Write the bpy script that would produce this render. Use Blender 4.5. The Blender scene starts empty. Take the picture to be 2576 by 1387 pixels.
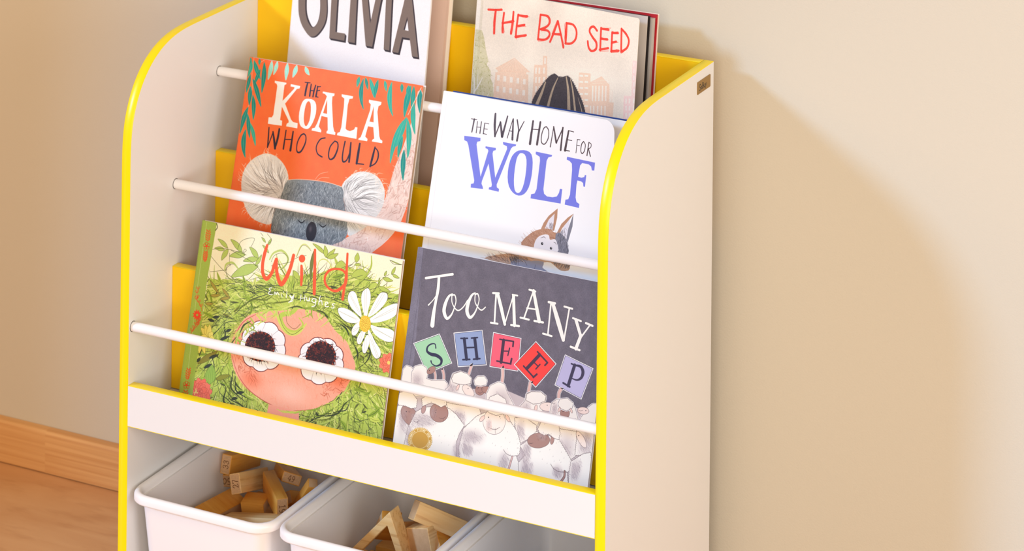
import bpy, bmesh, math, random
import numpy as np
from mathutils import Vector, Matrix

C = bpy.data.collections.new('scene')
bpy.context.scene.collection.children.link(C)
scn = bpy.context.scene

# ------------------------------------------------------------------ camera
YAW, PITCH, ROLL = 0.46678, -0.00524, 0.01017
fx = Vector((-math.sin(YAW), math.cos(YAW), 0)); rx = Vector((math.cos(YAW), math.sin(YAW), 0)); ux = Vector((0, 0, 1))
fw = fx * math.cos(PITCH) - ux * math.sin(PITCH); u2 = ux * math.cos(PITCH) + fx * math.sin(PITCH)
rr = rx * math.cos(ROLL) + u2 * math.sin(ROLL); uu = u2 * math.cos(ROLL) - rx * math.sin(ROLL)
cd = bpy.data.cameras.new('camera'); cam = bpy.data.objects.new('camera', cd); C.objects.link(cam)
cam.matrix_world = Matrix(((rr.x, uu.x, -fw.x, 1.90194), (rr.y, uu.y, -fw.y, -2.79606), (rr.z, uu.z, -fw.z, 1.3814), (0, 0, 0, 1)))
cd.sensor_fit = 'HORIZONTAL'; cd.sensor_width = 36.0
cd.lens = 7114.0 / 2576 * 36.0
cd.shift_x = 0.0; cd.shift_y = (-1994.86 - 1387 / 2) / 2576
cd.clip_start = 0.05
cd.dof.use_dof = True; cd.dof.focus_distance = 3.22; cd.dof.aperture_fstop = 8.0
scn.camera = cam

# ------------------------------------------------------------------ light
WY0 = 0.328
W = bpy.data.worlds.new('world'); scn.world = W; W.use_nodes = True
bgn = W.node_tree.nodes['Background']
bgn.inputs[0].default_value = (1.0, 0.75, 0.48, 1); bgn.inputs[1].default_value = 0.78
sd = bpy.data.lights.new('sun', 'SUN'); sun = bpy.data.objects.new('sun', sd); C.objects.link(sun)
sd.energy = 2.7; sd.color = (0.28, 0.56, 1.0); sd.angle = math.radians(7.5)
sun.rotation_euler = Vector((0.98, 1.0, -0.60)).to_track_quat('-Z', 'Y').to_euler()
sun.location = (-1.6, -2.2, 1.6)
ad = bpy.data.lights.new('front_fill', 'AREA'); al = bpy.data.objects.new('front_fill', ad); C.objects.link(al)  # unseen fill added near the camera to lift the shaded insides
ad.shape = 'RECTANGLE'; ad.size = 1.7; ad.size_y = 1.5; ad.energy = 50.0; ad.color = (0.94, 0.90, 0.82)
al.location = (1.5, -2.75, 0.8)
al.rotation_euler = (Vector((0.35, 0.1, 0.05)) - al.location).to_track_quat('-Z', 'Y').to_euler()
bd_ = bpy.data.lights.new('side_fill', 'AREA'); bl_ = bpy.data.objects.new('side_fill', bd_); C.objects.link(bl_)
bd_.shape = 'RECTANGLE'; bd_.size = 1.3; bd_.size_y = 1.3; bd_.energy = 42.0; bd_.color = (0.92, 0.92, 0.92)
bl_.location = (2.75, -1.35, 0.75)
bl_.rotation_euler = (Vector((0.62, 0.1, 0.05)) - bl_.location).to_track_quat('-Z', 'Y').to_euler()
ld = bpy.data.lights.new('warm_fill', 'AREA'); ll = bpy.data.objects.new('warm_fill', ld); C.objects.link(ll)  # added warm fill that brightens the left part of the back wall
ld.shape = 'DISK'; ld.size = 0.7; ld.energy = 11.0; ld.color = (1.0, 0.60, 0.28)
ll.location = (-1.25, -0.9, 1.15)
ll.rotation_euler = (Vector((-0.3, WY0, 0.05)) - ll.location).to_track_quat('-Z', 'Y').to_euler()
vs = scn.view_settings
scn.display_settings.display_device = 'sRGB'
vs.view_transform = 'Standard'; vs.look = 'None'; vs.exposure = -0.44; vs.gamma = 1.0; vs.use_curve_mapping = False

# ------------------------------------------------------------------ materials
def s2l(c):
    return tuple((v / 12.92 if v <= 0.04045 else ((v + 0.055) / 1.055) ** 2.4) for v in [x / 255 for x in c])
def mat(name, rgb, rough=0.5, spec=0.5, coat=0.0, metal=0.0, bump=None, vary=None, sub=0.0):
    m = bpy.data.materials.new(name); m.use_nodes = True
    nt = m.node_tree; b = nt.nodes['Principled BSDF']
    c = s2l(rgb) + (1,)
    b.inputs['Base Color'].default_value = c; b.inputs['Roughness'].default_value = rough
    b.inputs['Specular IOR Level'].default_value = spec; b.inputs['Coat Weight'].default_value = coat
    b.inputs['Metallic'].default_value = metal
    tc = nt.nodes.new('ShaderNodeTexCoord')
    if bump:
        sc, st, det = bump
        n = nt.nodes.new('ShaderNodeTexNoise'); n.inputs['Scale'].default_value = sc; n.inputs['Detail'].default_value = det
        nt.links.new(tc.outputs['Object'], n.inputs['Vector'])
        bp = nt.nodes.new('ShaderNodeBump'); bp.inputs['Strength'].default_value = st; bp.inputs['Distance'].default_value = 0.001
        nt.links.new(n.outputs['Fac'], bp.inputs['Height']); nt.links.new(bp.outputs['Normal'], b.inputs['Normal'])
    if vary:
        sc, rgb2 = vary
        n2 = nt.nodes.new('ShaderNodeTexNoise'); n2.inputs['Scale'].default_value = sc; n2.inputs['Detail'].default_value = 4
        nt.links.new(tc.outputs['Object'], n2.inputs['Vector'])
        mx = nt.nodes.new('ShaderNodeMix'); mx.data_type = 'RGBA'
        mx.inputs[6].default_value = c; mx.inputs[7].default_value = s2l(rgb2) + (1,)
        nt.links.new(n2.outputs['Fac'], mx.inputs[0]); nt.links.new(mx.outputs[2], b.inputs['Base Color'])
    return m
def wood(name, a, b_, scale=(40, 40, 4), rough=0.5, dark=None, rings=6.0, bump=0.15):
    # grain runs along the local axis with the small scale
    m = bpy.data.materials.new(name); m.use_nodes = True; nt = m.node_tree; b = nt.nodes['Principled BSDF']
    tc = nt.nodes.new('ShaderNodeTexCoord'); mp = nt.nodes.new('ShaderNodeMapping'); mp.inputs['Scale'].default_value = scale
    oi = nt.nodes.new('ShaderNodeObjectInfo'); ad_ = nt.nodes.new('ShaderNodeVectorMath'); ad_.operation = 'ADD'
    sc_ = nt.nodes.new('ShaderNodeVectorMath'); sc_.operation = 'SCALE'; sc_.inputs[0].default_value = (13, 7, 5)
    nt.links.new(oi.outputs['Random'], sc_.inputs['Scale'])
    nt.links.new(tc.outputs['Object'], mp.inputs['Vector']); nt.links.new(mp.outputs[0], ad_.inputs[0]); nt.links.new(sc_.outputs[0], ad_.inputs[1])
    n1 = nt.nodes.new('ShaderNodeTexNoise'); n1.inputs['Scale'].default_value = 1.0; n1.inputs['Detail'].default_value = 6; n1.inputs['Distortion'].default_value = 0.6
    n2 = nt.nodes.new('ShaderNodeTexNoise'); n2.inputs['Scale'].default_value = rings; n2.inputs['Detail'].default_value = 4
    nt.links.new(ad_.outputs[0], n1.inputs['Vector']); nt.links.new(ad_.outputs[0], n2.inputs['Vector'])
    r = nt.nodes.new('ShaderNodeValToRGB'); r.color_ramp.elements[0].position = 0.32; r.color_ramp.elements[1].position = 0.66
    r.color_ramp.elements[0].color = s2l(a) + (1,); r.color_ramp.elements[1].color = s2l(b_) + (1,)
    nt.links.new(n1.outputs['Fac'], r.inputs['Fac'])
    r2 = nt.nodes.new('ShaderNodeValToRGB'); r2.color_ramp.elements[0].position = 0.36; r2.color_ramp.elements[1].position = 0.46
    d = dark or tuple(int(v * 0.8) for v in a)
    k = [max(0.0, min(1.0, x / max(1, y))) for x, y in zip(d, a)]
    r2.color_ramp.elements[0].color = (k[0], k[1], k[2], 1); r2.color_ramp.elements[1].color = (1, 1, 1, 1)
    nt.links.new(n2.outputs['Fac'], r2.inputs['Fac'])
    mx = nt.nodes.new('ShaderNodeMix'); mx.data_type = 'RGBA'; mx.blend_type = 'MULTIPLY'; mx.inputs[0].default_value = 0.8
    nt.links.new(r.outputs[0], mx.inputs[6]); nt.links.new(r2.outputs[0], mx.inputs[7]); nt.links.new(mx.outputs[2], b.inputs['Base Color'])
    b.inputs['Roughness'].default_value = rough
    bp = nt.nodes.new('ShaderNodeBump'); bp.inputs['Strength'].default_value = bump; bp.inputs['Distance'].default_value = 0.0005
    nt.links.new(n2.outputs['Fac'], bp.inputs['Height']); nt.links.new(bp.outputs['Normal'], b.inputs['Normal'])
    return m
M_WHITE = mat('white_laminate', (232, 231, 230), 0.38, 0.4, bump=(900, 0.02, 2))
M_YEL = mat('yellow_laminate', (254, 202, 1), 0.42, 0.4, bump=(900, 0.05, 2))
M_YEDGE = mat('yellow_edging', (254, 226, 0), 0.33, 0.5)
M_ROD = mat('white_lacquer', (244, 242, 242), 0.22, 0.5)
M_DARK = mat('dark_recess', (60, 45, 35), 0.8)
M_WALL = mat('wall_paint', (206, 197, 179), 0.75, 0.25, bump=(420, 0.22, 3), vary=(3.0, (204, 195, 176)))
M_PLASTIC = mat('white_plastic', (247, 244, 243), 0.28, 0.5, bump=(2500, 0.03, 1))
M_PAGE = mat('page_paper', (222, 205, 190), 0.8, 0.2)
M_PAGEW = mat('white_paper', (238, 235, 232), 0.7, 0.2)
M_BLOCK = wood('block_wood', (230, 152, 52), (245, 180, 84), (6, 60, 60), 0.45, (210, 124, 34))
M_BLOCKP = wood('pale_block_wood', (240, 188, 116), (250, 210, 146), (6, 90, 90), 0.5, (196, 130, 70), rings=3.0)
M_BASE = wood('pine_skirting', (206, 150, 92), (224, 174, 114), (2.5, 60, 190), 0.45, (184, 122, 66), rings=1.1)
M_FLOOR = wood('floor_laminate', (196, 142, 92), (208, 158, 108), (7, 26, 5), 0.42, (176, 122, 76), rings=2.0, bump=0.05)

# ------------------------------------------------------------------ mesh helpers
def link(name, me, parent=None, **pr):
    o = bpy.data.objects.new(name, me); C.objects.link(o)
    if parent: o.parent = parent
    for k, v in pr.items(): o[k] = v
    return o
def mk(name, verts, faces, mats, parent=None, smooth=False, midx=None, uvs=None, **pr):
    me = bpy.data.meshes.new(name); me.from_pydata([tuple(v) for v in verts], [], faces)
    for m in (mats if isinstance(mats, (list, tuple)) else [mats]): me.materials.append(m)
    if midx:
        for p, i in zip(me.polygons, midx): p.material_index = i
    if uvs:
        ul = me.uv_layers.new(name='UVMap')
        for p in me.polygons:
            for li in p.loop_indices: ul.data[li].uv = uvs[me.loops[li].vertex_index]
    if smooth:
        for p in me.polygons: p.use_smooth = True
    me.update()
    return link(name, me, parent, **pr)
def box(name, lo, hi, m, parent=None, bev=0.0, seg=2, **pr):
    bm = bmesh.new(); bmesh.ops.create_cube(bm, size=1)
    s = [hi[i] - lo[i] for i in range(3)]; c = [(hi[i] + lo[i]) / 2 for i in range(3)]
    bmesh.ops.scale(bm, vec=s, verts=bm.verts); bmesh.ops.translate(bm, vec=c, verts=bm.verts)
    if bev: bmesh.ops.bevel(bm, geom=bm.edges[:], offset=bev, segments=seg, affect='EDGES', profile=0.5)
    me = bpy.data.meshes.new(name); bm.to_mesh(me); bm.free()
    me.materials.append(m)
    if bev:
        for p in me.polygons: p.use_smooth = True
        try: me.set_sharp_from_angle(angle=math.radians(35))
        except Exception: pass
    return link(name, me, parent, **pr)
def rod_mesh(r, x0, x1, n=28):
    vs_, fs = [], []
    for x in (x0, x1):
        for i in range(n):
            a = 2 * math.pi * i / n; vs_.append((x, r * math.cos(a), r * math.sin(a)))
    for i in range(n): fs.append((i, (i + 1) % n, n + (i + 1) % n, n + i))
    fs.append(tuple(range(n))[::-1]); fs.append(tuple(range(n, 2 * n)))
    return vs_, fs
def empty(name, loc, mtx=None, **pr):
    o = bpy.data.objects.new(name, None); C.objects.link(o); o.empty_display_size = 0.05
    if mtx is not None: o.matrix_world = mtx
    else: o.location = loc
    for k, v in pr.items(): o[k] = v
    return o

# ------------------------------------------------------------------ the room
FZ = -0.298; WY = 0.328
def slab(name, lo, hi, m, **pr): return box(name, lo, hi, m, **pr)
floor = slab('floor', (-1.6, -3.6, FZ - 0.05), (2.6, WY + 0.1, FZ), M_FLOOR, kind='structure')
wall = slab('wall_back', (-1.6, WY, FZ), (2.6, WY + 0.1, 1.9), M_WALL, kind='structure')
sun_block_l = slab('sun_block_left', (-1.62, -0.98, FZ), (-1.5, -0.30, 1.6), M_WALL, kind='structure')  # unseen pier added to keep sun off the left of the back wall
sk = empty('baseboard_back', (0, WY, FZ), kind='structure')
def skirt(x0, x1, seed):
    prof = [(0.0, 0.0), (-0.014, 0.0), (-0.014, 0.0495), (-0.0132, 0.0528), (-0.0112, 0.0547), (-0.008, 0.0555), (0.0, 0.0555)]
    vs_, n = [], len(prof)
    for x in (x0, x1): vs_ += [(x, p[0], p[1]) for p in prof]
    fs = [(i, n + i, n + (i + 1) % n, (i + 1) % n) for i in range(n)] + [tuple(range(n)), tuple(range(n, 2 * n))[::-1]]
    o = mk('pine_board', [(v[0] - x0, v[1], v[2]) for v in vs_], fs, M_BASE, sk); o.location = (x0, -0.0005, 0.0012)
    return o
xs = [-1.5, -1.02, -0.643, -0.345, 0.12, 0.61, 1.02, 1.55, 2.05, 2.6]
for i in range(len(xs) - 1): skirt(xs[i], xs[i + 1], i)

# ------------------------------------------------------------------ bookcase
WI = 0.61; T = 0.0123; D = 0.294
bc = empty('bookcase', (0, 0, FZ), label='white display bookcase with bright yellow edging and yellow divider boards against the wall', category='bookcase')
def bpart(o): o.parent = bc; o.matrix_parent_inverse = Matrix.Translation((0, 0, -FZ)); return o
prof = [(0.0, FZ), (0.0, 0.235), (0.0, 0.258), (0.0006, 0.28), (0.0028, 0.300), (0.0075, 0.3185), (0.0165, 0.3385), (0.0285, 0.3555), (0.044, 0.3700),
        (0.063, 0.3815), (0.084, 0.3890), (0.106, 0.3930), (0.130, 0.3945), (0.16, 0.3948), (D, 0.3955)]
def sm(pts, k=5):
    out = []
    n = len(pts)
    for i in range(n - 1):
        p0, p1, p2, p3 = pts[max(i - 1, 0)], pts[i], pts[i + 1], pts[min(i + 2, n - 1)]
        if i < 2 or i >= n - 2: out.append(p1); continue
        for j in range(k):
            t = j / k
            out.append(tuple(0.5 * (2 * b + (c - a) * t + (2 * a - 5 * b + 4 * c - d) * t * t + (3 * b - a - 3 * c + d) * t ** 3) for a, b, c, d in zip(p0, p1, p2, p3)))
    out.append(pts[-1]); return out
PF = sm(prof)
def inset(p, d):
    out = []
    for i in range(len(p)):
        a = p[max(i - 1, 0)]; b = p[min(i + 1, len(p) - 1)]
        tx, tz = b[0] - a[0], b[1] - a[1]; l = math.hypot(tx, tz)
        out.append((p[i][0] + tz / l * d, p[i][1] - tx / l * d))
    return out
def panel(x0):
    q = inset(PF, 0.0007); q[0] = (q[0][0], FZ); q[-1] = (D, q[-1][1])
    poly = q + [(D, FZ)]; n = len(poly)
    vs_ = [(x0, y, z) for y, z in poly] + [(x0 + T, y, z) for y, z in poly]
    fs = [tuple(range(n))[::-1], tuple(range(n, 2 * n))] + [(i, (i + 1) % n, n + (i + 1) % n, n + i) for i in range(n)]
    o = bpart(mk('side_panel', vs_, fs, M_WHITE))
    n = len(PF); e = 0.0006; vs_ = []
    q2 = inset(PF, e)
    rows = [[(x0, *a) for a in q], [(x0, *a) for a in q2], [(x0 + e, *a) for a in PF], [(x0 + T - e, *a) for a in PF], [(x0 + T, *a) for a in q2], [(x0 + T, *a) for a in q]]
    for r in rows: vs_ += r
    fs = []
    for k in range(5):
        for i in range(n - 1): fs.append((k * n + i, k * n + i + 1, (k + 1) * n + i + 1, (k + 1) * n + i))
    b = mk('edge_band', vs_, fs, M_YEDGE, o, smooth=True)
    return o
panel(-T); rp = panel(WI)
bv = 0.0007
fb = bpart(box('front_board', (0.0002, 0, -0.0477), (WI - 0.0002, T, -0.0007), M_WHITE))
box('edge_band', (0.0002, 0.0, -0.0008), (WI - 0.0002, T, 0.0), M_YEDGE, fb, bev=0.0003)
box('edge_band', (0.0002, 0.0, -0.0485), (WI - 0.0002, T, -0.0477), M_YEDGE, fb, bev=0.0003)
for y0, zb, zt, lz in ((0.0921, -0.0355, 0.1116, -0.037), (0.1863, 0.0770, 0.2240, 0.0754), (0.2817, 0.1895, 0.3955, 0.188)):
    b = bpart(box('divider_board', (0.0003, y0, zb), (WI - 0.0003, y0 + T, zt - 0.0008), M_YEL))
    box('edge_band', (0.0003, y0, zt - 0.0007), (WI - 0.0003, y0 + T, zt), M_YEDGE, b, bev=0.0003)
bpart(box('shelf_ledge', (0.0002, T, -0.049), (WI - 0.0002, 0.1044, -0.037), M_WHITE))
bpart(box('shelf_ledge', (0.0002, 0.1046, 0.0634), (WI - 0.0002, 0.1986, 0.0754), M_WHITE))
bpart(box('shelf_ledge', (0.0002, 0.1988, 0.176), (WI - 0.0002, 0.294, 0.188), M_WHITE))
bpart(box('bottom_shelf', (0.0002, 0.004, -0.283), (WI - 0.0002, 0.2815, -0.271), M_WHITE))
bpart(box('back_panel', (0.0002, 0.2817, FZ + 0.004), (WI - 0.0002, 0.2877, 0.1755), M_WHITE))
bpart(box('kick_board', (0.0002, 0.006, FZ), (WI - 0.0002, 0.018, -0.2832), M_WHITE))
for y, z in ((0.0092, 0.0667), (0.0974, 0.2094), (0.1927, 0.3211)):
    vs_, fs = rod_mesh(0.0057, 0.0, WI)
    o = bpart(mk('display_rod', [(v[0], v[1] + y, v[2] + z) for v in vs_], fs, M_ROD, smooth=True))
    try: o.data.set_sharp_from_angle(angle=math.radians(40))
    except Exception: pass
    vs_, fs = rod_mesh(0.0063, 0.00002, 0.0003)
    mk('socket', [(v[0], v[1] + y, v[2] + z) for v in vs_], fs, M_DARK, o, label='dark hole where the rod enters the panel')

# ------------------------------------------------------------------ printed covers: a small painter (lines, shapes, hatching) in millimetres
RES = 4.4
class Pic:
    def __init__(s, w, h, bg, seed=1, res=RES):
        s.res = res; s.W = int(w * res); s.H = int(h * res); s.h = h
        s.a = np.empty((s.H, s.W, 3), np.float32); s.a[:] = np.array(bg, np.float32) / 255
        s.r = np.random.RandomState(seed)
    def T(s, p):
        p = np.asarray(p, np.float64).reshape(-1, 2); return np.stack([p[:, 0] * s.res, (s.h - p[:, 1]) * s.res], 1)
    def blend(s, x0, y0, m, col, al=1.0, mult=False):
        h, w = m.shape
        if h <= 0 or w <= 0: return
        v = s.a[y0:y0 + h, x0:x0 + w]; m = (m * al)[..., None]
        c = np.array(col, np.float32) / 255
        if mult: v *= (1 - m) + m * c
        else: v += (c - v) * m
    def cover(s, P):
        x0 = max(0, int(P[:, 0].min()) - 1); x1 = min(s.W, int(P[:, 0].max()) + 3); y0 = max(0, int(P[:, 1].min()) - 1); y1 = min(s.H, int(P[:, 1].max()) + 2)
        w, h = x1 - x0, y1 - y0
        if w <= 0 or h <= 0: return 0, 0, np.zeros((0, 0), np.float32)
        K = 4; acc = np.zeros((h * K, w + 2), np.float64); Q = np.roll(P, -1, 0)
        for (ax, ay), (bx, by) in zip(P, Q):
            if ay == by: continue
            sg = 1.0
            if ay > by: ax, ay, bx, by = bx, by, ax, ay; sg = -1.0
            r0 = max(0, math.ceil((ay - y0) * K - 0.5)); r1 = min(h * K, math.ceil((by - y0) * K - 0.5))
            if r1 <= r0: continue
            rr_ = np.arange(r0, r1); yy = (rr_ + 0.5) / K + y0
            xx = np.clip(ax + (yy - ay) * (bx - ax) / (by - ay) - x0, 0, w); xi = xx.astype(int); f = xx - xi
            acc[rr_, xi] += sg * (1 - f); acc[rr_, xi + 1] += sg * f
        m = np.clip(np.abs(np.cumsum(acc, 1)[:, :w]), 0, 1).reshape(h, K, w).mean(1)
        return x0, y0, m.astype(np.float32)
    def poly(s, p, col, al=1.0, mult=False, smooth=0, grain=0.0, holes=(), ol=None):
        p = np.asarray(p, float).reshape(-1, 2)
        if smooth: p = spl(p, smooth, True)
        x0, y0, m = s.cover(s.T(p))
        for hh in holes:
            hp = np.asarray(hh, float).reshape(-1, 2)
            if smooth: hp = spl(hp, smooth, True)
            a, b, k = s.cover(s.T(hp))
            if k.size: 
                ys, xs_ = b - y0, a - x0; hh_, ww = k.shape
                ya, xa = max(0, ys), max(0, xs_); yb, xb = min(m.shape[0], ys + hh_), min(m.shape[1], xs_ + ww)
                m[ya:yb, xa:xb] *= 1 - k[ya - ys:yb - ys, xa - xs_:xb - xs_]
        if grain and m.size: m = m * (1 - grain * s.r.rand(*m.shape).astype(np.float32))
        s.blend(x0, y0, m, col, al, mult)
        if ol: s.line(np.vstack([p, p[:1]]), 0.3, ol, 0.8, smooth=0)
    def line(s, p, w, col, al=1.0, smooth=4, rough=0.0, mult=False):
        """w: one width or a width per point (mm)"""
        p = np.asarray(p, float).reshape(-1, 2); n = len(p)
        ws = np.full(n, float(w)) if np.isscalar(w) else np.interp(np.linspace(0, 1, n), np.linspace(0, 1, len(w)), w)
        if smooth and n > 2:
            q = spl(np.column_stack([p, ws]), smooth, False); p, ws = q[:, :2], q[:, 2]
        P = s.T(p); R = np.maximum(ws * s.res / 2, 0.3); mr = R.max() + 1.5
        x0 = max(0, int(P[:, 0].min() - mr)); x1 = min(s.W, int(P[:, 0].max() + mr) + 1); y0 = max(0, int(P[:, 1].min() - mr)); y1 = min(s.H, int(P[:, 1].max() + mr) + 1)
        if x1 <= x0 or y1 <= y0: return
        m = np.zeros((y1 - y0, x1 - x0), np.float32)
        for i in range(len(P) - 1):
            a, b = P[i], P[i + 1]; r = max(R[i], R[i + 1]) + 1
            u0 = max(x0, int(min(a[0], b[0]) - r)); u1 = min(x1, int(max(a[0], b[0]) + r) + 1); v0 = max(y0, int(min(a[1], b[1]) - r)); v1 = min(y1, int(max(a[1], b[1]) + r) + 1)
            if u1 <= u0 or v1 <= v0: continue
            X = np.arange(u0, u1)[None, :] + 0.5; Y = np.arange(v0, v1)[:, None] + 0.5
            d = b - a; L = max(d @ d, 1e-9); t = np.clip(((X - a[0]) * d[0] + (Y - a[1]) * d[1]) / L, 0, 1)
            D_ = np.sqrt((X - a[0] - t * d[0]) ** 2 + (Y - a[1] - t * d[1]) ** 2)
            k = np.clip(R[i] + (R[i + 1] - R[i]) * t - D_ + 0.5, 0, 1)
            sub = m[v0 - y0:v1 - y0, u0 - x0:u1 - x0]; np.maximum(sub, k, out=sub)
        if rough: m *= 1 - rough * (s.r.rand(*m.shape) > 0.5)
        s.blend(x0, y0, m, col, al, mult)
    def dot(s, x, y, r, col, al=1.0, ry=None, soft=0.0, mult=False):
        ry = ry or r; cx, cy = x * s.res, (s.h - y) * s.res; a, b = r * s.res, ry * s.res
        x0 = max(0, int(cx - a) - 1); x1 = min(s.W, int(cx + a) + 2); y0 = max(0, int(cy - b) - 1); y1 = min(s.H, int(cy + b) + 2)
        if x1 <= x0 or y1 <= y0: return
        X = np.arange(x0, x1)[None, :] + 0.5; Y = np.arange(y0, y1)[:, None] + 0.5
        d = np.sqrt(((X - cx) / a) ** 2 + ((Y - cy) / b) ** 2)
        m = np.clip(1 - d, 0, 1) ** 1 if soft else np.clip((1 - d) * min(a, b) + 0.5, 0, 1)
        if soft: m = m * m * (3 - 2 * m)
        s.blend(x0, y0, m.astype(np.float32), col, al, mult)
    def noise(s, amp, cell=2.0, col=(1, 1, 1)):
        hh, ww = int(s.H / cell) + 2, int(s.W / cell) + 2; g = s.r.rand(hh, ww)
        yy = np.linspace(0, hh - 1.01, s.H); xx = np.linspace(0, ww - 1.01, s.W); yi, xi = yy.astype(int), xx.astype(int); fy, fx_ = (yy - yi)[:, None], (xx - xi)[None, :]
        v = (g[yi][:, xi] * (1 - fy) * (1 - fx_) + g[yi + 1][:, xi] * fy * (1 - fx_) + g[yi][:, xi + 1] * (1 - fy) * fx_ + g[yi + 1][:, xi + 1] * fy * fx_)
        s.a *= (1 + amp * (v - 0.5) * 2)[..., None] * np.array(col, np.float32)
    def hair(s, reg, n, ln, wd, cols, ang, al=0.8, jit=0.3, curve=0.0, taper=True, avoid=None, rot=0.0):
        """n short strokes inside the region; ang: degrees, or (x, y) centre to radiate from"""
        reg = np.asarray(reg, float).reshape(-1, 2); lo, hi = reg.min(0), reg.max(0); k = 0
        while k < n:
            q = lo + s.r.rand(2) * (hi - lo)
            k += 1
            if not inside(reg, q): continue
            if avoid is not None and inside(avoid, q): continue
            a = math.atan2(q[1] - ang[1], q[0] - ang[0]) if isinstance(ang, (tuple, list)) else math.radians(ang)
            a += s.r.randn() * jit + math.radians(rot); L = ln * (0.6 + 0.8 * s.r.rand()); c = curve * (s.r.rand() - 0.3)
            pts = [q + np.array([math.cos(a + c * t), math.sin(a + c * t)]) * L * t for t in (0, 0.5, 1)]
            s.line(pts, [wd, wd * 0.8, wd * 0.25] if taper else wd, cols[s.r.randint(len(cols))], al, smooth=2)
    def leaf(s, ab, w, bend, col, mid=None, out=None, al=1.0):
        a, b = ab[:2], ab[2:]; d = b - a; n = np.array([d[1], -d[0]]) / (math.hypot(*d) + 1e-9); L = math.hypot(*d)
        c = lambda t, o: a + d * t + n * (o * w / 2 + bend * L * 4 * t * (1 - t))
        pts = np.array([c(0, 0), c(.2, .7), c(.45, 1), c(.75, .7), c(1, 0), c(.75, -.6), c(.45, -1), c(.2, -.7)])
        s.poly(pts, col, al, smooth=3)
        if out: s.line(np.vstack([pts, pts[:1]]), 0.32, out, 0.8)
        if mid: s.line([c(.03, 0), c(.5, .1), c(.95, 0)], [0.2, 0.45, 0.2], mid, 0.8)
    def wool(s, poly, bump, col, halo=0, oc=(82, 64, 68)):
        p = poly.reshape(-1, 2); n = len(p); q = np.roll(p, -1, 0); sg = 1 if (p[:, 0] * q[:, 1] - q[:, 0] * p[:, 1]).sum() < 0 else -1; pts = []
        for i in range(n):
            a, b = p[i], q[i]; m = max(1, int(round(math.hypot(*(b - a)) / bump)))
            for j in range(m):
                s0 = a + (b - a) * j / m; s1 = a + (b - a) * (j + 1) / m; d = s1 - s0
                pts += [s0, (s0 + s1) / 2 + np.array([-d[1], d[0]]) * 0.3 * sg]
        pts = np.array(pts); cl = np.vstack([pts, pts[:1]])
        if halo: s.line(cl, bump * 0.9, (250, 248, 246), smooth=2)
        s.poly(pts, col, smooth=2); s.line(cl, 0.32, oc, 0.85, smooth=2)
def inside(P, q):
    x, y = q; c = False; n = len(P); j = n - 1
    for i in range(n):
        if (P[i][1] > y) != (P[j][1] > y) and x < (P[j][0] - P[i][0]) * (y - P[i][1]) / (P[j][1] - P[i][1]) + P[i][0]: c = not c
        j = i
    return c
def spl(p, k, closed):
    n = len(p); out = []
    if n < 3: return p
    for i in range(n if closed else n - 1):
        g = (lambda j: p[j % n]) if closed else (lambda j: p[min(max(j, 0), n - 1)])
        p0, p1, p2, p3 = g(i - 1), g(i), g(i + 1), g(i + 2)
        for j in range(k):
            t = j / k; out.append(0.5 * (2 * p1 + (p2 - p0) * t + (2 * p0 - 5 * p1 + 4 * p2 - p3) * t * t + (3 * p1 - p0 - 3 * p2 + p3) * t ** 3))
    if not closed: out.append(p[-1])
    return np.array(out)


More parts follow.
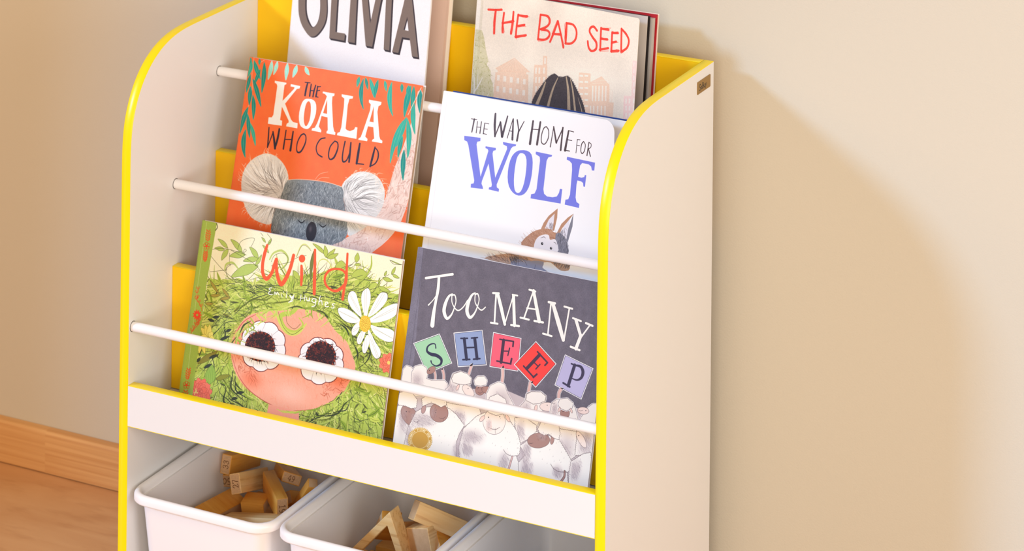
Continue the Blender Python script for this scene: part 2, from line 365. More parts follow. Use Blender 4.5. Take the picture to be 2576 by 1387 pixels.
ART = {
 'wild': [
('P',0,'187 1486 389 1493 603 1556 829 1540 1029 1673 1354 1709 1671 1781 1920 1920 2191 1912 2361 1852 2531 1784 2670 1737 2812 1744 2838 1494 2819 -151 32 -693 178 89'),
('H','187 1486 389 1493 603 1556 829 1540 1029 1673 1354 1709 1671 1781 1920 1920 2191 1912 2361 1852 2531 1784 2670 1737 2812 1744 2838 1494 2819 -151 32 -693 178 89',1100,13.9,1.39,[1,2,3,4,5,6,7],(148.5,81.6),{'al':.9,'jit':.55,'curve':.8}),
('H','187 1486 389 1493 603 1556 829 1540 1029 1673 1354 1709 1671 1781 1920 1920 2191 1912 2361 1852 2531 1784 2670 1737 2812 1744 2838 1494 2819 -151 32 -693 178 89',1500,13.9,.53,[8,9,10,11],(148.5,81.6),{'al':.7,'jit':.5,'curve':1}),
('H','187 1486 389 1493 603 1556 829 1540 1029 1673 1327 1705 1324 1722 1309 1818 1317 1766 1331 1679 1347 1583 1358 1513 1361 1496 1401 1244 1659 -377 249 -651 178 89',300,23.5,1.93,[12,13,14,15,16],(148.5,81.6),{'al':.9,'jit':.3,'curve':1,'rot':48}),
('H','187 1486 389 1493 603 1556 829 1540 1029 1673 1327 1705 1324 1722 1309 1818 1317 1766 1331 1679 1347 1583 1358 1513 1361 1496 1401 1244 1659 -377 249 -651 178 89',360,21.4,.64,[8,9,10,11],(148.5,81.6),{'al':.8,'jit':.3,'curve':1,'rot':48}),
('H','1331 1679 1336 1653 1331 1679 1340 1626 1324 1722 1354 1709 1671 1781 1920 1920 2191 1912 2361 1852 2531 1784 2670 1737 2802 1742 2838 1494 2819 -151 1659 -377 1544 343',300,23.5,1.93,[12,13,14,15,16],(148.5,81.6),{'al':.9,'jit':.3,'curve':1,'rot':-48}),
('H','1331 1679 1336 1653 1331 1679 1340 1626 1324 1722 1354 1709 1671 1781 1920 1920 2191 1912 2361 1852 2531 1784 2670 1737 2802 1742 2838 1494 2819 -151 1659 -377 1544 343',360,21.4,.64,[8,9,10,11],(148.5,81.6),{'al':.8,'jit':.3,'curve':1,'rot':-48}),
('F','1386 259 1399 181',3.7,-.21,1,{'mid':9}),
('F','2579 470 2748 439',2.2,.02,4,{'mid':10}),
('F','722 1401 672 1511',3.16,.04,3,{'mid':9}),
('F','180 62 77 -52',3.43,.01,6,{'mid':9}),
('F','2135 -172 2103 -254',4.53,-.01,3,{'mid':8}),
('F','2225 1531 2323 1647',4.45,.03,2,{'mid':9}),
('F','548 698 432 750',2.45,-.07,5,{'mid':8}),
('F','2803 489 2963 488',2.77,.05,5,{'mid':9}),
('F','2602 514 2733 384',4.95,-.08,3,{'mid':9}),
('F','301 892 191 890',3.53,-.02,3,{'mid':11}),
('F','960 -259 979 -414',4.65,.08,4,{'mid':8}),
('F','2007 15 2106 -90',4.73,.02,6,{'mid':11}),
('F','1006 -223 902 -325',4.52,-.01,2,{'mid':8}),
('F','604 809 451 857',4.22,-.08,3,{'mid':9}),
('F','575 1109 477 1131',3.29,.06,6,{'mid':10}),
('F','1963 1884 1853 2015',4.34,-.05,2,{'mid':11}),
('F','701 -430 519 -488',2.74,.04,4,{'mid':8}),
('F','2134 -86 2231 -99',4.81,-.06,3,{'mid':8}),
('F','2789 327 3004 309',3.07,-.04,2,{'mid':10}),
('F','306 1011 116 932',4.96,.06,4,{'mid':10}),
('F','1028 1660 1140 1781',4.08,.06,6,{'mid':10}),
('F','2673 918 2781 951',2.85,.07,6,{'mid':11}),
('F','667 20 582 -53',4.14,.07,3,{'mid':10}),
('F','2594 1575 2715 1672',2.74,-.13,6,{'mid':10}),
('F','1663 -255 1738 -411',2.87,-.03,5,{'mid':10}),
('F','1367 -210 1272 -340',3.55,-.13,5,{'mid':9}),
('F','940 357 900 239',3.18,-.1,6,{'mid':10}),
('F','1525 166 1725 129',2.7,-0,1,{'mid':11}),
('F','1497 -16 1532 -148',4.32,-.06,1,{'mid':8}),
('F','2232 782 2265 895',5,.03,1,{'mid':9}),
('F','288 1205 203 1363',3.11,.06,5,{'mid':11}),
('F','1744 3 1685 -80',2.45,.09,6,{'mid':9}),
('F','1468 -230 1528 -369',2.98,.12,4,{'mid':10}),
('F','2293 1154 2519 1162',2.94,-.05,1,{'mid':8}),
('F','949 1198 775 1157',4.01,.03,6,{'mid':9}),
('F','2168 1693 2168 1776',3.63,-.11,4,{'mid':9}),
('F','2007 1662 1931 1820',2.72,.05,5,{'mid':8}),
('F','2641 647 2740 615',3.04,-.03,6,{'mid':10}),
('F','1728 1585 1724 1772',4.04,-.01,1,{'mid':11}),
('F','1394 -303 1320 -436',4.31,-.04,2,{'mid':11}),
('F','2721 1704 2840 1763',4.05,.08,3,{'mid':9}),
('F','2372 622 2503 612',3.66,-.02,3,{'mid':9}),
('F','397 12 475 -113',2.64,-.09,6,{'mid':10}),
('F','219 439 31 438',4.94,.01,6,{'mid':8}),
('F','2390 1204 2518 1152',5.2,-.1,6,{'mid':9}),
('F','1838 323 1760 170',2.98,.11,1,{'mid':11}),
('F','557 390 416 285',4.1,-.11,2,{'mid':8}),
('F','435 676 291 756',4.74,0,1,{'mid':9}),
('F','354 1063 172 1100',4.84,-.02,3,{'mid':8}),
('F','2144 340 2309 374',2.15,.17,3,{'mid':9}),
('F','211 870 65 906',4.61,.18,2,{'mid':8}),
('F','2805 -5 2919 55',3.92,-.02,2,{'mid':11}),
('F','421 -516 295 -662',3.14,-.01,3,{'mid':8}),
('F','2759 494 2923 543',4.69,.02,5,{'mid':10}),
('F','596 566 505 618',4.05,-.11,4,{'mid':9}),
('F','1550 102 1594 22',2.2,-.09,2,{'mid':10}),
('F','2288 940 2418 990',5.1,.12,5,{'mid':8}),
('F','1417 -108 1317 -245',4,0,5,{'mid':8}),
('F','1359 78 1341 -15',4.93,-.11,1,{'mid':8}),
('F','641 -321 453 -405',2.47,-.11,6,{'mid':11}),
('F','761 1155 656 1081',2.75,-.16,1,{'mid':11}),
('F','2733 162 2889 121',3.91,-.09,4,{'mid':10}),
('F','2774 1385 2910 1407',3.97,-.04,5,{'mid':11}),
('F','2471 591 2564 646',4.03,.11,3,{'mid':9}),
('F','638 640 456 560',2.74,-.1,6,{'mid':10}),
('F','1124 101 1114 -45',2.7,-.09,6,{'mid':9}),
('F','1015 1543 875 1477',4.15,-.1,1,{'mid':9}),
('F','2653 1161 2862 1202',5.15,.09,3,{'mid':8}),
('F','1581 1709 1649 1844',2.2,-.1,1,{'mid':10}),
('F','1236 1357 1155 1446',3.35,.01,6,{'mid':8}),
('F','872 301 716 168',3.49,.09,4,{'mid':8}),
('F','1534 1721 1633 1761',4.57,-.14,5,{'mid':11}),
('F','2154 91 2298 67',2.79,.03,3,{'mid':9}),
('F','916 -205 768 -357',2.49,.04,4,{'mid':8}),
('F','357 -255 175 -348',2.36,.1,6,{'mid':10}),
('F','1958 -53 1992 -129',2.66,.05,3,{'mid':9}),
('F','955 167 771 57',4.21,.1,2,{'mid':11}),
('F','1261 -52 1364 -179',2.51,.04,6,{'mid':10}),
('F','2455 865 2580 898',2.49,-.02,1,{'mid':9}),
('F','2025 1311 2225 1333',3.3,.12,6,{'mid':11}),
('F','1045 73 863 -46',2.72,-.08,3,{'mid':10}),
('F','1776 44 1871 -80',4.96,-.1,2,{'mid':8}),
('F','801 1456 833 1607',5.01,.07,4,{'mid':9}),
('F','2768 493 2904 420',4.37,.04,4,{'mid':10}),
('F','1167 43 1135 -107',3.58,-.05,2,{'mid':11}),
('F','442 214 287 337',5.13,.1,4,{'mid':11}),
('F','2617 925 2745 995',5.18,.02,5,{'mid':8}),
('F','1068 1262 936 1409',2.25,.05,5,{'mid':9}),
('F','1540 -200 1694 -279',4.95,-.02,6,{'mid':9}),
('F','734 20 623 -128',2.26,.12,3,{'mid':10}),
('F','1219 -216 1058 -340',4.46,.1,2,{'mid':10}),
('F','2714 425 2830 352',2.23,-.11,3,{'mid':11}),
('F','2551 32 2615 94',2.5,.11,2,{'mid':8}),
('F','429 521 301 517',4.61,-.04,5,{'mid':10}),
('F','1143 -313 1292 -331',3.12,.01,1,{'mid':10}),
('F','1329 -139 1397 -220',3.2,-.11,4,{'mid':8}),
('F','813 71 650 -1',4.56,.05,1,{'mid':8}),
('F','2298 171 2279 80',4.97,.14,5,{'mid':10}),
('F','1928 1486 1976 1633',4.27,.08,3,{'mid':8}),
('F','1671 26 1703 -50',2.53,-.05,3,{'mid':9}),
('F','1434 1462 1432 1546',2.5,.05,5,{'mid':10}),
('F','1313 -324 1283 -460',4.13,.08,4,{'mid':9}),
('F','174 -440 80 -538',3.84,.08,2,{'mid':9}),
('F','714 1474 644 1615',3.07,.03,3,{'mid':9}),
('F','941 151 802 133',3.16,-.06,6,{'mid':11}),
('F','995 243 1031 123',3.88,-.08,4,{'mid':11}),
('F','1398 1618 1491 1754',3.95,.15,3,{'mid':11}),
('F','250 261 105 160',3.76,.19,6,{'mid':11}),
('F','837 1272 681 1357',3.98,.24,3,{'mid':11}),
('F','213 827 129 908',4.02,-.03,5,{'mid':11}),
('F','599 189 502 90',5.32,.08,2,{'mid':11}),
('F','1335 1556 1341 1652',4.39,-.06,1,{'mid':9}),
('F','267 416 134 323',3.7,-.11,4,{'mid':9}),
('F','1815 -252 1817 -388',3.19,-.05,1,{'mid':11}),
('F','2694 1637 2736 1725',2.86,-.14,1,{'mid':8}),
('F','1866 1647 1884 1773',2.3,-.1,6,{'mid':9}),
('F','2567 362 2749 373',4.83,.13,6,{'mid':11}),
('F','2692 387 2841 290',3.21,.02,3,{'mid':10}),
('F','1764 1448 1675 1518',3.29,.07,2,{'mid':8}),
('F','2321 612 2415 638',3.34,.02,5,{'mid':11}),
('F','2017 92 2161 -19',4.43,.13,5,{'mid':8}),
('F','1643 1505 1676 1650',4.67,.04,6,{'mid':9}),
('F','2205 259 2311 126',5.18,-.12,3,{'mid':10}),
('F','405 69 290 -22',2.23,.19,6,{'mid':8}),
('F','197 339 142 230',4.89,.08,3,{'mid':8}),
('F','1320 -257 1288 -363',2.88,-.06,2,{'mid':10}),
('F','2696 1375 2754 1549',4.79,-.16,4,{'mid':8}),
('F','1254 1513 1243 1603',3.74,.04,4,{'mid':9}),
('F','1964 1385 1893 1498',2.78,-.04,2,{'mid':10}),
('F','1554 -304 1499 -439',3.4,-.01,6,{'mid':10}),
('F','252 -263 172 -373',2.36,-.06,5,{'mid':11}),
('F','527 763 366 782',4.36,-.08,5,{'mid':8}),
('F','593 706 534 619',3.74,-.08,2,{'mid':9}),
('F','1147 59 1116 -25',2.88,.03,1,{'mid':11}),
('F','2825 1434 3029 1503',3.39,.1,1,{'mid':11}),
('F','2088 385 2193 297',2.67,-.03,6,{'mid':9}),
('F','244 -530 117 -600',5.06,-.02,5,{'mid':10}),
('F','318 639 111 637',3.92,-.06,3,{'mid':10}),
('F','2071 1649 1970 1669',3.31,.06,4,{'mid':8}),
('F','1797 1641 1811 1774',2.48,0,2,{'mid':9}),
('F','2752 286 2870 234',2.66,-.07,1,{'mid':10}),
('F','424 4 312 -43',4.2,.06,4,{'mid':8}),
('F','566 -448 563 -598',2.22,-.04,1,{'mid':9}),
('F','1356 -242 1354 -323',3.53,-.15,2,{'mid':11}),
('F','335 921 201 900',2.61,.13,4,{'mid':10}),
('F','2256 998 2421 1091',4.93,-.02,3,{'mid':11}),
('F','1864 1777 2019 1844',5.09,.06,5,{'mid':10}),
('F','2038 379 2136 240',2.41,-.07,2,{'mid':8}),
('F','2613 1155 2677 1067',2.37,-.12,1,{'mid':9}),
('F','739 892 695 995',4.87,-0,4,{'mid':8}),
('F','812 1156 818 1343',3.2,.12,5,{'mid':8}),
('F','1320 136 1333 -16',3.19,-.03,2,{'mid':9}),
('F','2338 1323 2410 1383',4.54,-.08,2,{'mid':10}),
('F','2410 41 2498 -4',3.33,.05,4,{'mid':8}),
('F','2624 721 2712 653',2.5,-.15,6,{'mid':11}),
('F','90 -407 170 -559',4,.1,1,{'mid':8}),
('F','1932 349 2069 225',4.54,.07,4,{'mid':10}),
('F','532 146 445 50',3,-.03,1,{'mid':9}),
('F','2727 1370 2863 1449',2.27,.1,4,{'mid':10}),
('F','2330 1205 2505 1316',2.83,-.01,4,{'mid':10}),
('F','413 1419 293 1580',4.24,-.05,1,{'mid':9}),
('F','2337 679 2517 644',2.74,.1,5,{'mid':8}),
('F','238 -278 209 -460',3.7,0,1,{'mid':8}),
('F','2557 366 2702 485',4.74,.06,5,{'mid':10}),
('F','2495 156 2388 186',2.57,.04,17,{'mid':9,'al':.85}),
('F','2168 150 2214 232',2.18,.09,17,{'mid':8,'al':.85}),
('F','26 1299 21 1231',2.02,-.09,18,{'mid':11,'al':.85}),
('F','2378 1042 2493 1034',1.85,-.03,18,{'mid':10,'al':.85}),
('F','217 -33 186 44',1.87,-.09,17,{'mid':11,'al':.85}),
('F','173 1352 56 1356',1.79,.04,17,{'mid':9,'al':.85}),
('F','177 1305 232 1243',2.06,.09,19,{'mid':11,'al':.85}),
('F','2351 1008 2434 977',2.21,.08,17,{'mid':10,'al':.85}),
('F','2533 419 2470 391',1.92,-.04,18,{'mid':8,'al':.85}),
('F','2792 356 2743 311',2.22,.23,17,{'mid':9,'al':.85}),
('F','2027 1569 1982 1664',1.79,-.04,19,{'mid':11,'al':.85}),
('F','352 1389 306 1294',1.86,-.01,18,{'mid':11,'al':.85}),
('F','1902 1626 1862 1688',2.07,.01,19,{'mid':9,'al':.85}),
('F','920 127 942 218',1.66,.11,19,{'mid':11,'al':.85}),
('F','2596 1524 2515 1578',2.02,-0,17,{'mid':10,'al':.85}),
('F','2675 717 2727 775',2.46,-.09,17,{'mid':9,'al':.85}),
('F','674 -141 757 -175',2.03,.02,17,{'mid':9,'al':.85}),
('F','1860 1563 1778 1593',1.99,-.01,17,{'mid':10,'al':.85}),
('F','476 193 362 148',1.91,-.04,19,{'mid':8,'al':.85}),
('F','2613 750 2571 714',2.23,-.06,17,{'mid':10,'al':.85}),
('F','446 1125 571 1102',2.54,-0,17,{'mid':10,'al':.85}),
('F','1404 1459 1295 1504',1.99,.14,18,{'mid':10,'al':.85}),
('F','2082 348 2132 314',2.12,.06,19,{'mid':8,'al':.85}),
('F','373 -231 423 -192',2.01,.04,17,{'mid':9,'al':.85}),
('F','487 852 460 755',1.84,-.01,19,{'mid':9,'al':.85}),
('F','738 -201 736 -138',2.05,-.09,17,{'mid':10,'al':.85}),
('F','605 1171 669 1251',2.66,-0,17,{'mid':9,'al':.85}),
('F','1233 -58 1154 -132',1.78,-.1,17,{'mid':9,'al':.85}),
('F','2474 844 2443 760',2.1,.02,18,{'mid':9,'al':.85}),
('F','2401 653 2410 745',1.61,.03,19,{'mid':10,'al':.85}),
('F','397 1268 486 1249',2.38,-.02,19,{'mid':10,'al':.85}),
('F','1861 101 1871 200',2.58,.2,19,{'mid':9,'al':.85}),
('F','209 603 238 703',2.44,-.05,19,{'mid':8,'al':.85}),
('F','1476 17 1373 4',2.1,.05,18,{'mid':8,'al':.85}),
('F','1501 1567 1520 1482',2.16,-.05,18,{'mid':8,'al':.85}),
('F','878 -68 959 13',2.44,.17,18,{'mid':8,'al':.85}),
('F','1416 75 1494 58',2.37,.01,17,{'mid':8,'al':.85}),
('F','460 734 528 764',1.85,-.1,17,{'mid':10,'al':.85}),
('F','618 346 543 356',2.15,.03,18,{'mid':10,'al':.85}),
('F','204 737 204 671',2.65,-.01,19,{'mid':9,'al':.85}),
('F','1092 10 1036 -58',2.09,-.06,18,{'mid':8,'al':.85}),
('F','2587 1667 2688 1685',1.86,.01,19,{'mid':9,'al':.85}),
('F','527 1272 655 1286',2.34,0,19,{'mid':9,'al':.85}),
('F','201 687 80 704',1.93,.06,19,{'mid':11,'al':.85}),
('F','343 244 284 165',2.12,-.02,17,{'mid':9,'al':.85}),
('F','413 673 500 625',2.05,.04,19,{'mid':10,'al':.85}),
('F','1929 239 1846 308',2.29,-.03,18,{'mid':10,'al':.85}),
('F','1276 37 1351 98',2.55,.12,17,{'mid':11,'al':.85}),
('F','205 428 146 402',1.7,.14,19,{'mid':8,'al':.85}),
('F','2472 491 2551 441',1.64,.05,19,{'mid':8,'al':.85}),
('F','51 1366 42 1446',1.96,-.14,18,{'mid':9,'al':.85}),
('F','1673 209 1653 135',2.3,.12,18,{'mid':10,'al':.85}),
('F','2360 982 2356 931',1.76,-.14,17,{'mid':9,'al':.85}),
('F','1755 148 1809 216',2.34,0,17,{'mid':8,'al':.85}),
('F','863 121 896 163',1.96,-.03,19,{'mid':11,'al':.85}),
('F','464 17 450 61',2.41,.12,18,{'mid':9,'al':.85}),
('F','1947 1665 1837 1675',1.96,.04,18,{'mid':9,'al':.85}),
('F','1824 120 1799 40',1.76,0,19,{'mid':11,'al':.85}),
('F','694 176 623 106',2.21,-0,17,{'mid':9,'al':.85}),
('F','2425 479 2379 411',2.45,.11,19,{'mid':11,'al':.85}),
('F','2472 377 2503 460',1.82,-.02,19,{'mid':11,'al':.85}),
('F','2130 1533 2128 1462',1.68,-.03,18,{'mid':10,'al':.85}),
('F','2409 1129 2360 1087',2.57,.21,17,{'mid':10,'al':.85}),
('F','2453 741 2476 803',2.45,.01,19,{'mid':9,'al':.85}),
('F','2532 1676 2469 1697',1.92,-.01,18,{'mid':9,'al':.85}),
('F','711 165 793 170',2.39,-.03,17,{'mid':10,'al':.85}),
('F','1409 1385 1353 1288',1.75,.04,19,{'mid':10,'al':.85}),
('F','1491 105 1543 78',2.23,.01,18,{'mid':9,'al':.85}),
('L',[.32,1.3,.32],2,'1052 1350 1197 1410 1339 1516 1512 1497 1657 1430',{'al':.85}),
('L',[.32,1.24,.32],2,'2378 1164 2419 1066 2442 966 2582 872 2508 754',{'al':.85}),
('L',[.32,.87,.32],1,'1084 1388 1236 1447 1391 1541 1561 1472 1738 1534',{'al':.85}),
('L',[.32,1.64,.32],8,'2270 469 2140 393 2026 312 1908 225 1759 170',{'al':.85}),
('L',[.32,1.07,.32],1,'2361 944 2352 849 2266 757 2196 675 2214 573',{'al':.85}),
('L',[.32,1.78,.32],6,'814 1127 911 1210 1041 1268 1174 1317 1306 1365',{'al':.85}),
('L',[.32,1.14,.32],10,'2394 606 2307 507 2265 382 2105 317 2060 139',{'al':.85}),
('L',[.32,1.02,.32],9,'1932 261 1784 216 1629 211 1486 96 1341 167',{'al':.85}),
('L',[.32,1.36,.32],4,'1433 1542 1613 1574 1764 1499 1931 1496 2084 1463',{'al':.85}),
('L',[.32,.88,.32],10,'2100 1401 2248 1363 2288 1249 2506 1226 2461 1087',{'al':.85}),
('L',[.32,1.58,.32],10,'469 677 478 789 529 899 500 1028 722 1091',{'al':.85}),
('L',[.32,1.19,.32],10,'606 1129 699 1242 819 1347 978 1423 1139 1499',{'al':.85}),
('L',[.32,1.5,.32],11,'2124 238 1969 161 1808 86 1636 4 1450 66',{'al':.85}),
('L',[.32,1.62,.32],10,'1916 248 1789 157 1621 148 1463 109 1296 74',{'al':.85}),
('L',[.32,1.39,.32],9,'2091 1496 2237 1442 2329 1346 2225 1160 2487 1157',{'al':.85}),
('L',[.32,1.87,.32],2,'862 1210 980 1288 1086 1394 1289 1321 1407 1458',{'al':.85}),
('L',[.32,1.48,.32],11,'837 1327 996 1395 1140 1489 1320 1519 1497 1556',{'al':.85}),
('L',[.32,.88,.32],11,'1455 1515 1623 1516 1787 1510 1984 1546 2161 1522',{'al':.85}),
('L',[.32,1.15,.32],9,'1520 1454 1671 1449 1788 1381 1895 1329 2018 1303',{'al':.85}),
('L',[.32,1.44,.32],5,'2165 1234 2220 1154 2279 1078 2329 997 2174 884',{'al':.85}),
('L',[.32,1.24,.32],3,'443 707 446 822 466 941 656 1024 683 1145',{'al':.85}),
('L',[.32,2.07,.32],8,'943 82 789 126 625 171 632 325 524 402',{'al':.85}),
('L',[.32,1.06,.32],10,'1375 1524 1551 1558 1722 1542 1906 1557 2091 1547',{'al':.85}),
('L',[.32,.89,.32],9,'628 578 600 670 596 766 573 869 639 969',{'al':.85}),
('L',[.32,2.15,.32],5,'2081 221 1926 145 1752 102 1593 -44 1418 166',{'al':.85}),
('L',[.32,1.43,.32],9,'2241 396 2105 319 1951 266 1834 163 1670 126',{'al':.85}),
('L',[.32,1.84,.32],1,'1870 167 1709 113 1540 97 1368 43 1216 99',{'al':.85}),
('L',[.32,1.64,.32],5,'2258 467 2134 389 2016 311 1890 237 1712 261',{'al':.85}),
('L',[.32,1.42,.32],9,'1850 1408 1983 1379 2104 1333 2257 1305 2162 1133',{'al':.85}),
('L',[.32,.94,.32],2,'2110 461 1992 400 1892 325 1809 196 1635 233',{'al':.85}),
('L',[.32,1.11,.32],1,'1152 212 1003 213 925 294 730 284 682 383',{'al':.85}),
('L',[.32,.95,.32],5,'2121 1323 2216 1257 2314 1190 2398 1111 2237 968',{'al':.85}),
('L',[.32,1.74,.32],4,'2216 486 2123 397 2062 269 1905 216 1771 121',{'al':.85}),
('L',[.32,2.02,.32],6,'381 591 385 712 435 832 407 961 700 1022',{'al':.85}),
('L',[.32,1.39,.32],8,'1145 134 977 129 845 182 692 222 687 357',{'al':.85}),
('L',[.32,1.38,.32],2,'1390 1518 1568 1580 1747 1575 1895 1512 2136 1583',{'al':.85}),
('L',[.32,1.11,.32],6,'1749 185 1597 145 1442 142 1276 92 1068 12',{'al':.85}),
('L',[.32,1.45,.32],11,'1804 183 1656 109 1489 114 1327 97 1151 68',{'al':.85}),
('L',[.32,1.71,.32],9,'2273 1220 2312 1126 2485 1074 2404 949 2549 858',{'al':.85}),
('L',[.32,1.98,.32],11,'852 241 723 290 629 366 543 449 481 546',{'al':.85}),
('L',[.32,2.17,.32],11,'2325 964 2371 877 2400 780 2203 700 2308 578',{'al':.85}),
('L',[.32,1.58,.32],11,'2294 472 2174 387 2094 269 1937 209 1756 211',{'al':.85}),
('L',[.32,1.62,.32],8,'1634 156 1479 171 1324 128 1178 145 1040 175',{'al':.85}),
('L',[.32,2.19,.32],11,'569 1159 709 1254 839 1353 1030 1385 1156 1508',{'al':.85}),
('L',[.32,1.1,.32],6,'565 794 569 900 708 984 845 1048 812 1191',{'al':.85}),
('L',[.32,1.66,.32],2,'1565 99 1398 75 1238 91 1114 163 1008 230',{'al':.85}),
('L',[.32,1.29,.32],10,'2227 1277 2322 1206 2446 1140 2317 996 2254 897',{'al':.85}),
('L',[.32,.87,.32],6,'1817 1533 1982 1512 2091 1423 2246 1388 2287 1271',{'al':.85}),
('L',[.32,1.81,.32],3,'2383 810 2390 708 2271 621 2303 495 2197 403',{'al':.85}),
('L',[.32,.96,.32],11,'872 300 763 352 656 413 641 514 572 597',{'al':.85}),
('L',[.32,1.1,.32],9,'1917 1388 2024 1332 2131 1281 2220 1215 2259 1125',{'al':.85}),
('L',[.32,1.32,.32],5,'1731 1434 1880 1429 2056 1441 2098 1311 2264 1294',{'al':.85}),
('L',[.32,1.42,.32],8,'1966 1339 2077 1293 2212 1260 2205 1143 2303 1083',{'al':.85}),
('L',[.32,.98,.32],9,'1183 1419 1343 1456 1503 1469 1673 1523 1802 1440',{'al':.85}),
('L',[.32,2.06,.32],3,'2285 690 2249 596 2139 524 2028 462 1959 371',{'al':.85}),
('L',[.32,1.69,.32],10,'1015 253 882 279 766 327 749 434 723 522',{'al':.85}),
('L',[.32,2.06,.32],5,'763 252 692 342 533 389 564 517 646 637',{'al':.85}),
('L',[.32,1.42,.32],11,'2026 1369 2131 1308 2226 1243 2420 1220 2213 1033',{'al':.85}),
('L',[.32,1.61,.32],5,'563 437 516 535 481 638 566 752 499 860',{'al':.85}),
('L',[.32,1.09,.32],10,'535 339 459 438 425 550 381 661 438 783',{'al':.85}),
('L',[.32,1.16,.32],10,'393 602 370 720 348 845 443 966 520 1084',{'al':.85}),
('L',[.32,.9,.32],3,'1917 145 1742 105 1575 24 1395 38 1226 53',{'al':.85}),
('L',[.32,2.02,.32],1,'2383 850 2317 754 2317 655 2348 532 2197 461',{'al':.85}),
('L',[.32,2.13,.32],2,'2283 378 2163 278 2017 197 1857 129 1695 51',{'al':.85}),
('L',[.32,1.05,.32],9,'1003 137 866 182 732 234 626 308 527 391',{'al':.85}),
('L',[.32,1.8,.32],11,'910 1287 1055 1347 1210 1384 1356 1435 1514 1536',{'al':.85}),
('L',[.32,1.41,.32],4,'2299 1085 2336 999 2296 901 2382 814 2345 716',{'al':.85}),
('L',[.32,.88,.32],1,'2237 1173 2253 1079 2379 1020 2445 931 2246 820',{'al':.85}),
('L',[.32,2.02,.32],8,'2345 538 2241 444 2169 330 2014 269 1835 259',{'al':.85}),
('L',[.32,.95,.32],1,'946 1269 1074 1341 1209 1414 1358 1488 1529 1579',{'al':.85}),
('L',[.32,.94,.32],10,'982 66 799 82 707 187 566 249 506 359',{'al':.85}),
('L',[.32,1.95,.32],8,'1575 1379 1710 1379 1833 1353 1919 1286 1961 1195',{'al':.85}),
('L',[.32,1.86,.32],3,'1367 1435 1522 1459 1679 1473 1779 1359 1943 1390',{'al':.85}),
('L',[.32,2.06,.32],4,'919 308 811 355 820 467 673 503 737 614',{'al':.85}),
('L',[.32,2.19,.32],1,'2364 761 2310 666 2234 577 2208 468 2157 349',{'al':.85}),
('L',[.32,2.05,.32],5,'1877 243 1734 188 1579 177 1435 207 1276 134',{'al':.85}),
('L',[.32,1.99,.32],9,'2127 1365 2210 1284 2254 1188 2449 1157 2339 1014',{'al':.85}),
('L',[.32,1.3,.32],6,'2340 729 2307 631 2200 551 2205 423 2033 382',{'al':.85}),
('L',[.32,1.73,.32],4,'1151 222 1049 276 925 301 830 357 741 419',{'al':.85}),
('L',[.32,2,.32],8,'2315 1219 2410 1143 2488 1053 2446 936 2319 827',{'al':.85}),
('L',[.32,1.68,.32],1,'1419 1532 1592 1531 1783 1589 1935 1528 2132 1536',{'al':.85}),
('L',[.32,2.03,.32],11,'2362 1298 2483 1223 2522 1111 2508 991 2594 887',{'al':.85}),
('L',[.32,.93,.32],10,'1801 1560 1964 1528 2132 1499 2226 1398 2284 1289',{'al':.85}),
('L',[.32,1.38,.32],5,'2352 888 2340 794 2373 692 2365 580 2176 522',{'al':.85}),
('L',[.32,.94,.32],5,'476 763 525 873 631 970 607 1102 767 1175',{'al':.85}),
('L',[.32,1.15,.32],9,'1945 1323 2033 1262 2128 1212 2272 1181 2183 1045',{'al':.85}),
('L',[.32,2.1,.32],8,'924 221 804 271 702 337 691 448 654 536',{'al':.85}),
('L',[.32,1.05,.32],4,'2423 1266 2491 1166 2586 1071 2606 952 2638 832',{'al':.85}),
('L',[.32,1.08,.32],1,'2375 1055 2425 964 2414 861 2429 758 2333 662',{'al':.85}),
('L',[.32,1.06,.32],5,'2201 1385 2322 1320 2465 1258 2511 1147 2445 1013',{'al':.85}),
('F','402 1864 246 1944',4.97,.03,20,{'out':21}),
('F','608 1852 424 1968',6.69,.03,20,{'out':21}),
('F','409 1856 336 1715',6.26,.03,20,{'out':21}),
('F','360 1838 219 1833',4.75,.03,20,{'out':21}),
('F','656 1832 439 1778',7.56,.03,20,{'out':21}),
('F','839 1817 697 1926',6.48,.03,20,{'out':21}),
('F','851 1814 635 1755',6.05,.03,20,{'out':21}),
('F','852 1737 500 1550',11.9,.03,20,{'out':21}),
('F','946 1989 978 2068',3.24,.03,20,{'out':21}),
('F','908 2011 844 2060',2.59,.03,20,{'out':21}),
('F','971 1902 869 1977',3.24,.03,20,{'out':21}),
('F','808 1730 876 1868',4.32,.03,20,{'out':21}),
('L',.43,22,'193 1815 291 1845 403 1855 541 1845 668 1830/450 1848 628 1800 770 1760 881 1696/536 1876 567 1964 649 2014 748 2030 719 1934/620 1845 660 1878 635 1893 619 1853/433 1814 451 1707 468 1673/184 1736 326 1640 475 1564 679 1489 856 1437/202 1560 333 1595 431 1621/476 1692 418 1628 455 1543 598 1503 725 1552 820 1659/825 2107 864 2077/914 2112 986 2051 933 1997',{'al':.8}),
('L',[1.51,2.81,1.51],20,'398 1615 410 1681 495 1714 584 1656/993 1833 1036 1913 1141 1958 1227 1908 1238 1837 1163 1752',{'al':.9}),
('L',.43,23,'1019 1810 1052 1888 1156 1933 1240 1892 1222 1799 1153 1742/1027 1766 1196 1821 1328 1871/410 1608 433 1676 519 1704',{'al':.8}),
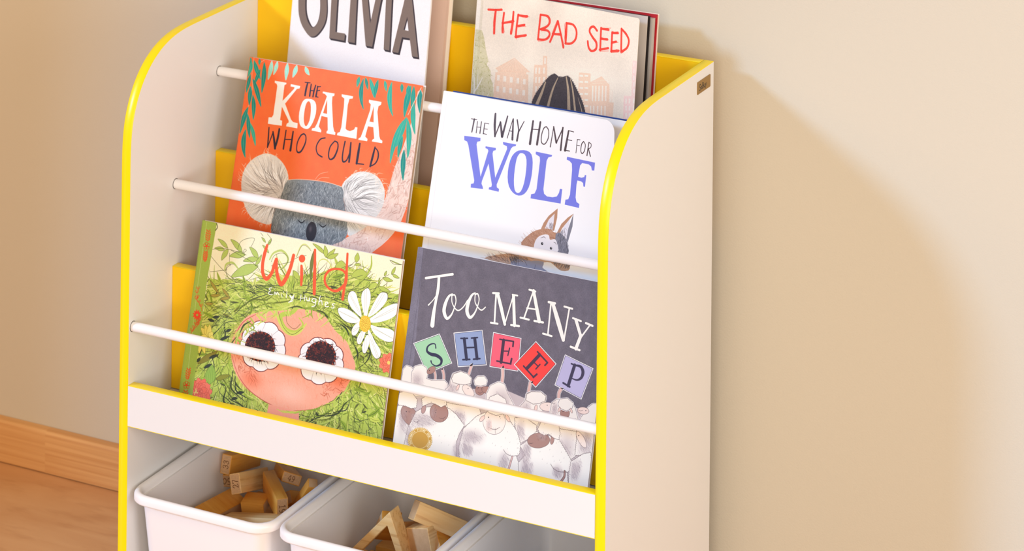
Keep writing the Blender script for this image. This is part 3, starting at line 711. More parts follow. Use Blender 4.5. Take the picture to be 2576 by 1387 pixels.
('L',[.22,.76,.22],24,'724 1515 780 1486 826 1509/748 1480 800 1474 855 1448/858 1456 910 1449 959 1456/839 1528 890 1520 940 1525/1031 1541 1082 1536 1133 1535/842 1459 894 1452 942 1466/916 1458 966 1462 1019 1445/885 1523 935 1526 987 1513/1011 1506 1060 1511 1111 1508/921 1506 969 1522 1016 1538/870 1520 924 1499 973 1511/901 1512 950 1522 1003 1504/824 1520 877 1502 924 1525/976 1528 1023 1549 1076 1528/832 1491 881 1499 935 1480/940 1476 990 1478 1043 1460/899 1468 947 1484 1001 1461/1010 1472 1060 1474 1113 1454/1001 1499 1052 1489 1097 1527/1009 1557 1060 1554 1110 1553/721 1493 768 1515 822 1489/729 1482 776 1506 834 1456/811 1506 861 1507 915 1485/1015 1548 1064 1559 1120 1521/969 1495 1017 1511 1069 1498/988 1469 1039 1462 1090 1457/780 1436 831 1429 883 1424/743 1434 792 1442 850 1399/963 1496 1013 1500 1065 1489/1033 1525 1082 1537 1131 1542/1036 1488 1087 1480 1130 1522/817 1433 868 1429 916 1443/756 1454 806 1462 864 1414/983 1545 1028 1575 1082 1554',{'al':.7,'rough':.4}),
('F','218 1466 371 1337',3.67,.03,25,{'out':26}),
('F','399 1405 527 1318',3.67,.03,25,{'out':26}),
('F','247 1297 389 1330',3.67,.03,25,{'out':26}),
('F','527 1318 387 1275',3.67,.03,25,{'out':26}),
('F','195 1197 306 1216',3.67,.03,25,{'out':26}),
('L',[.22,.54,.22],8,'670 1135 694 1106 760 1138',{'al':.7}),
('L',[.22,.54,.22],9,'457 1156 490 1186 539 1207',{'al':.7}),
('L',[.22,.54,.22],10,'731 1195 767 1203 821 1194',{'al':.7}),
('L',[.22,.54,.22],11,'388 1045 390 1065 482 1020',{'al':.7}),
('L',[.22,.54,.22],8,'858 1134 841 1166 946 1144',{'al':.7}),
('L',[.22,.54,.22],9,'314 1141 320 1152 400 1174',{'al':.7}),
('L',[.22,.54,.22],10,'524 1141 528 1140 602 1215',{'al':.7}),
('L',[.22,.54,.22],11,'830 1313 828 1338 924 1283',{'al':.7}),
('L',[.22,.54,.22],8,'715 1264 787 1259 813 1215',{'al':.7}),
('L',[.22,.54,.22],9,'517 1102 485 1106 608 1095',{'al':.7}),
('L',[.22,.54,.22],10,'507 1088 542 1134 588 1141',{'al':.7}),
('L',[.22,.54,.22],11,'260 1201 280 1185 358 1157',{'al':.7}),
('L',[.22,.54,.22],8,'663 1195 673 1198 751 1204',{'al':.7}),
('L',[.22,.54,.22],9,'786 1113 824 1123 873 1128',{'al':.7}),
('L',[.22,.54,.22],10,'468 1035 468 1035 550 1084',{'al':.7}),
('L',[.22,.54,.22],11,'754 1165 732 1184 849 1134',{'al':.7}),
('L',[.22,.54,.22],8,'381 1131 392 1133 463 1179',{'al':.7}),
('L',[.22,.54,.22],9,'520 1203 591 1226 618 1157',{'al':.7}),
('L',[.22,.54,.22],10,'745 1240 804 1250 825 1300',{'al':.7}),
('L',[.22,.54,.22],11,'640 1226 713 1263 740 1167',{'al':.7}),
('L',[.22,.54,.22],8,'260 1221 320 1238 345 1256',{'al':.7}),
('L',[.22,.54,.22],9,'863 1256 883 1265 945 1301',{'al':.7}),
('L',[.22,.54,.22],10,'325 1200 309 1195 420 1176',{'al':.7}),
('L',[.22,.54,.22],11,'483 1086 587 1103 583 1033',{'al':.7}),
('L',[.22,.54,.22],8,'701 1157 730 1169 791 1158',{'al':.7}),
('L',[.22,.54,.22],9,'576 1079 608 1094 666 1082',{'al':.7}),
('L',[.22,.54,.22],10,'365 1020 379 1047 456 1014',{'al':.7}),
('L',[.22,.54,.22],11,'761 1198 773 1177 848 1212',{'al':.7}),
('L',[.22,.54,.22],8,'287 1029 326 1066 372 1064',{'al':.7}),
('L',[.22,.54,.22],9,'337 1232 348 1230 415 1309',{'al':.7}),
('L',[.22,.54,.22],10,'683 1125 751 1151 779 1090',{'al':.7}),
('L',[.22,.54,.22],11,'362 1207 422 1185 456 1190',{'al':.7}),
('L',[.22,.54,.22],8,'659 1148 698 1167 750 1145',{'al':.7}),
('L',[.22,.54,.22],9,'771 1163 777 1152 857 1183',{'al':.7}),
('L',[.22,.54,.22],10,'786 1282 817 1301 884 1226',{'al':.7}),
('L',[.22,.54,.22],11,'895 1264 956 1316 994 1203',{'al':.7}),
('L',[.22,.54,.22],8,'301 1040 368 1036 387 1065',{'al':.7}),
('L',[.22,.54,.22],9,'674 1162 599 1184 754 1220',{'al':.7}),
('L',[.22,.54,.22],10,'364 1051 387 1087 442 1128',{'al':.7}),
('L',[.22,.54,.22],11,'698 1083 704 1120 791 1066',{'al':.7}),
('L',[.22,.54,.22],8,'540 1269 545 1245 626 1294',{'al':.7}),
('L',[.22,.54,.22],9,'511 1206 544 1232 591 1273',{'al':.7}),
('L',[.22,.54,.22],10,'515 1144 531 1158 614 1093',{'al':.7}),
('L',[.22,.54,.22],11,'410 1187 400 1197 493 1228',{'al':.7}),
('L',[.22,.54,.22],8,'598 1146 649 1182 683 1175',{'al':.7}),
('L',[.22,.54,.22],9,'726 1167 712 1147 809 1206',{'al':.7}),
('L',[.22,.54,.22],10,'865 1230 873 1251 957 1213',{'al':.7}),
('L',[.22,.54,.22],11,'831 1215 858 1231 917 1241',{'al':.7}),
('L',[.22,.54,.22],8,'898 1314 920 1344 984 1335',{'al':.7}),
('L',[.22,.54,.22],9,'865 1147 896 1151 943 1214',{'al':.7}),
('F','1737 2013 1546 2104',4.32,.03,27,{'out':28}),
('F','1748 1979 1711 2108',6.05,.03,27,{'out':28}),
('F','1753 1980 1856 2096',4.75,.03,27,{'out':28}),
('F','1764 1977 1906 2050',5.4,.03,27,{'out':28}),
('F','2033 1936 1885 1903',10.8,.03,27,{'out':28}),
('F','2321 1895 2114 1833',11.9,.03,27,{'out':28}),
('F','2155 1992 2160 2101',6.48,.03,27,{'out':28}),
('F','2489 1781 2485 1878',2.81,.03,27,{'out':28}),
('F','2479 1779 2649 1754',4.75,.03,27,{'out':28}),
('F','2527 1885 2668 1873',4.75,.03,27,{'out':28}),
('F','2546 1906 2569 1968',2.81,.03,27,{'out':28}),
('F','2637 1939 2677 2030',3.67,.03,27,{'out':28}),
('F','2648 1941 2747 1918',3.45,.03,27,{'out':28}),
('F','2598 2093 2758 2066',1.08,.03,27,{'out':28}),
('F','2222 1977 2138 1963',3.24,.03,27,{'out':28}),
('F','1334 1765 1437 1674',6.48,.03,27,{'out':28}),
('F','1575 2032 1588 1682',4.32,.04,29,{'out':30}),
('L',[1.08,2.81,2.16],14,'2345 2096 2361 1991 2321 1895 2268 1815',{'al':.95}),
('L',[.65,1.3,.65],31,'1348 1922 1390 2047 1451 2079 1523 2041/1651 1791 1663 1920 1734 1959 1817 1918 1849 1852/1849 1852 1819 1910',{'al':.8}),
('L',.43,23,'1354 1923 1400 2048 1464 2063 1537 2021/1795 1708 1855 1817 1973 1899 2115 1968/2078 1639 2233 1764 2361 1919/2450 1756 2519 1866 2606 1934/1987 1812 2113 1842/1674 1642 1850 1708 2057 1779 2261 1867/1276 1855 1386 1928 1481 1957/1521 1842 1477 1771/2213 1966 2301 1954 2371 1921/2416 1697 2460 1758/1390 1558 1627 1589 1889 1598/2593 2092 2652 2057 2758 2066',{'al':.8}),
('L',[.22,.65,.22],8,'1882 1606 1945 1617 2011 1613',{'al':.7,'rough':.3}),
('L',[.22,.65,.22],9,'1430 1629 1496 1625 1553 1686',{'al':.7,'rough':.3}),
('L',[.22,.65,.22],10,'1576 1552 1641 1561 1705 1572',{'al':.7,'rough':.3}),
('L',[.22,.65,.22],11,'1386 1603 1451 1610 1519 1602',{'al':.7,'rough':.3}),
('L',[.22,.65,.22],8,'1901 1606 1961 1642 2029 1625',{'al':.7,'rough':.3}),
('L',[.22,.65,.22],9,'1384 1493 1447 1518 1515 1503',{'al':.7,'rough':.3}),
('L',[.22,.65,.22],10,'1570 1507 1633 1524 1706 1484',{'al':.7,'rough':.3}),
('L',[.22,.65,.22],11,'1572 1587 1638 1589 1709 1556',{'al':.7,'rough':.3}),
('L',[.22,.65,.22],8,'2027 1737 2092 1736 2153 1765',{'al':.7,'rough':.3}),
('L',[.22,.65,.22],9,'1872 1642 1932 1675 2007 1613',{'al':.7,'rough':.3}),
('L',[.22,.65,.22],10,'2080 1669 2142 1689 2206 1695',{'al':.7,'rough':.3}),
('L',[.22,.65,.22],11,'1636 1578 1700 1593 1763 1610',{'al':.7,'rough':.3}),
('L',[.22,.65,.22],8,'1567 1552 1631 1560 1699 1551',{'al':.7,'rough':.3}),
('L',[.22,.65,.22],9,'1599 1488 1663 1495 1724 1528',{'al':.7,'rough':.3}),
('L',[.22,.65,.22],10,'2035 1714 2098 1725 2154 1784',{'al':.7,'rough':.3}),
('L',[.22,.65,.22],11,'1731 1645 1794 1665 1859 1668',{'al':.7,'rough':.3}),
('L',[.22,.65,.22],8,'2016 1564 2079 1578 2142 1589',{'al':.7,'rough':.3}),
('L',[.22,.65,.22],9,'1500 1541 1560 1577 1621 1609',{'al':.7,'rough':.3}),
('L',[.22,.65,.22],10,'1790 1591 1852 1611 1920 1596',{'al':.7,'rough':.3}),
('L',[.22,.65,.22],11,'1623 1549 1691 1540 1752 1568',{'al':.7,'rough':.3}),
('L',[.22,.65,.22],8,'1495 1531 1557 1555 1626 1536',{'al':.7,'rough':.3}),
('L',[.22,.65,.22],9,'1840 1589 1904 1593 1969 1599',{'al':.7,'rough':.3}),
('L',[.22,.65,.22],10,'1617 1662 1679 1684 1743 1700',{'al':.7,'rough':.3}),
('L',[.22,.65,.22],11,'1549 1544 1611 1572 1673 1597',{'al':.7,'rough':.3}),
('L',[.22,.65,.22],8,'1554 1643 1619 1649 1678 1695',{'al':.7,'rough':.3}),
('L',[.22,.65,.22],9,'1884 1644 1945 1676 2014 1651',{'al':.7,'rough':.3}),
('L',[.22,.65,.22],10,'1910 1714 1974 1723 2040 1714',{'al':.7,'rough':.3}),
('L',[.22,.65,.22],11,'1716 1647 1783 1643 1845 1667',{'al':.7,'rough':.3}),
('L',[.22,.65,.22],8,'1445 1618 1510 1626 1573 1648',{'al':.7,'rough':.3}),
('L',[.22,.65,.22],9,'1867 1574 1928 1600 1988 1639',{'al':.7,'rough':.3}),
('L',[.22,.65,.22],10,'1700 1601 1764 1609 1830 1609',{'al':.7,'rough':.3}),
('L',[.22,.65,.22],11,'1966 1602 2031 1604 2087 1661',{'al':.7,'rough':.3}),
('L',[.22,.65,.22],8,'1481 1622 1546 1629 1612 1628',{'al':.7,'rough':.3}),
('L',[.22,.65,.22],9,'1926 1686 1987 1717 2052 1721',{'al':.7,'rough':.3}),
('L',[.22,.65,.22],10,'1963 1675 2024 1705 2087 1720',{'al':.7,'rough':.3}),
('L',[.22,.65,.22],11,'1750 1656 1813 1675 1880 1662',{'al':.7,'rough':.3}),
('L',[.22,.65,.22],8,'1924 1674 1989 1677 2053 1689',{'al':.7,'rough':.3}),
('L',[.22,.65,.22],9,'2083 1708 2144 1736 2211 1724',{'al':.7,'rough':.3}),
('L',[.22,.65,.22],10,'1422 1525 1488 1526 1549 1557',{'al':.7,'rough':.3}),
('L',[.22,.65,.22],11,'1993 1622 2058 1626 2116 1669',{'al':.7,'rough':.3}),
('P',32,'627 841 692 1022 802 1163 989 1240 1233 1296 1571 1372 1820 1344 1992 1206 2162 1113 2244 996 2307 898 2317 799 2252 666 2160 500 1961 372 1708 268 1480 234 1248 257 935 358 739 504 641 691',{'smooth':3}),
('H','627 841 692 1022 802 1163 989 1240 1233 1296 1571 1372 1820 1344 1992 1206 2162 1113 2244 996 2307 898 2317 799 2252 666 2160 500 1961 372 1708 268 1480 234 1248 257 935 358 739 504 641 691',900,5.35,.75,[33,34,35],70,{'al':.35,'jit':.7}),
('D',95.9,47.8,23.5,36,{'soft':1,'al':.7,'ry':16}),
('D',211.3,66.6,21.4,36,{'soft':1,'al':.7,'ry':18.2}),
('D',71.9,85.7,15,37,{'soft':1,'al':.6,'ry':26.7}),
('D',150.4,42.3,37.4,38,{'soft':1,'al':.8,'ry':18.2}),
('L',[.53,1.07,.53],39,'653 689 780 489 970 347 1259 255 1534 240 1847 311/658 891 739 1075 937 1217',{'al':.7}),
('P',40,'1237 255 1214 -70 1694 -22 1651 249'),
('H','653 756 770 554 1005 464 984 593 802 693',90,6.42,.64,[41,42],50,{'al':.7,'jit':.6}),
('H','1950 680 2256 780 2185 549 1879 448',90,6.42,.64,[41,42],-30,{'al':.7,'jit':.6}),
('P',43,'1376 875 1362 801 1302 746 1220 731 1146 762 1110 827 1124 901 1184 956 1266 970 1340 939',{'smooth':2}),
('P',43,'1313 770 1299 697 1239 642 1157 627 1083 658 1046 722 1061 796 1121 851 1203 866 1277 835',{'smooth':2}),
('P',43,'1192 723 1178 649 1118 594 1035 579 961 610 924 675 938 749 999 803 1082 818 1155 787',{'smooth':2}),
('P',43,'1069 754 1055 680 995 625 912 610 837 641 800 706 814 780 875 835 958 850 1032 819',{'smooth':2}),
('P',43,'1002 850 987 776 927 721 844 706 770 737 732 802 747 876 807 931 890 946 965 915',{'smooth':2}),
('P',43,'1022 966 1008 892 948 837 865 822 790 853 753 918 767 992 827 1047 911 1062 985 1031',{'smooth':2}),
('P',43,'1121 1047 1107 973 1047 918 963 903 889 934 852 999 866 1074 927 1128 1010 1143 1084 1112',{'smooth':2}),
('P',43,'1251 1055 1237 981 1177 926 1094 911 1020 943 983 1008 997 1082 1058 1137 1141 1151 1214 1120',{'smooth':2}),
('P',43,'1352 987 1338 913 1278 858 1195 844 1122 875 1085 939 1099 1013 1159 1068 1242 1083 1315 1052',{'smooth':2}),
('P',44,'1366 874 1352 803 1294 750 1215 736 1143 766 1108 828 1122 900 1179 953 1259 967 1330 937',{'smooth':2}),
('P',44,'1305 774 1291 703 1233 650 1153 635 1082 665 1047 727 1060 799 1118 852 1198 866 1269 836',{'smooth':2}),
('P',44,'1188 728 1174 656 1116 603 1036 589 964 619 929 681 942 753 1001 806 1081 820 1152 790',{'smooth':2}),
('P',44,'1069 758 1055 686 997 633 917 619 845 649 809 711 823 783 881 836 961 850 1033 820',{'smooth':2}),
('P',44,'1004 851 990 779 932 726 851 712 779 741 743 804 757 876 815 929 896 943 968 913',{'smooth':2}),
('P',44,'1023 962 1010 891 951 838 871 823 799 853 763 916 777 988 835 1041 916 1055 988 1025',{'smooth':2}),
('P',44,'1119 1040 1105 969 1047 916 967 902 895 932 859 995 873 1067 931 1120 1011 1134 1083 1103',{'smooth':2}),
('P',44,'1245 1048 1231 977 1173 924 1093 910 1021 940 986 1003 999 1075 1058 1128 1138 1142 1209 1111',{'smooth':2}),
('P',44,'1342 983 1328 911 1270 859 1191 844 1119 874 1084 937 1098 1009 1156 1061 1235 1076 1307 1045',{'smooth':2}),
('P',44,'1267 905 1253 807 1187 725 1086 681 975 687 886 742 843 830 856 929 922 1011 1025 1055 1135 1048 1223 994',{'smooth':2}),
('L',[.32,.75],45,'1196 787 1301 759/1090 705 1156 639/949 694 963 626/841 760 812 726/815 871 775 893/885 976 869 1049/1017 1025 1050 1119/1149 995 1233 1072/1220 901 1332 929',{'al':.8}),
('P',46,'1221 893 1213 818 1166 751 1090 705 999 689 912 706 846 753 814 820 823 896 870 963 947 1009 1037 1025 1124 1008 1190 961',{'smooth':3}),
('H','1221 893 1213 818 1166 751 1090 705 999 689 912 706 846 753 814 820 823 896 870 963 947 1009 1037 1025 1124 1008 1190 961',420,4.81,.7,[47,48,49,50,51],(101.8,85.7),{'al':.85,'jit':1.6,'curve':1.5}),
('D',120.7,89,1.07,52),
('D',120.7,84.6,1.07,52),
('D',119.1,80.3,1.07,52),
('D',116.1,76.4,1.07,52),
('D',112,73.2,1.07,52),
('D',107,71.1,1.07,52),
('D',101.6,70.1,1.07,52),
('D',96.2,70.4,1.07,52),
('D',91.3,71.9,1.07,52),
('D',87.2,74.6,1.07,52),
('D',84.3,78.1,1.07,52),
('D',82.8,82.3,1.07,52),
('D',82.9,86.8,1.07,52),
('D',84.5,91.1,1.07,52),
('D',87.5,95,1.07,52),
('D',91.7,98.2,1.07,52),
('D',96.7,100.4,1.07,52),
('D',102.1,101.3,1.07,52),
('D',107.4,101,1.07,52),
('D',112.3,99.4,1.07,52),
('D',116.4,96.8,1.07,52),
('D',119.3,93.2,1.07,52),
('P',43,'2168 857 2153 789 2094 738 2013 723 1942 751 1907 810 1922 878 1981 930 2062 944 2134 917',{'smooth':2}),
('P',43,'2105 760 2090 692 2031 640 1950 626 1878 653 1843 713 1858 781 1918 832 1999 847 2070 819',{'smooth':2}),
('P',43,'1986 715 1971 646 1912 595 1831 580 1759 607 1723 667 1739 735 1798 787 1879 802 1951 774',{'smooth':2}),
('P',43,'1866 742 1851 674 1792 622 1710 607 1638 635 1603 694 1618 763 1678 815 1759 829 1831 802',{'smooth':2}),
('P',43,'1802 830 1787 761 1727 710 1646 695 1573 723 1538 782 1553 851 1613 903 1695 918 1767 890',{'smooth':2}),
('P',43,'1824 937 1809 869 1749 817 1667 802 1595 830 1560 890 1575 959 1635 1010 1716 1025 1788 997',{'smooth':2}),
('P',43,'1921 1013 1906 945 1847 893 1765 879 1693 906 1658 966 1673 1035 1733 1087 1814 1101 1886 1073',{'smooth':2}),
('P',43,'2049 1022 2034 954 1974 903 1893 888 1821 916 1786 976 1801 1044 1861 1096 1942 1110 2014 1082',{'smooth':2}),
('P',43,'2146 961 2131 892 2072 841 1991 826 1919 854 1884 914 1899 982 1959 1034 2040 1048 2111 1020',{'smooth':2}),
('P',44,'2158 857 2143 791 2086 741 2008 727 1939 754 1905 811 1920 877 1977 927 2055 941 2124 914',{'smooth':2}),
('P',44,'2097 763 2082 697 2025 647 1947 633 1878 660 1844 717 1858 783 1916 833 1994 847 2063 820',{'smooth':2}),
('P',44,'1981 719 1967 653 1910 603 1831 589 1762 616 1728 673 1742 739 1800 789 1878 803 1948 776',{'smooth':2}),
('P',44,'1866 746 1851 679 1794 630 1715 615 1645 642 1611 700 1626 766 1684 816 1762 830 1832 803',{'smooth':2}),
('P',44,'1804 831 1789 764 1732 715 1653 700 1583 727 1549 785 1563 851 1621 901 1700 915 1770 888',{'smooth':2}),
('P',44,'1825 934 1810 868 1753 818 1674 804 1604 831 1570 889 1584 955 1642 1005 1721 1019 1791 992',{'smooth':2}),
('P',44,'1919 1008 1904 941 1847 892 1768 878 1699 904 1664 962 1679 1029 1737 1079 1816 1092 1885 1065',{'smooth':2}),
('P',44,'2042 1016 2027 950 1970 901 1892 887 1822 914 1788 971 1803 1038 1861 1087 1939 1101 2008 1074',{'smooth':2}),
('P',44,'2136 957 2122 891 2064 841 1986 827 1917 854 1883 911 1898 978 1955 1027 2034 1041 2103 1014',{'smooth':2}),
('P',44,'2061 884 2047 793 1981 717 1881 675 1774 679 1688 728 1646 810 1660 901 1727 978 1827 1020 1935 1015 2020 965',{'smooth':2}),
('L',[.32,.75],45,'2021 825 2093 749/1916 744 1949 637/1778 733 1761 622/1673 798 1615 713/1648 908 1581 867/1717 1012 1675 1012/1847 1060 1853 1079/1976 1031 2031 1038/2044 938 2125 907',{'al':.8}),
('P',46,'2046 930 2037 856 1991 790 1916 744 1827 728 1742 745 1678 791 1647 858 1656 933 1702 999 1778 1045 1867 1061 1951 1043 2015 997',{'smooth':3}),
('H','2046 930 2037 856 1991 790 1916 744 1827 728 1742 745 1678 791 1647 858 1656 933 1702 999 1778 1045 1867 1061 1951 1043 2015 997',420,4.81,.7,[47,48,49,50,51],(184.7,89.4),{'al':.85,'jit':1.6,'curve':1.5}),
('D',203.2,92.7,1.07,52),
('D',203.1,88.4,1.07,52),
('D',201.5,84.1,1.07,52),
('D',198.6,80.2,1.07,52),
('D',194.5,77.1,1.07,52),
('D',189.7,74.9,1.07,52),
('D',184.4,74,1.07,52),
('D',179.1,74.3,1.07,52),
('D',174.3,75.8,1.07,52),
('D',170.4,78.4,1.07,52),
('D',167.5,82,1.07,52),
('D',166.1,86.1,1.07,52),
('D',166.2,90.5,1.07,52),
('D',167.8,94.8,1.07,52),
('D',170.7,98.7,1.07,52),
('D',174.8,101.8,1.07,52),
('D',179.7,103.9,1.07,52),
('D',185,104.9,1.07,52),
('D',190.3,104.6,1.07,52),
('D',195.1,103,1.07,52),
('D',199,100.4,1.07,52),
('D',201.8,96.9,1.07,52),
('L',[1.6,4.81,5.88,4.81,2.67,1.07],53,'1505 1449 1406 1312 1243 1239 1317 1114 1463 1095 1556 1192 1491 1260'),
('L',[1.6,4.81,3.74,1.6],54,'1143 1311 1256 1152 1374 1071 1506 1094 1597 1212'),
('L',.53,55,'1203 1277 1293 1128 1430 1063 1561 1161/1314 1274 1340 1180 1446 1128 1522 1199',{'al':.8}),
('L',[2.14,1.6,.53],1,'754 1046 820 985 786 926',{'al':.95}),
('L',[2.14,1.6,.53],2,'2134 1251 2112 1176 2097 1121',{'al':.95}),
('L',[2.14,1.6,.53],3,'1759 1396 1820 1336 1726 1266',{'al':.95}),
('L',[2.14,1.6,.53],4,'1885 1371 1942 1311 1911 1252',{'al':.95}),
('L',[2.14,1.6,.53],5,'2151 1236 2118 1160 2120 1107',{'al':.95}),
('L',[2.14,1.6,.53],6,'2108 1270 2207 1217 2205 1164',{'al':.95}),
('L',[2.14,1.6,.53],1,'844 1141 894 1078 754 1000',{'al':.95}),
('L',[2.14,1.6,.53],2,'1281 1361 1293 1292 1358 1250',{'al':.95}),
('L',[2.14,1.6,.53],3,'1527 1402 1596 1342 1666 1302',{'al':.95}),
('L',[2.14,1.6,.53],4,'733 1016 722 942 768 897',{'al':.95}),
('L',[2.14,1.6,.53],5,'693 942 683 868 681 814',{'al':.95}),
('L',[2.14,1.6,.53],6,'1594 1405 1572 1330 1629 1286',{'al':.95}),
('L',[2.14,1.6,.53],1,'1594 1405 1607 1336 1620 1285',{'al':.95}),
('L',[2.14,1.6,.53],2,'692 939 691 867 701 816',{'al':.95}),
('L',[2.14,1.6,.53],3,'733 1015 720 941 695 883',{'al':.95}),
('L',[2.14,1.6,.53],4,'1573 1404 1608 1339 1589 1282',{'al':.95}),
('L',[2.14,1.6,.53],5,'1750 1397 1787 1333 1749 1273',{'al':.95}),
('L',[2.14,1.6,.53],6,'775 1070 833 1009 787 947',{'al':.95}),
('L',[2.14,1.6,.53],1,'1882 1372 1890 1303 1950 1260',{'al':.95}),
('L',[2.14,1.6,.53],2,'942 1214 1053 1162 908 1083',{'al':.95}),
('L',[2.14,1.6,.53],3,'1876 1374 1898 1307 1935 1260',{'al':.95}),
('L',[2.14,1.6,.53],4,'1783 1393 1785 1322 1716 1257',{'al':.95}),
('L',[2.14,1.6,.53],5,'1642 1405 1652 1335 1677 1286',{'al':.95}),
('L',[2.14,1.6,.53],6,'917 1198 985 1138 948 1078',{'al':.95}),
('L',[2.14,1.6,.53],1,'1155 1321 1187 1255 1112 1188',{'al':.95}),
('L',[2.14,1.6,.53],2,'1147 1318 1181 1252 1007 1169',{'al':.95}),
('L',[2.14,1.6,.53],3,'2122 1260 2152 1195 2150 1142',{'al':.95}),
('L',[2.14,1.6,.53],4,'2193 1191 2189 1120 2250 1078',{'al':.95}),
('L',[2.14,1.6,.53],5,'765 1059 730 981 701 922',{'al':.95}),
('L',[2.14,1.6,.53],6,'693 940 698 870 680 813',{'al':.95}),
('L',[2.14,1.6,.53],1,'1357 1379 1381 1312 1340 1251',{'al':.95}),
('L',[2.14,1.6,.53],2,'777 1073 775 1001 697 934',{'al':.95}),
('L',[2.14,1.6,.53],3,'676 890 746 831 584 749',{'al':.95}),
('L',[2.14,1.6,.53],4,'1746 1397 1743 1326 1809 1284',{'al':.95}),
('L',[2.14,1.6,.53],5,'1887 1371 1893 1301 1969 1261',{'al':.95}),
('L',[2.14,1.6,.53],6,'1079 1289 1168 1233 1147 1176',{'al':.95}),
('L',[2.14,1.6,.53],1,'1332 1374 1330 1302 1388 1258',{'al':.95}),
('L',[2.14,1.6,.53],2,'1930 1358 1870 1277 1796 1211',{'al':.95}),
('L',[2.14,1.6,.53],3,'1621 1405 1647 1338 1533 1265',{'al':.95}),
('L',[2.14,1.6,.53],4,'1361 1380 1339 1304 1372 1257',{'al':.95}),
('L',[2.14,1.6,.53],5,'801 1099 909 1047 827 979',{'al':.95}),
('L',[2.14,1.6,.53],6,'723 999 661 917 703 870',{'al':.95}),
('L',[2.14,1.6,.53],1,'808 1107 838 1041 947 1006',{'al':.95}),
('L',[2.14,1.6,.53],2,'704 965 691 891 826 861',{'al':.95}),
('L',[2.14,1.6,.53],3,'2113 1267 2086 1192 2109 1143',{'al':.95}),
('L',[2.14,1.6,.53],4,'1070 1285 1037 1208 1056 1158',{'al':.95}),
('L',[.53,1.87,.53],1,'1834 1346 1730 1386 1609 1374',{'al':.9}),
('L',[.53,1.87,.53],9,'2323 915 2329 1006 2274 1080',{'al':.9}),
('L',[.53,1.87,.53],5,'2276 683 2329 768 2320 857',{'al':.9}),
('L',[.53,1.87,.53],8,'1791 1354 1683 1390 1562 1373',{'al':.9}),
('L',[.53,1.87,.53],3,'1198 1304 1078 1274 990 1201/2162 1198 2102 1272 1998 1306',{'al':.9}),
('L',[.53,1.87,.53],11,'2325 893 2335 984 2284 1060',{'al':.9}),
('L',[.53,1.87,.53],4,'1485 1364 1363 1366 1252 1317',{'al':.9}),
('L',[.53,1.87,.53],11,'1893 1332 1794 1378 1673 1373',{'al':.9}),
('L',[.53,1.87,.53],5,'1818 1349 1713 1388 1592 1374',{'al':.9}),
('L',[.53,1.87,.53],3,'1818 1349 1713 1388 1592 1374',{'al':.9}),
('L',[.53,1.87,.53],5,'1748 284 1866 311 1955 382',{'al':.9}),
('L',[.53,1.87,.53],1,'2044 428 2142 488 2192 576',{'al':.9}),
('L',[.53,1.87,.53],6,'666 871 619 782 637 692',{'al':.9}),
('L',[.53,1.87,.53],9,'2167 533 2248 606 2273 698',{'al':.9}),
('L',[.53,1.87,.53],6,'2263 660 2321 743 2317 833',{'al':.9}),
('L',[.53,1.87,.53],2,'1480 228 1600 226 1710 275',{'al':.9}),
('L',[.53,1.87,.53],1,'1480 228 1600 226 1710 275',{'al':.9}),
('L',[.53,1.87,.53],3,'2207 1156 2158 1235 2060 1278',{'al':.9}),
('L',[.53,1.87,.53],6,'1350 222 1467 206 1584 243/1425 224 1544 216 1657 260',{'al':.9}),
('L',[.53,1.87,.53],3,'744 443 792 362 891 318',{'al':.9}),
('L',[.53,1.87,.53],11,'2262 1088 2229 1173 2142 1227',{'al':.9}),
('L',[.53,1.87,.53],2,'1142 1284 1024 1248 942 1171',{'al':.9}),
('L',[.53,1.87,.53],5,'1916 1325 1819 1374 1699 1372',{'al':.9}),
('L',[.53,1.87,.53],9,'1883 1335 1783 1380 1662 1374',{'al':.9}),
('L',[.53,1.87,.53],4,'664 567 682 477 760 414/1750 1360 1639 1391 1519 1370',{'al':.9}),
('L',[.53,1.87,.53],3,'772 416 827 338 930 299',{'al':.9}),
('L',[.53,1.87,.53],2,'635 732 616 640 663 559',{'al':.9}),
('L',[.53,1.87,.53],4,'728 462 771 379 867 332',{'al':.9}),
('L',[.53,1.87,.53],11,'2186 1177 2132 1254 2031 1292',{'al':.9}),
('L',[.53,1.87,.53],5,'2279 1059 2253 1145 2171 1203',{'al':.9}),
('L',[.53,1.87,.53],1,'648 612 656 521 725 452',{'al':.9}),
('L',[.53,1.87,.53],2,'2158 524 2240 595 2267 687',{'al':.9}),
('L',[.53,1.87,.53],8,'2321 933 2323 1023 2265 1096',{'al':.9}),
('L',[.53,1.87,.53],9,'682 905 628 818 638 727/2256 1097 2221 1181 2132 1234',{'al':.9}),
('L',[.53,1.87,.53],8,'690 515 721 428 808 372',{'al':.9}),
('L',[.53,1.87,.53],3,'854 352 925 283 1037 258',{'al':.9}),
('L',[.53,1.87,.53],6,'1992 395 2096 448 2154 534',{'al':.9}),
('L',[.53,1.87,.53],3,'635 695 624 602 678 525',{'al':.9}),
('L',[.53,1.87,.53],5,'2310 770 2346 859 2319 944',{'al':.9}),
('L',[.53,1.87,.53],11,'1960 376 2067 426 2129 510',{'al':.9}),
('L',[.53,1.87,.53],10,'1741 1362 1630 1392 1509 1369',{'al':.9}),
('L',[.53,1.87,.53],4,'2091 1248 2018 1315 1907 1338',{'al':.9}),
('L',[.53,1.87,.53],3,'2317 799 2347 888 2314 972',{'al':.9}),
('L',[.53,1.87,.53],4,'801 1068 717 995 690 901',{'al':.9}),
('L',[.53,1.87,.53],6,'704 494 739 409 829 356',{'al':.9}),
('L',[.53,1.87,.53],3,'2154 1204 2093 1278 1987 1311/777 411 833 334 936 296',{'al':.9}),
('L',[.53,1.87,.53],5,'2241 1116 2202 1199 2110 1248',{'al':.9}),
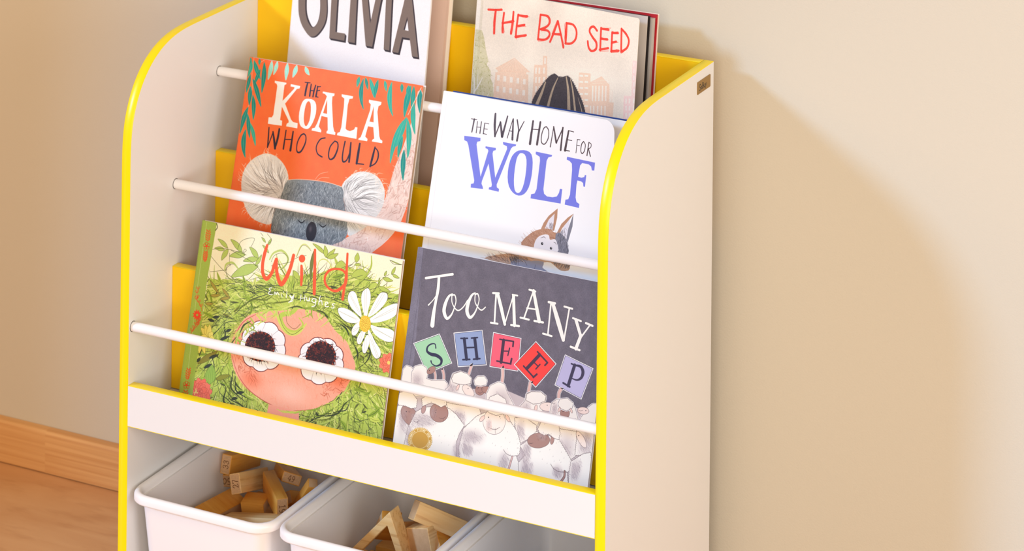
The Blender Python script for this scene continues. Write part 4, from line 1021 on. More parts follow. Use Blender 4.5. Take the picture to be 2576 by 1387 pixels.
('L',[.53,1.87,.53],10,'2188 1175 2134 1252 2034 1291',{'al':.9}),
('L',[.53,1.87,.53],8,'852 1115 759 1047 722 955/2033 421 2132 479 2184 567',{'al':.9}),
('L',[.53,1.87,.53],6,'1989 393 2092 446 2151 531',{'al':.9}),
('L',[.53,1.87,.53],9,'1566 1369 1447 1380 1331 1339',{'al':.9}),
('L',[.53,1.87,.53],8,'722 469 764 386 858 337',{'al':.9}),
('L',[.53,1.87,.53],2,'2125 493 2213 561 2247 651',{'al':.9}),
('L',[.53,1.87,.53],3,'1742 1361 1631 1392 1510 1369',{'al':.9}),
('P',56,'2307 1413 2199 1467 2129 1527 2099 1586 2110 1652 2156 1679 2203 1658 2242 1583 2296 1483',{'smooth':3}),
('P',57,'2308 1412 2203 1464 2134 1524 2105 1581 2115 1646 2160 1673 2206 1652 2245 1579 2297 1481',{'smooth':3}),
('L',[.22,.32,.22],58,'2300 1450 2204 1554 2092 1681/2285 1437 2182 1559 2066 1685',{'al':.7}),
('P',56,'2360 1422 2313 1514 2281 1608 2282 1681 2314 1727 2355 1746 2393 1700 2406 1611 2395 1519 2385 1436',{'smooth':3}),
('P',57,'2360 1421 2314 1510 2283 1603 2284 1674 2315 1720 2356 1738 2393 1693 2406 1606 2394 1515 2385 1434',{'smooth':3}),
('L',[.22,.32,.22],58,'2369 1466 2356 1589 2336 1736/2353 1453 2334 1594 2309 1740',{'al':.7}),
('P',56,'2400 1434 2423 1514 2463 1612 2515 1707 2554 1735 2615 1729 2628 1667 2578 1577 2474 1469',{'smooth':3}),
('P',57,'2399 1432 2422 1511 2461 1607 2512 1700 2551 1727 2611 1721 2623 1661 2574 1573 2472 1467',{'smooth':3}),
('L',[.22,.32,.22],58,'2443 1470 2521 1598 2600 1749/2428 1457 2498 1603 2573 1753',{'al':.7}),
('P',56,'2417 1405 2514 1490 2611 1574 2722 1634 2781 1639 2781 1567 2753 1499 2653 1437 2529 1388 2433 1376',{'smooth':3}),
('P',57,'2417 1404 2512 1487 2606 1570 2715 1628 2773 1634 2773 1563 2745 1496 2648 1435 2526 1388 2432 1375',{'smooth':3}),
('L',[.22,.32,.22],58,'2488 1424 2622 1496 2761 1586/2473 1411 2599 1501 2735 1590',{'al':.7}),
('P',56,'2300 1384 2203 1440 2122 1467 2032 1472 1986 1448 2012 1389 2086 1338 2177 1322 2284 1345',{'smooth':3}),
('P',57,'2301 1384 2207 1438 2127 1465 2039 1470 1994 1446 2019 1388 2092 1338 2181 1323 2285 1346',{'smooth':3}),
('L',[.22,.32,.22],58,'2274 1380 2145 1397 1998 1429/2259 1367 2123 1402 1972 1433',{'al':.7}),
('P',56,'2304 1358 2234 1310 2206 1241 2224 1195 2262 1201 2297 1257',{'smooth':3}),
('P',57,'2305 1358 2237 1310 2209 1243 2227 1198 2264 1204 2299 1259',{'smooth':3}),
('L',[.22,.32,.22],58,'2327 1318 2264 1260 2188 1208/2312 1305 2241 1265 2162 1213',{'al':.7}),
('P',56,'2375 1289 2317 1234 2291 1166 2302 1118 2341 1113 2371 1171 2392 1247',{'smooth':3}),
('P',57,'2375 1290 2318 1236 2293 1170 2303 1123 2341 1118 2371 1174 2392 1249',{'smooth':3}),
('L',[.22,.32,.22],58,'2365 1287 2349 1192 2324 1100/2350 1274 2326 1197 2298 1104',{'al':.7}),
('P',56,'2448 1347 2547 1342 2666 1349 2767 1331 2781 1235 2704 1203 2598 1220 2504 1267',{'smooth':3}),
('P',57,'2447 1347 2544 1342 2660 1349 2759 1331 2773 1237 2698 1206 2594 1223 2501 1268',{'smooth':3}),
('L',[.22,.32,.22],58,'2492 1329 2629 1286 2772 1250/2476 1316 2607 1290 2746 1254',{'al':.7}),
('P',56,'2417 1296 2473 1252 2540 1174 2616 1098 2627 1028 2578 992 2517 1035 2470 1126',{'smooth':3}),
('P',57,'2416 1298 2471 1254 2536 1177 2612 1103 2622 1034 2574 999 2514 1041 2468 1130',{'smooth':3}),
('L',[.22,.32,.22],58,'2449 1258 2534 1127 2620 997/2433 1245 2511 1132 2594 1001',{'al':.7}),
('P',56,'2421 1234 2388 1165 2372 1090 2392 1030 2425 1027 2449 1086 2460 1160',{'smooth':3}),
('P',57,'2420 1236 2388 1169 2372 1095 2391 1037 2424 1034 2448 1091 2458 1163',{'smooth':3}),
('L',[.22,.32,.22],58,'2398 1253 2421 1115 2440 978/2383 1240 2399 1120 2414 982',{'al':.7}),
('D',237.3,134.8,7.56,59,{'ry':8.85}),
('D',237.3,134.8,.97,60),
('D',237.1,134.9,.76,61),
('D',236.7,134,.97,60),
('D',236.5,134.1,.76,61),
('D',237.3,136.1,.97,60),
('D',237,136.3,.76,61),
('D',238.6,133.6,.97,60),
('D',238.4,133.8,.76,61),
('D',235.3,134.7,.97,60),
('D',235.1,134.9,.76,61),
('D',239.1,136.2,.97,60),
('D',238.8,136.4,.76,61),
('D',237,132.4,.97,60),
('D',236.8,132.5,.76,61),
('D',235.8,136.8,.97,60),
('D',235.5,136.9,.76,61),
('D',240.2,134.3,.97,60),
('D',239.9,134.4,.76,61),
('D',234.7,133.2,.97,60),
('D',234.5,133.3,.76,61),
('D',238.3,137.7,.97,60),
('D',238,137.9,.76,61),
('D',238.8,131.9,.97,60),
('D',238.6,132.1,.76,61),
('D',234.1,135.9,.97,60),
('D',233.8,136,.76,61),
('D',240.8,136.1,.97,60),
('D',240.5,136.3,.76,61),
('D',235.6,131.5,.97,60),
('D',235.4,131.6,.76,61),
('D',236.3,138.3,.97,60),
('D',236.1,138.5,.76,61),
('D',240.8,132.8,.97,60),
('D',240.6,133,.76,61),
('D',233.2,133.9,.97,60),
('D',233,134,.76,61),
('D',239.9,138.1,.97,60),
('D',239.7,138.3,.76,61),
('D',237.8,130.6,.97,60),
('D',237.5,130.7,.76,61),
('D',234,137.5,.97,60),
('D',233.7,137.7,.76,61),
('D',242,135,.97,60),
('D',241.8,135.1,.76,61),
('D',233.9,131.5,.97,60),
('D',233.6,131.7,.76,61),
('D',237.7,139.4,.97,60),
('D',237.5,139.5,.76,61),
('D',240.4,131.1,.97,60),
('D',240.2,131.3,.76,61),
('D',232.3,135.4,.97,60),
('D',232.1,135.5,.76,61),
('D',241.7,137.6,.97,60),
('D',241.5,137.7,.76,61),
('D',236,129.8,.97,60),
('D',235.8,130,.76,61),
('D',234.8,139.2,.97,60),
('D',234.6,139.3,.76,61),
('D',242.5,133.2,.97,60),
('D',242.3,133.3,.76,61),
('D',232.2,132.5,.97,60),
('D',232,132.6,.76,61),
('D',239.7,139.8,.97,60),
('D',239.5,139.9,.76,61),
('D',239.1,129.6,.97,60),
('D',238.9,129.7,.76,61),
('D',232.3,137.3,.97,60),
('D',232,137.5,.76,61),
('D',243.1,136.2,.97,60),
('D',242.9,136.4,.76,61),
('D',233.9,129.9,.97,60),
('D',233.7,130.1,.76,61),
('D',236.5,140.5,.97,60),
('D',236.3,140.6,.76,61),
('D',242.1,131.2,.97,60),
('D',241.9,131.3,.76,61),
('D',231.1,134.2,.97,60),
('D',230.8,134.4,.76,61),
('D',241.8,139.2,.97,60),
('D',241.6,139.4,.76,61),
('D',237.1,128.6,.97,60),
('D',236.9,128.8,.76,61),
('D',233.1,139.3,.97,60),
('D',232.9,139.5,.76,61),
('D',243.9,134.2,.97,60),
('D',243.6,134.4,.76,61),
('D',231.9,130.9,.97,60),
('D',231.7,131,.76,61),
('D',238.8,141.1,.97,60),
('D',238.5,141.2,.76,61),
('D',240.8,129.3,.97,60),
('D',240.5,129.4,.76,61),
('F','2749 982 2861 1002',9.33,0,62,{'out':63}),
('F','2747 974 2842 924',9.33,0,64,{'out':63}),
('F','2740 970 2775 872',9.33,0,62,{'out':63}),
('F','2732 969 2689 870',9.33,0,64,{'out':63}),
('F','2726 974 2625 920',9.33,0,62,{'out':63}),
('F','2724 981 2614 997',9.33,0,64,{'out':63}),
('F','2729 987 2660 1066',9.33,0,62,{'out':63}),
('F','2737 990 2742 1094',9.33,0,64,{'out':63}),
('F','2745 988 2821 1069',9.33,0,62,{'out':63}),
('F','2744 978 2813 968',5.78,0,64,{'out':63}),
('F','2741 974 2784 926',5.78,0,62,{'out':63}),
('F','2736 973 2733 908',5.78,0,64,{'out':63}),
('F','2731 974 2684 924',5.78,0,62,{'out':63}),
('F','2729 978 2660 965',5.78,0,64,{'out':63}),
('F','2730 982 2671 1014',5.78,0,62,{'out':63}),
('F','2734 985 2713 1046',5.78,0,64,{'out':63}),
('F','2740 986 2766 1047',5.78,0,62,{'out':63}),
('F','2744 983 2806 1016',5.78,0,64,{'out':63}),
('D',274.2,98.5,2.08,65),
('F','300 834 176 919',6.94,0,66,{'out':67}),
('F','294 837 230 963',6.94,0,66,{'out':67}),
('F','300 838 294 977',6.94,0,66,{'out':67}),
('F','306 835 350 901',6.94,0,66,{'out':67}),
('F','290 822 192 824',6.94,0,66,{'out':67}),
('F','314 826 386 829',6.94,0,66,{'out':67}),
('F','205 749 201 631',5.32,0,68,{'out':67}),
('F','229 753 284 646',5.32,0,68,{'out':67}),
('F','300 224 454 252',12.1,0,69,{'out':70}),
('F','299 216 440 166',12.1,0,71,{'out':70}),
('F','293 209 377 98',12.1,0,69,{'out':70}),
('F','283 207 284 68',12.1,0,71,{'out':70}),
('F','274 208 191 87',12.1,0,69,{'out':70}),
('F','268 214 127 148',12.1,0,71,{'out':70}),
('F','266 221 112 232',12.1,0,69,{'out':70}),
('F','270 229 152 313',12.1,0,71,{'out':70}),
('F','279 233 234 364',12.1,0,69,{'out':70}),
('F','288 234 331 369',12.1,0,71,{'out':70}),
('F','296 230 413 327',12.1,0,69,{'out':70}),
('F','294 220 389 213',7.49,0,71,{'out':70}),
('F','291 215 364 163',7.49,0,69,{'out':70}),
('F','286 212 314 132',7.49,0,71,{'out':70}),
('F','280 212 254 128',7.49,0,69,{'out':70}),
('F','275 214 203 154',7.49,0,71,{'out':70}),
('F','273 218 177 201',7.49,0,69,{'out':70}),
('F','274 223 186 254',7.49,0,71,{'out':70}),
('F','278 227 225 297',7.49,0,69,{'out':70}),
('F','283 229 283 315',7.49,0,71,{'out':70}),
('F','289 228 341 303',7.49,0,69,{'out':70}),
('F','293 225 380 265',7.49,0,71,{'out':70}),
('F','287 219 321 207',2.9,0,69,{'out':70}),
('F','286 218 306 191',2.9,0,71,{'out':70}),
('F','283 217 284 184',2.9,0,69,{'out':70}),
('F','281 217 261 188',2.9,0,71,{'out':70}),
('F','280 219 246 203',2.9,0,69,{'out':70}),
('F','279 221 242 223',2.9,0,71,{'out':70}),
('F','280 222 252 243',2.9,0,69,{'out':70}),
('F','282 223 271 255',2.9,0,71,{'out':70}),
('F','285 224 295 256',2.9,0,69,{'out':70}),
('F','286 223 314 246',2.9,0,71,{'out':70}),
('F','287 221 324 228',2.9,0,69,{'out':70}),
('D',25.3,15.7,.69,72),
('D',20.7,19.1,.69,72),
('D',25.5,19.9,.69,72),
('D',22.5,21.3,.69,72),
('D',23.8,21.9,.69,72),
('D',23.7,20.3,.69,72),
('D',21.5,17.7,.69,72),
('D',22.5,23.5,.69,72),
('D',22.6,19.7,.69,72),
('F','199 515 455 706',6.94,0,73,{'out':74}),
('F','400 319 399 541',15,0,75,{'out':76}),
('F','472 390 664 473',5.78,0,77,{'out':78}),
('L',.35,79,'351 320 347 416 366 516/381 325 373 420 383 519/410 330 399 425 399 522/439 336 425 430 416 525/469 341 451 434 432 528',{'al':.6}),
('F','261 1031 353 1023',3.24,0,80,{'out':81}),
('F','464 834 583 895',3.24,0,80,{'out':81}),
('F','526 937 598 975',3.24,0,80,{'out':81}),
('F','345 604 474 669',3.24,0,80,{'out':81}),
('F','182 531 232 593',3.24,0,80,{'out':81}),
('F','293 483 397 550',3.24,0,80,{'out':81}),
('F','784 293 886 324',3.24,0,80,{'out':81}),
('F','725 215 809 245',3.24,0,80,{'out':81}),
('F','323 1062 416 1086',3.24,0,80,{'out':81}),
('P',82,'-209 2337 203 2127 176 1484 189 154 205 -394 32 -693 -241 -746'),
('L',.75,83,'60 2104 54 1373 86 296 102 -58',{'smooth':0,'al':.8}),
('L',1.07,84,'200 2113 218 2074 196 2034',{'al':.9}),
('L',.43,85,'100 2012 109 1909'),
('L',[1.08,.97,.32],85,'74 2021 88 2011 102 2000/122 2029 112 2014 102 2000/69 1994 87 1984 104 1974/131 2004 118 1989 104 1974/69 1968 88 1958 107 1948/136 1979 121 1964 107 1948/73 1943 91 1933 109 1923/135 1953 122 1938 109 1923/82 1918 96 1907 111 1897/131 1926 121 1911 111 1897'),
('L',.54,86,'120 1867 116 1854 102 1846 87 1849 79 1861 82 1874 96 1882 112 1879 120 1867/148 1855 144 1842 131 1834 115 1837 107 1848 111 1862 125 1870 140 1867 148 1855/143 1827 139 1814 125 1806 110 1809 102 1820 106 1834 119 1842 135 1839 143 1827/111 1822 107 1808 94 1801 78 1804 70 1815 74 1829 88 1836 103 1833 111 1822/97 1847 93 1833 79 1826 64 1828 56 1840 60 1854 73 1861 89 1858 97 1847'),
('D',10.3,184,1.33,85),
('L',.43,85,'103 1773 109 1673'),
('L',[1.08,.97,.32],85,'80 1782 93 1771 105 1760/122 1789 114 1775 105 1760/76 1761 91 1751 106 1740/128 1770 117 1755 106 1740/75 1741 91 1730 108 1720/132 1750 120 1735 108 1720/76 1721 92 1710 109 1700/133 1730 121 1715 109 1700/80 1701 95 1691 110 1680/131 1710 121 1695 110 1680/86 1682 98 1671 111 1660/128 1689 119 1674 111 1660'),
('F','116 1053 167 1062',2.25,0,85),
('F','115 1048 163 1026',2.25,0,85),
('F','110 1043 139 997',2.25,0,85),
('F','103 1041 105 986',2.25,0,85),
('F','96 1042 69 995',2.25,0,85),
('F','91 1046 44 1022',2.25,0,85),
('F','90 1052 38 1059',2.25,0,85),
('F','93 1058 52 1093',2.25,0,85),
('F','99 1061 83 1113',2.25,0,85),
('F','107 1062 120 1114',2.25,0,85),
('F','113 1059 151 1095',2.25,0,85),
('L',.54,87,'67 1335 59 1292 76 1240 64 1220 105 1191 141 1151 156 1108'),
('L',.43,87,'67 1335 39 1350 48 1365 67 1335/67 1335 88 1359 75 1369 67 1335/59 1292 31 1308 40 1322 59 1292/59 1292 80 1316 67 1327 59 1292/76 1240 48 1256 57 1270 76 1240/76 1240 97 1264 84 1275 76 1240/64 1220 36 1235 45 1250 64 1220/64 1220 85 1244 71 1254 64 1220/105 1191 77 1206 86 1220 105 1191/105 1191 126 1214 113 1225 105 1191/141 1151 113 1166 122 1181 141 1151/141 1151 162 1175 148 1185 141 1151'),
('L',.54,87,'137 1004 126 970 103 939 84 913'),
('L',.43,87,'137 1004 109 1020 118 1034 137 1004/137 1004 158 1028 145 1038 137 1004/126 970 98 986 107 1000 126 970/126 970 147 994 134 1005 126 970/103 939 75 954 84 969 103 939/103 939 124 963 110 973 103 939'),
('L',.58,87,'146 987 130 940 89 894 65 856 47 818'),
('L',.46,87,'146 987 117 1003 126 1019 146 987/146 987 169 1012 155 1024 146 987/130 940 100 956 110 972 130 940/130 940 152 966 138 977 130 940/89 894 59 910 69 926 89 894/89 894 111 919 97 931 89 894/65 856 35 872 45 887 65 856/65 856 87 881 73 892 65 856'),
('L',.46,85,'89 432 89 330'),
('L',[1.16,1.04,.35],85,'64 441 78 430 91 418/109 449 100 434 91 418/58 414 75 404 91 393/115 425 103 409 91 393/56 388 74 378 91 368/118 399 104 384 91 368/58 363 75 353 91 342/115 374 103 358 91 342/65 339 78 328 92 317/109 347 100 332 92 317'),
('L',.58,86,'105 285 101 271 87 263 72 265 63 277 67 291 81 298 97 296 105 285/134 273 130 259 116 251 101 254 92 265 96 279 110 287 126 284 134 273/129 245 125 231 111 223 95 226 87 237 91 251 105 259 120 256 129 245/96 239 93 225 79 217 63 220 55 231 59 245 73 253 88 250 96 239/82 263 78 250 64 242 49 244 40 256 44 269 58 277 74 275 82 263'),
('D',8.8,25.7,1.36,85),
('L',.46,85,'89 185 94 127'),
('L',[1.16,1.04,.35],85,'61 193 76 182 91 171/112 202 102 187 91 171/53 163 73 153 93 143/124 176 109 159 93 143/66 136 81 125 96 114/117 145 107 130 96 114'),
('L',[3.24,4.53,4.1,4.32,4.75,3.89,4.32,4.32],88,'935 1983 916 1893 906 1782 919 1684 954 1627 997 1617 1045 1687 1065 1772 1085 1848'),
('L',[3.89,4.32,4.75,5.18,4.53,4.1],88,'1085 1848 1101 1751 1140 1649 1195 1587 1249 1667 1290 1792 1310 1931'),
('L',[.76,.97,.86],89,'1074 1527 1037 1512 1060 1490 1037 1464 1056 1448 1094 1454/1117 1455 1123 1487 1145 1461 1156 1490 1184 1463/1212 1480 1230 1447/1286 1524 1284 1451/1326 1481 1349 1462 1378 1489/1382 1491 1376 1434 1342 1412'),
('D',123.8,150.6,.65,89),
('D',142.9,191.5,4.32,88),
('L',[3.24,4.1,2.81],88,'1435 1832 1453 1731 1464 1626'),
('L',[3.24,3.67,4.53,3.89],88,'1588 2038 1611 1875 1633 1707 1652 1559'),
('L',[2.59,2.59,2.38,3.02,3.02,2.59,2.81,3.67,3.24],88,'2036 1847 1987 1879 1900 1878 1817 1846 1769 1775 1782 1696 1849 1645 1927 1636 1992 1671 2052 1742'),
('L',[2.81,3.24,4.32,3.24,3.67],88,'2027 2068 2043 1884 2051 1778 2041 1687 2038 1565'),
('L',[.86,1.08,.86],89,'1479 1515 1480 1447/1533 1518 1536 1459/1480 1479 1533 1488/1559 1499 1565 1469 1593 1470 1597 1502 1602 1468/1687 1503 1647 1501 1634 1474 1669 1462 1687 1487/1687 1503 1683 1433 1642 1411/1739 1550 1731 1504 1730 1449/1730 1477 1760 1500 1778 1455/1818 1464 1852 1483 1833 1497 1814 1473 1827 1444 1866 1451/1943 1498 1909 1483 1936 1467 1934 1447 1904 1443/1335 1485 1363 1445 1326 1403/1385 1503 1363 1445'),
('N',.03,2)],
 'sheep': [
('P',90,'-52 2309 69 2299 136 1112 29 4 -183 -37',{'al':.8}),
('L',.34,91,'71 2301 84 1726 85 1299 76 459 78 103',{'smooth':0,'al':.8}),
('N',.07,2.2),
('N',.05,26),
('L',[.11,.28,.11],92,'1844 1897 1845 1852 1799 1791/847 2118 829 2069 854 2019/352 2277 347 2231 335 2174/1063 2337 1057 2291 1030 2232/1491 1563 1469 1514 1486 1464/441 1863 458 1820 406 1757/958 1868 953 1822 978 1772/829 1431 830 1386 789 1325/2096 2370 2083 2323 2082 2269/445 1841 450 1797 464 1745/293 2022 277 1973 274 1918/1283 1591 1294 1548 1276 1492/1170 2067 1178 2023 1168 1967/563 2072 561 2026 542 1969/1494 1531 1481 1484 1459 1427/1663 2306 1644 2258 1608 2198/1816 2253 1809 2207 1843 2159/1892 1908 1892 1864 1878 1808/382 2203 392 2159 363 2100/402 1321 400 1276 361 1215/2002 2312 1995 2266 1987 2211/1276 1553 1271 1507 1240 1448/802 1760 811 1717 793 1660/1513 2017 1517 1973 1525 1920/208 2236 188 2187 211 2136/863 2282 865 2237 843 2178',{'al':.5}),
('L',[3.69,3.47,3.91],93,'151 1984 310 2031 485 2082',{'al':.55}),
('L',[4.14,4.58,4.14,5.25,6.15],93,'316 2028 325 1895 315 1748 308 1619 311 1495',{'al':.55}),
('L',[2.57,1.9,2.46],93,'315 1820 276 1759 228 1701',{'al':.55}),
('L',[2.35,3.69,5.03,5.25,3.47,2.12,2.12,2.35,2.57],93,'514 1871 475 1839 444 1761 437 1669 485 1600 537 1650 566 1745 572 1810 547 1865 511 1854',{'al':.55}),
('L',[2.12,2.12,2.35,2.12],93,'512 1849 524 1783 568 1728 620 1709 677 1760 719 1839',{'al':.55}),
('L',[2.35,3.69,5.03,5.25,3.47,2.12,2.12,2.35,2.57],93,'802 1932 762 1897 732 1810 728 1719 776 1660 828 1718 857 1813 861 1877 835 1927 805 1913',{'al':.55}),
('L',[2.12,2.12,2.35,2.12],93,'805 1913 816 1834 868 1779 913 1764 954 1803',{'al':.55}),
('L',3.02,93,'1067 1967 1091 1656',{'al':.55}),
('L',3.24,93,'1027 1969 1100 1978',{'al':.55}),
('L',[4.58,5.03,4.14],93,'1088 1968 1156 1820 1222 1665',{'al':.55}),
('L',2.35,93,'1224 1679 1284 1981',{'al':.55}),
('L',4.58,93,'1288 1982 1344 1673',{'al':.55}),
('L',2.8,93,'1274 1993 1336 1993',{'al':.55}),
('L',3.02,93,'1045 1651 1132 1654',{'al':.55}),
('L',3.24,93,'1302 1671 1402 1676',{'al':.55}),
('L',2.8,93,'1527 2072 1452 1772',{'al':.55}),
('L',[4.58,5.25],93,'1529 2077 1644 1770',{'al':.55}),
('L',2.57,93,'1472 1882 1590 1888',{'al':.55}),
('L',3.02,93,'1475 2081 1553 2075/1406 1769 1514 1765',{'al':.55}),
('L',3.24,93,'1584 1764 1693 1766',{'al':.55}),
('L',2.8,93,'1762 1987 1770 1659',{'al':.55}),
('L',[4.81,6.15,4.81],93,'1786 1984 1880 1802 1967 1627',{'al':.55}),
('L',2.8,93,'1995 1965 1975 1633',{'al':.55}),
('L',3.47,93,'1732 1992 1812 1991',{'al':.55}),
('L',3.02,93,'1931 1978 2032 1971/1709 1650 1819 1642',{'al':.55}),
('L',[4.58,4.36],93,'2092 1864 2174 1703',{'al':.55}),
('L',[2.57,2.8],93,'2274 1844 2183 1700',{'al':.55}),
('L',[4.58,4.81],93,'2175 1712 2133 1564',{'al':.55}),
('L',3.02,93,'2053 1875 2155 1861',{'al':.55}),
('L',3.24,93,'2218 1851 2303 1836/2066 1573 2180 1556',{'al':.55}),
('L',[2.91,2.68,3.13],94,'151 1984 310 2031 485 2082'),
('L',[3.35,3.8,3.35,4.47,5.37],94,'316 2028 325 1895 315 1748 308 1619 311 1495'),
('L',[1.79,1.12,1.68],94,'315 1820 276 1759 228 1701'),
('L',[1.57,2.91,4.25,4.47,2.68,1.34,1.34,1.57,1.79],94,'514 1871 475 1839 444 1761 437 1669 485 1600 537 1650 566 1745 572 1810 547 1865 511 1854'),
('L',[1.34,1.34,1.57,1.34],94,'512 1849 524 1783 568 1728 620 1709 677 1760 719 1839'),
('L',[1.57,2.91,4.25,4.47,2.68,1.34,1.34,1.57,1.79],94,'802 1932 762 1897 732 1810 728 1719 776 1660 828 1718 857 1813 861 1877 835 1927 805 1913'),
('L',[1.34,1.34,1.57,1.34],94,'805 1913 816 1834 868 1779 913 1764 954 1803'),
('L',2.24,94,'1067 1967 1091 1656'),
('L',2.46,94,'1027 1969 1100 1978'),
('L',[3.8,4.25,3.35],94,'1088 1968 1156 1820 1222 1665'),
('L',1.57,94,'1224 1679 1284 1981'),
('L',3.8,94,'1288 1982 1344 1673'),
('L',2.01,94,'1274 1993 1336 1993'),
('L',2.24,94,'1045 1651 1132 1654'),
('L',2.46,94,'1302 1671 1402 1676'),
('L',2.01,94,'1527 2072 1452 1772'),
('L',[3.8,4.47],94,'1529 2077 1644 1770'),
('L',1.79,94,'1472 1882 1590 1888'),
('L',2.24,94,'1475 2081 1553 2075/1406 1769 1514 1765'),
('L',2.46,94,'1584 1764 1693 1766'),
('L',2.01,94,'1762 1987 1770 1659'),
('L',[4.02,5.37,4.02],94,'1786 1984 1880 1802 1967 1627'),
('L',2.01,94,'1995 1965 1975 1633'),
('L',2.68,94,'1732 1992 1812 1991'),
('L',2.24,94,'1931 1978 2032 1971/1709 1650 1819 1642'),
('L',[3.8,3.58],94,'2092 1864 2174 1703'),
('L',[1.79,2.01],94,'2274 1844 2183 1700'),
('L',[3.8,4.02],94,'2175 1712 2133 1564'),
('L',2.24,94,'2053 1875 2155 1861'),
('L',2.46,94,'2218 1851 2303 1836/2066 1573 2180 1556'),
('P',95,'97 1262 416 1423 625 1138 320 969'),
('P',96,'109 1259 413 1413 614 1140 322 979'),
('P',97,'113 1258 413 1409 610 1141 323 983'),
('L',[1.46,1.05,1.62,2.11,3.4,3.72,3.08,1.78,.97,1.62],98,'393 1261 376 1301 328 1293 287 1256 288 1207 345 1185 416 1184 480 1154 480 1102 425 1072 370 1087 353 1113'),
('P',95,'592 1463 951 1557 1061 1196 702 1110'),
('P',96,'603 1457 945 1548 1051 1201 707 1120'),
('P',99,'607 1455 943 1544 1047 1204 709 1124'),
('L',3.72,98,'738 1421 798 1214/869 1448 929 1244'),
('L',1.62,98,'776 1333 885 1356/694 1419 778 1435/827 1446 902 1465'),
('L',1.78,98,'753 1199 840 1218/886 1228 965 1249'),
('L',3.89,100,'870 1159 858 1099 846 1045'),
('L',3,101,'870 1159 858 1099 846 1045'),
('L',2.59,102,'870 1159 858 1099 846 1045'),
('L',3.89,100,'511 1049 536 1002 546 938'),
('L',3,101,'511 1049 536 1002 546 938'),
('L',2.59,102,'511 1049 536 1002 546 938'),
('L',3.56,100,'415 1012 432 970 437 919'),
('L',2.67,101,'415 1012 432 970 437 919'),
('L',2.27,102,'415 1012 432 970 437 919'),
('P',103,'846 1151 887 1189 883 1161 862 1148'),
('P',103,'494 1043 504 1072 519 1049'),
('P',95,'1090 1558 1450 1555 1459 1200 1097 1185'),
('P',96,'1098 1550 1442 1548 1451 1207 1104 1193'),
('P',104,'1101 1547 1439 1545 1448 1210 1107 1196'),
('L',3.73,105,'1232 1494 1234 1260'),
('L',1.7,105,'1183 1496 1357 1503'),
('L',2.04,105,'1356 1502 1357 1451'),
('L',1.36,105,'1230 1378 1313 1391'),
('L',1.53,105,'1319 1424 1308 1345'),
('L',1.7,105,'1180 1262 1359 1262'),
('L',2.21,105,'1360 1318 1354 1265'),
('P',95,'1633 1556 1919 1364 1699 1071 1396 1262'),
('P',96,'1634 1546 1908 1361 1697 1082 1407 1265'),
('P',106,'1635 1542 1903 1361 1696 1086 1412 1265'),
('L',3.73,105,'1698 1420 1561 1249'),
('L',1.87,105,'1668 1448 1805 1358/1807 1357 1779 1323'),
('L',1.36,105,'1632 1335 1695 1300'),
('L',1.53,105,'1717 1322 1674 1266'),
('L',1.87,105,'1518 1269 1655 1177'),
('L',2.04,105,'1693 1213 1655 1173'),
('P',95,'2008 1481 2373 1398 2271 1051 1925 1140'),
('P',96,'2014 1472 2363 1392 2265 1060 1935 1146'),
('P',107,'2017 1469 2359 1390 2263 1064 1938 1148'),
('L',3.73,108,'2141 1390 2092 1166'),
('L',1.7,108,'2099 1398 2170 1388'),
('L',[1.7,2.88,3.73,3.05,1.7,1.19],108,'2146 1390 2215 1388 2251 1341 2240 1277 2190 1242 2122 1249'),
('L',2.04,108,'2027 1182 2112 1156'),
('L',4.41,100,'1263 1195 1275 1129 1277 1056'),
('L',3.48,101,'1263 1195 1275 1129 1277 1056'),
('L',3.05,102,'1263 1195 1275 1129 1277 1056'),
('L',4.41,100,'1626 1110 1620 1058 1618 1001'),
('L',3.48,101,'1626 1110 1620 1058 1618 1001'),
('L',3.05,102,'1626 1110 1620 1058 1618 1001'),
('L',4.58,100,'2010 1113 1990 1066 1995 1007'),
('L',3.65,101,'2010 1113 1990 1066 1995 1007'),
('L',3.22,102,'2010 1113 1990 1066 1995 1007'),
('P',103,'1248 1202 1268 1231 1282 1206'),
('P',103,'1629 1110 1660 1138 1655 1110'),
('P',103,'1998 1124 2041 1129 2027 1113'),
('P',109,'11 802 657 887 1113 939 1298 985 1880 889 2534 1010 2673 -23 -54 -567'),
('W','13 959 49 1008 113 1003 164 960 155 841 13 789',1.62,110,{'halo':1}),
('W','129 954 158 1018 240 1051 306 1031 331 971 324 917 388 910 555 940 599 909 598 864 565 774 138 695 137 851',1.62,110,{'halo':1}),
('D',20.9,88.4,10.9,111,{'soft':1,'al':.55,'ry':13.2}),
('H','137 955 277 915 287 852 136 812',144,2.75,.19,[112,113,114],50,{'al':.6,'jit':.2}),
('P',115,'417 1058 423 1030 400 994 359 971 326 974 319 1001 343 1037 383 1061',{'smooth':4,'ol':101}),
('D',34.9,101,.45,116),
('W','634 961 651 1029 738 1069 825 1060 889 1020 889 969 873 946 960 853 991 724 539 639 564 828 631 902',1.62,110,{'halo':1}),
('D',66.1,85.9,12.2,111,{'soft':1,'al':.55,'ry':11.6}),
('H','635 929 747 910 671 793 592 804',216,2.75,.19,[112,113,114],50,{'al':.6,'jit':.2}),
('P',117,'942 838 896 825 835 847 794 891 799 931 845 944 906 922 946 878',{'smooth':4,'ol':101}),
('D',86.5,90.9,.45,116),
('P',118,'749 895 736 873 721 865 713 877 717 901 730 923 745 931 753 919',{'smooth':4,'ol':101}),
('W','643 976 666 1032 746 1069 833 1059 886 1026 886 971 819 943 727 936 664 941',1.62,110),
('P',115,'1076 931 1060 887 1018 866 974 878 955 917 971 961 1013 983 1056 970',{'smooth':4,'ol':101}),
('D',99.3,94.2,.45,116),
('D',103.6,94.4,.45,116),
('W','929 1008 965 1057 1047 1072 1087 1037 1082 991 1017 966 948 963',1.62,110,{'halo':1}),
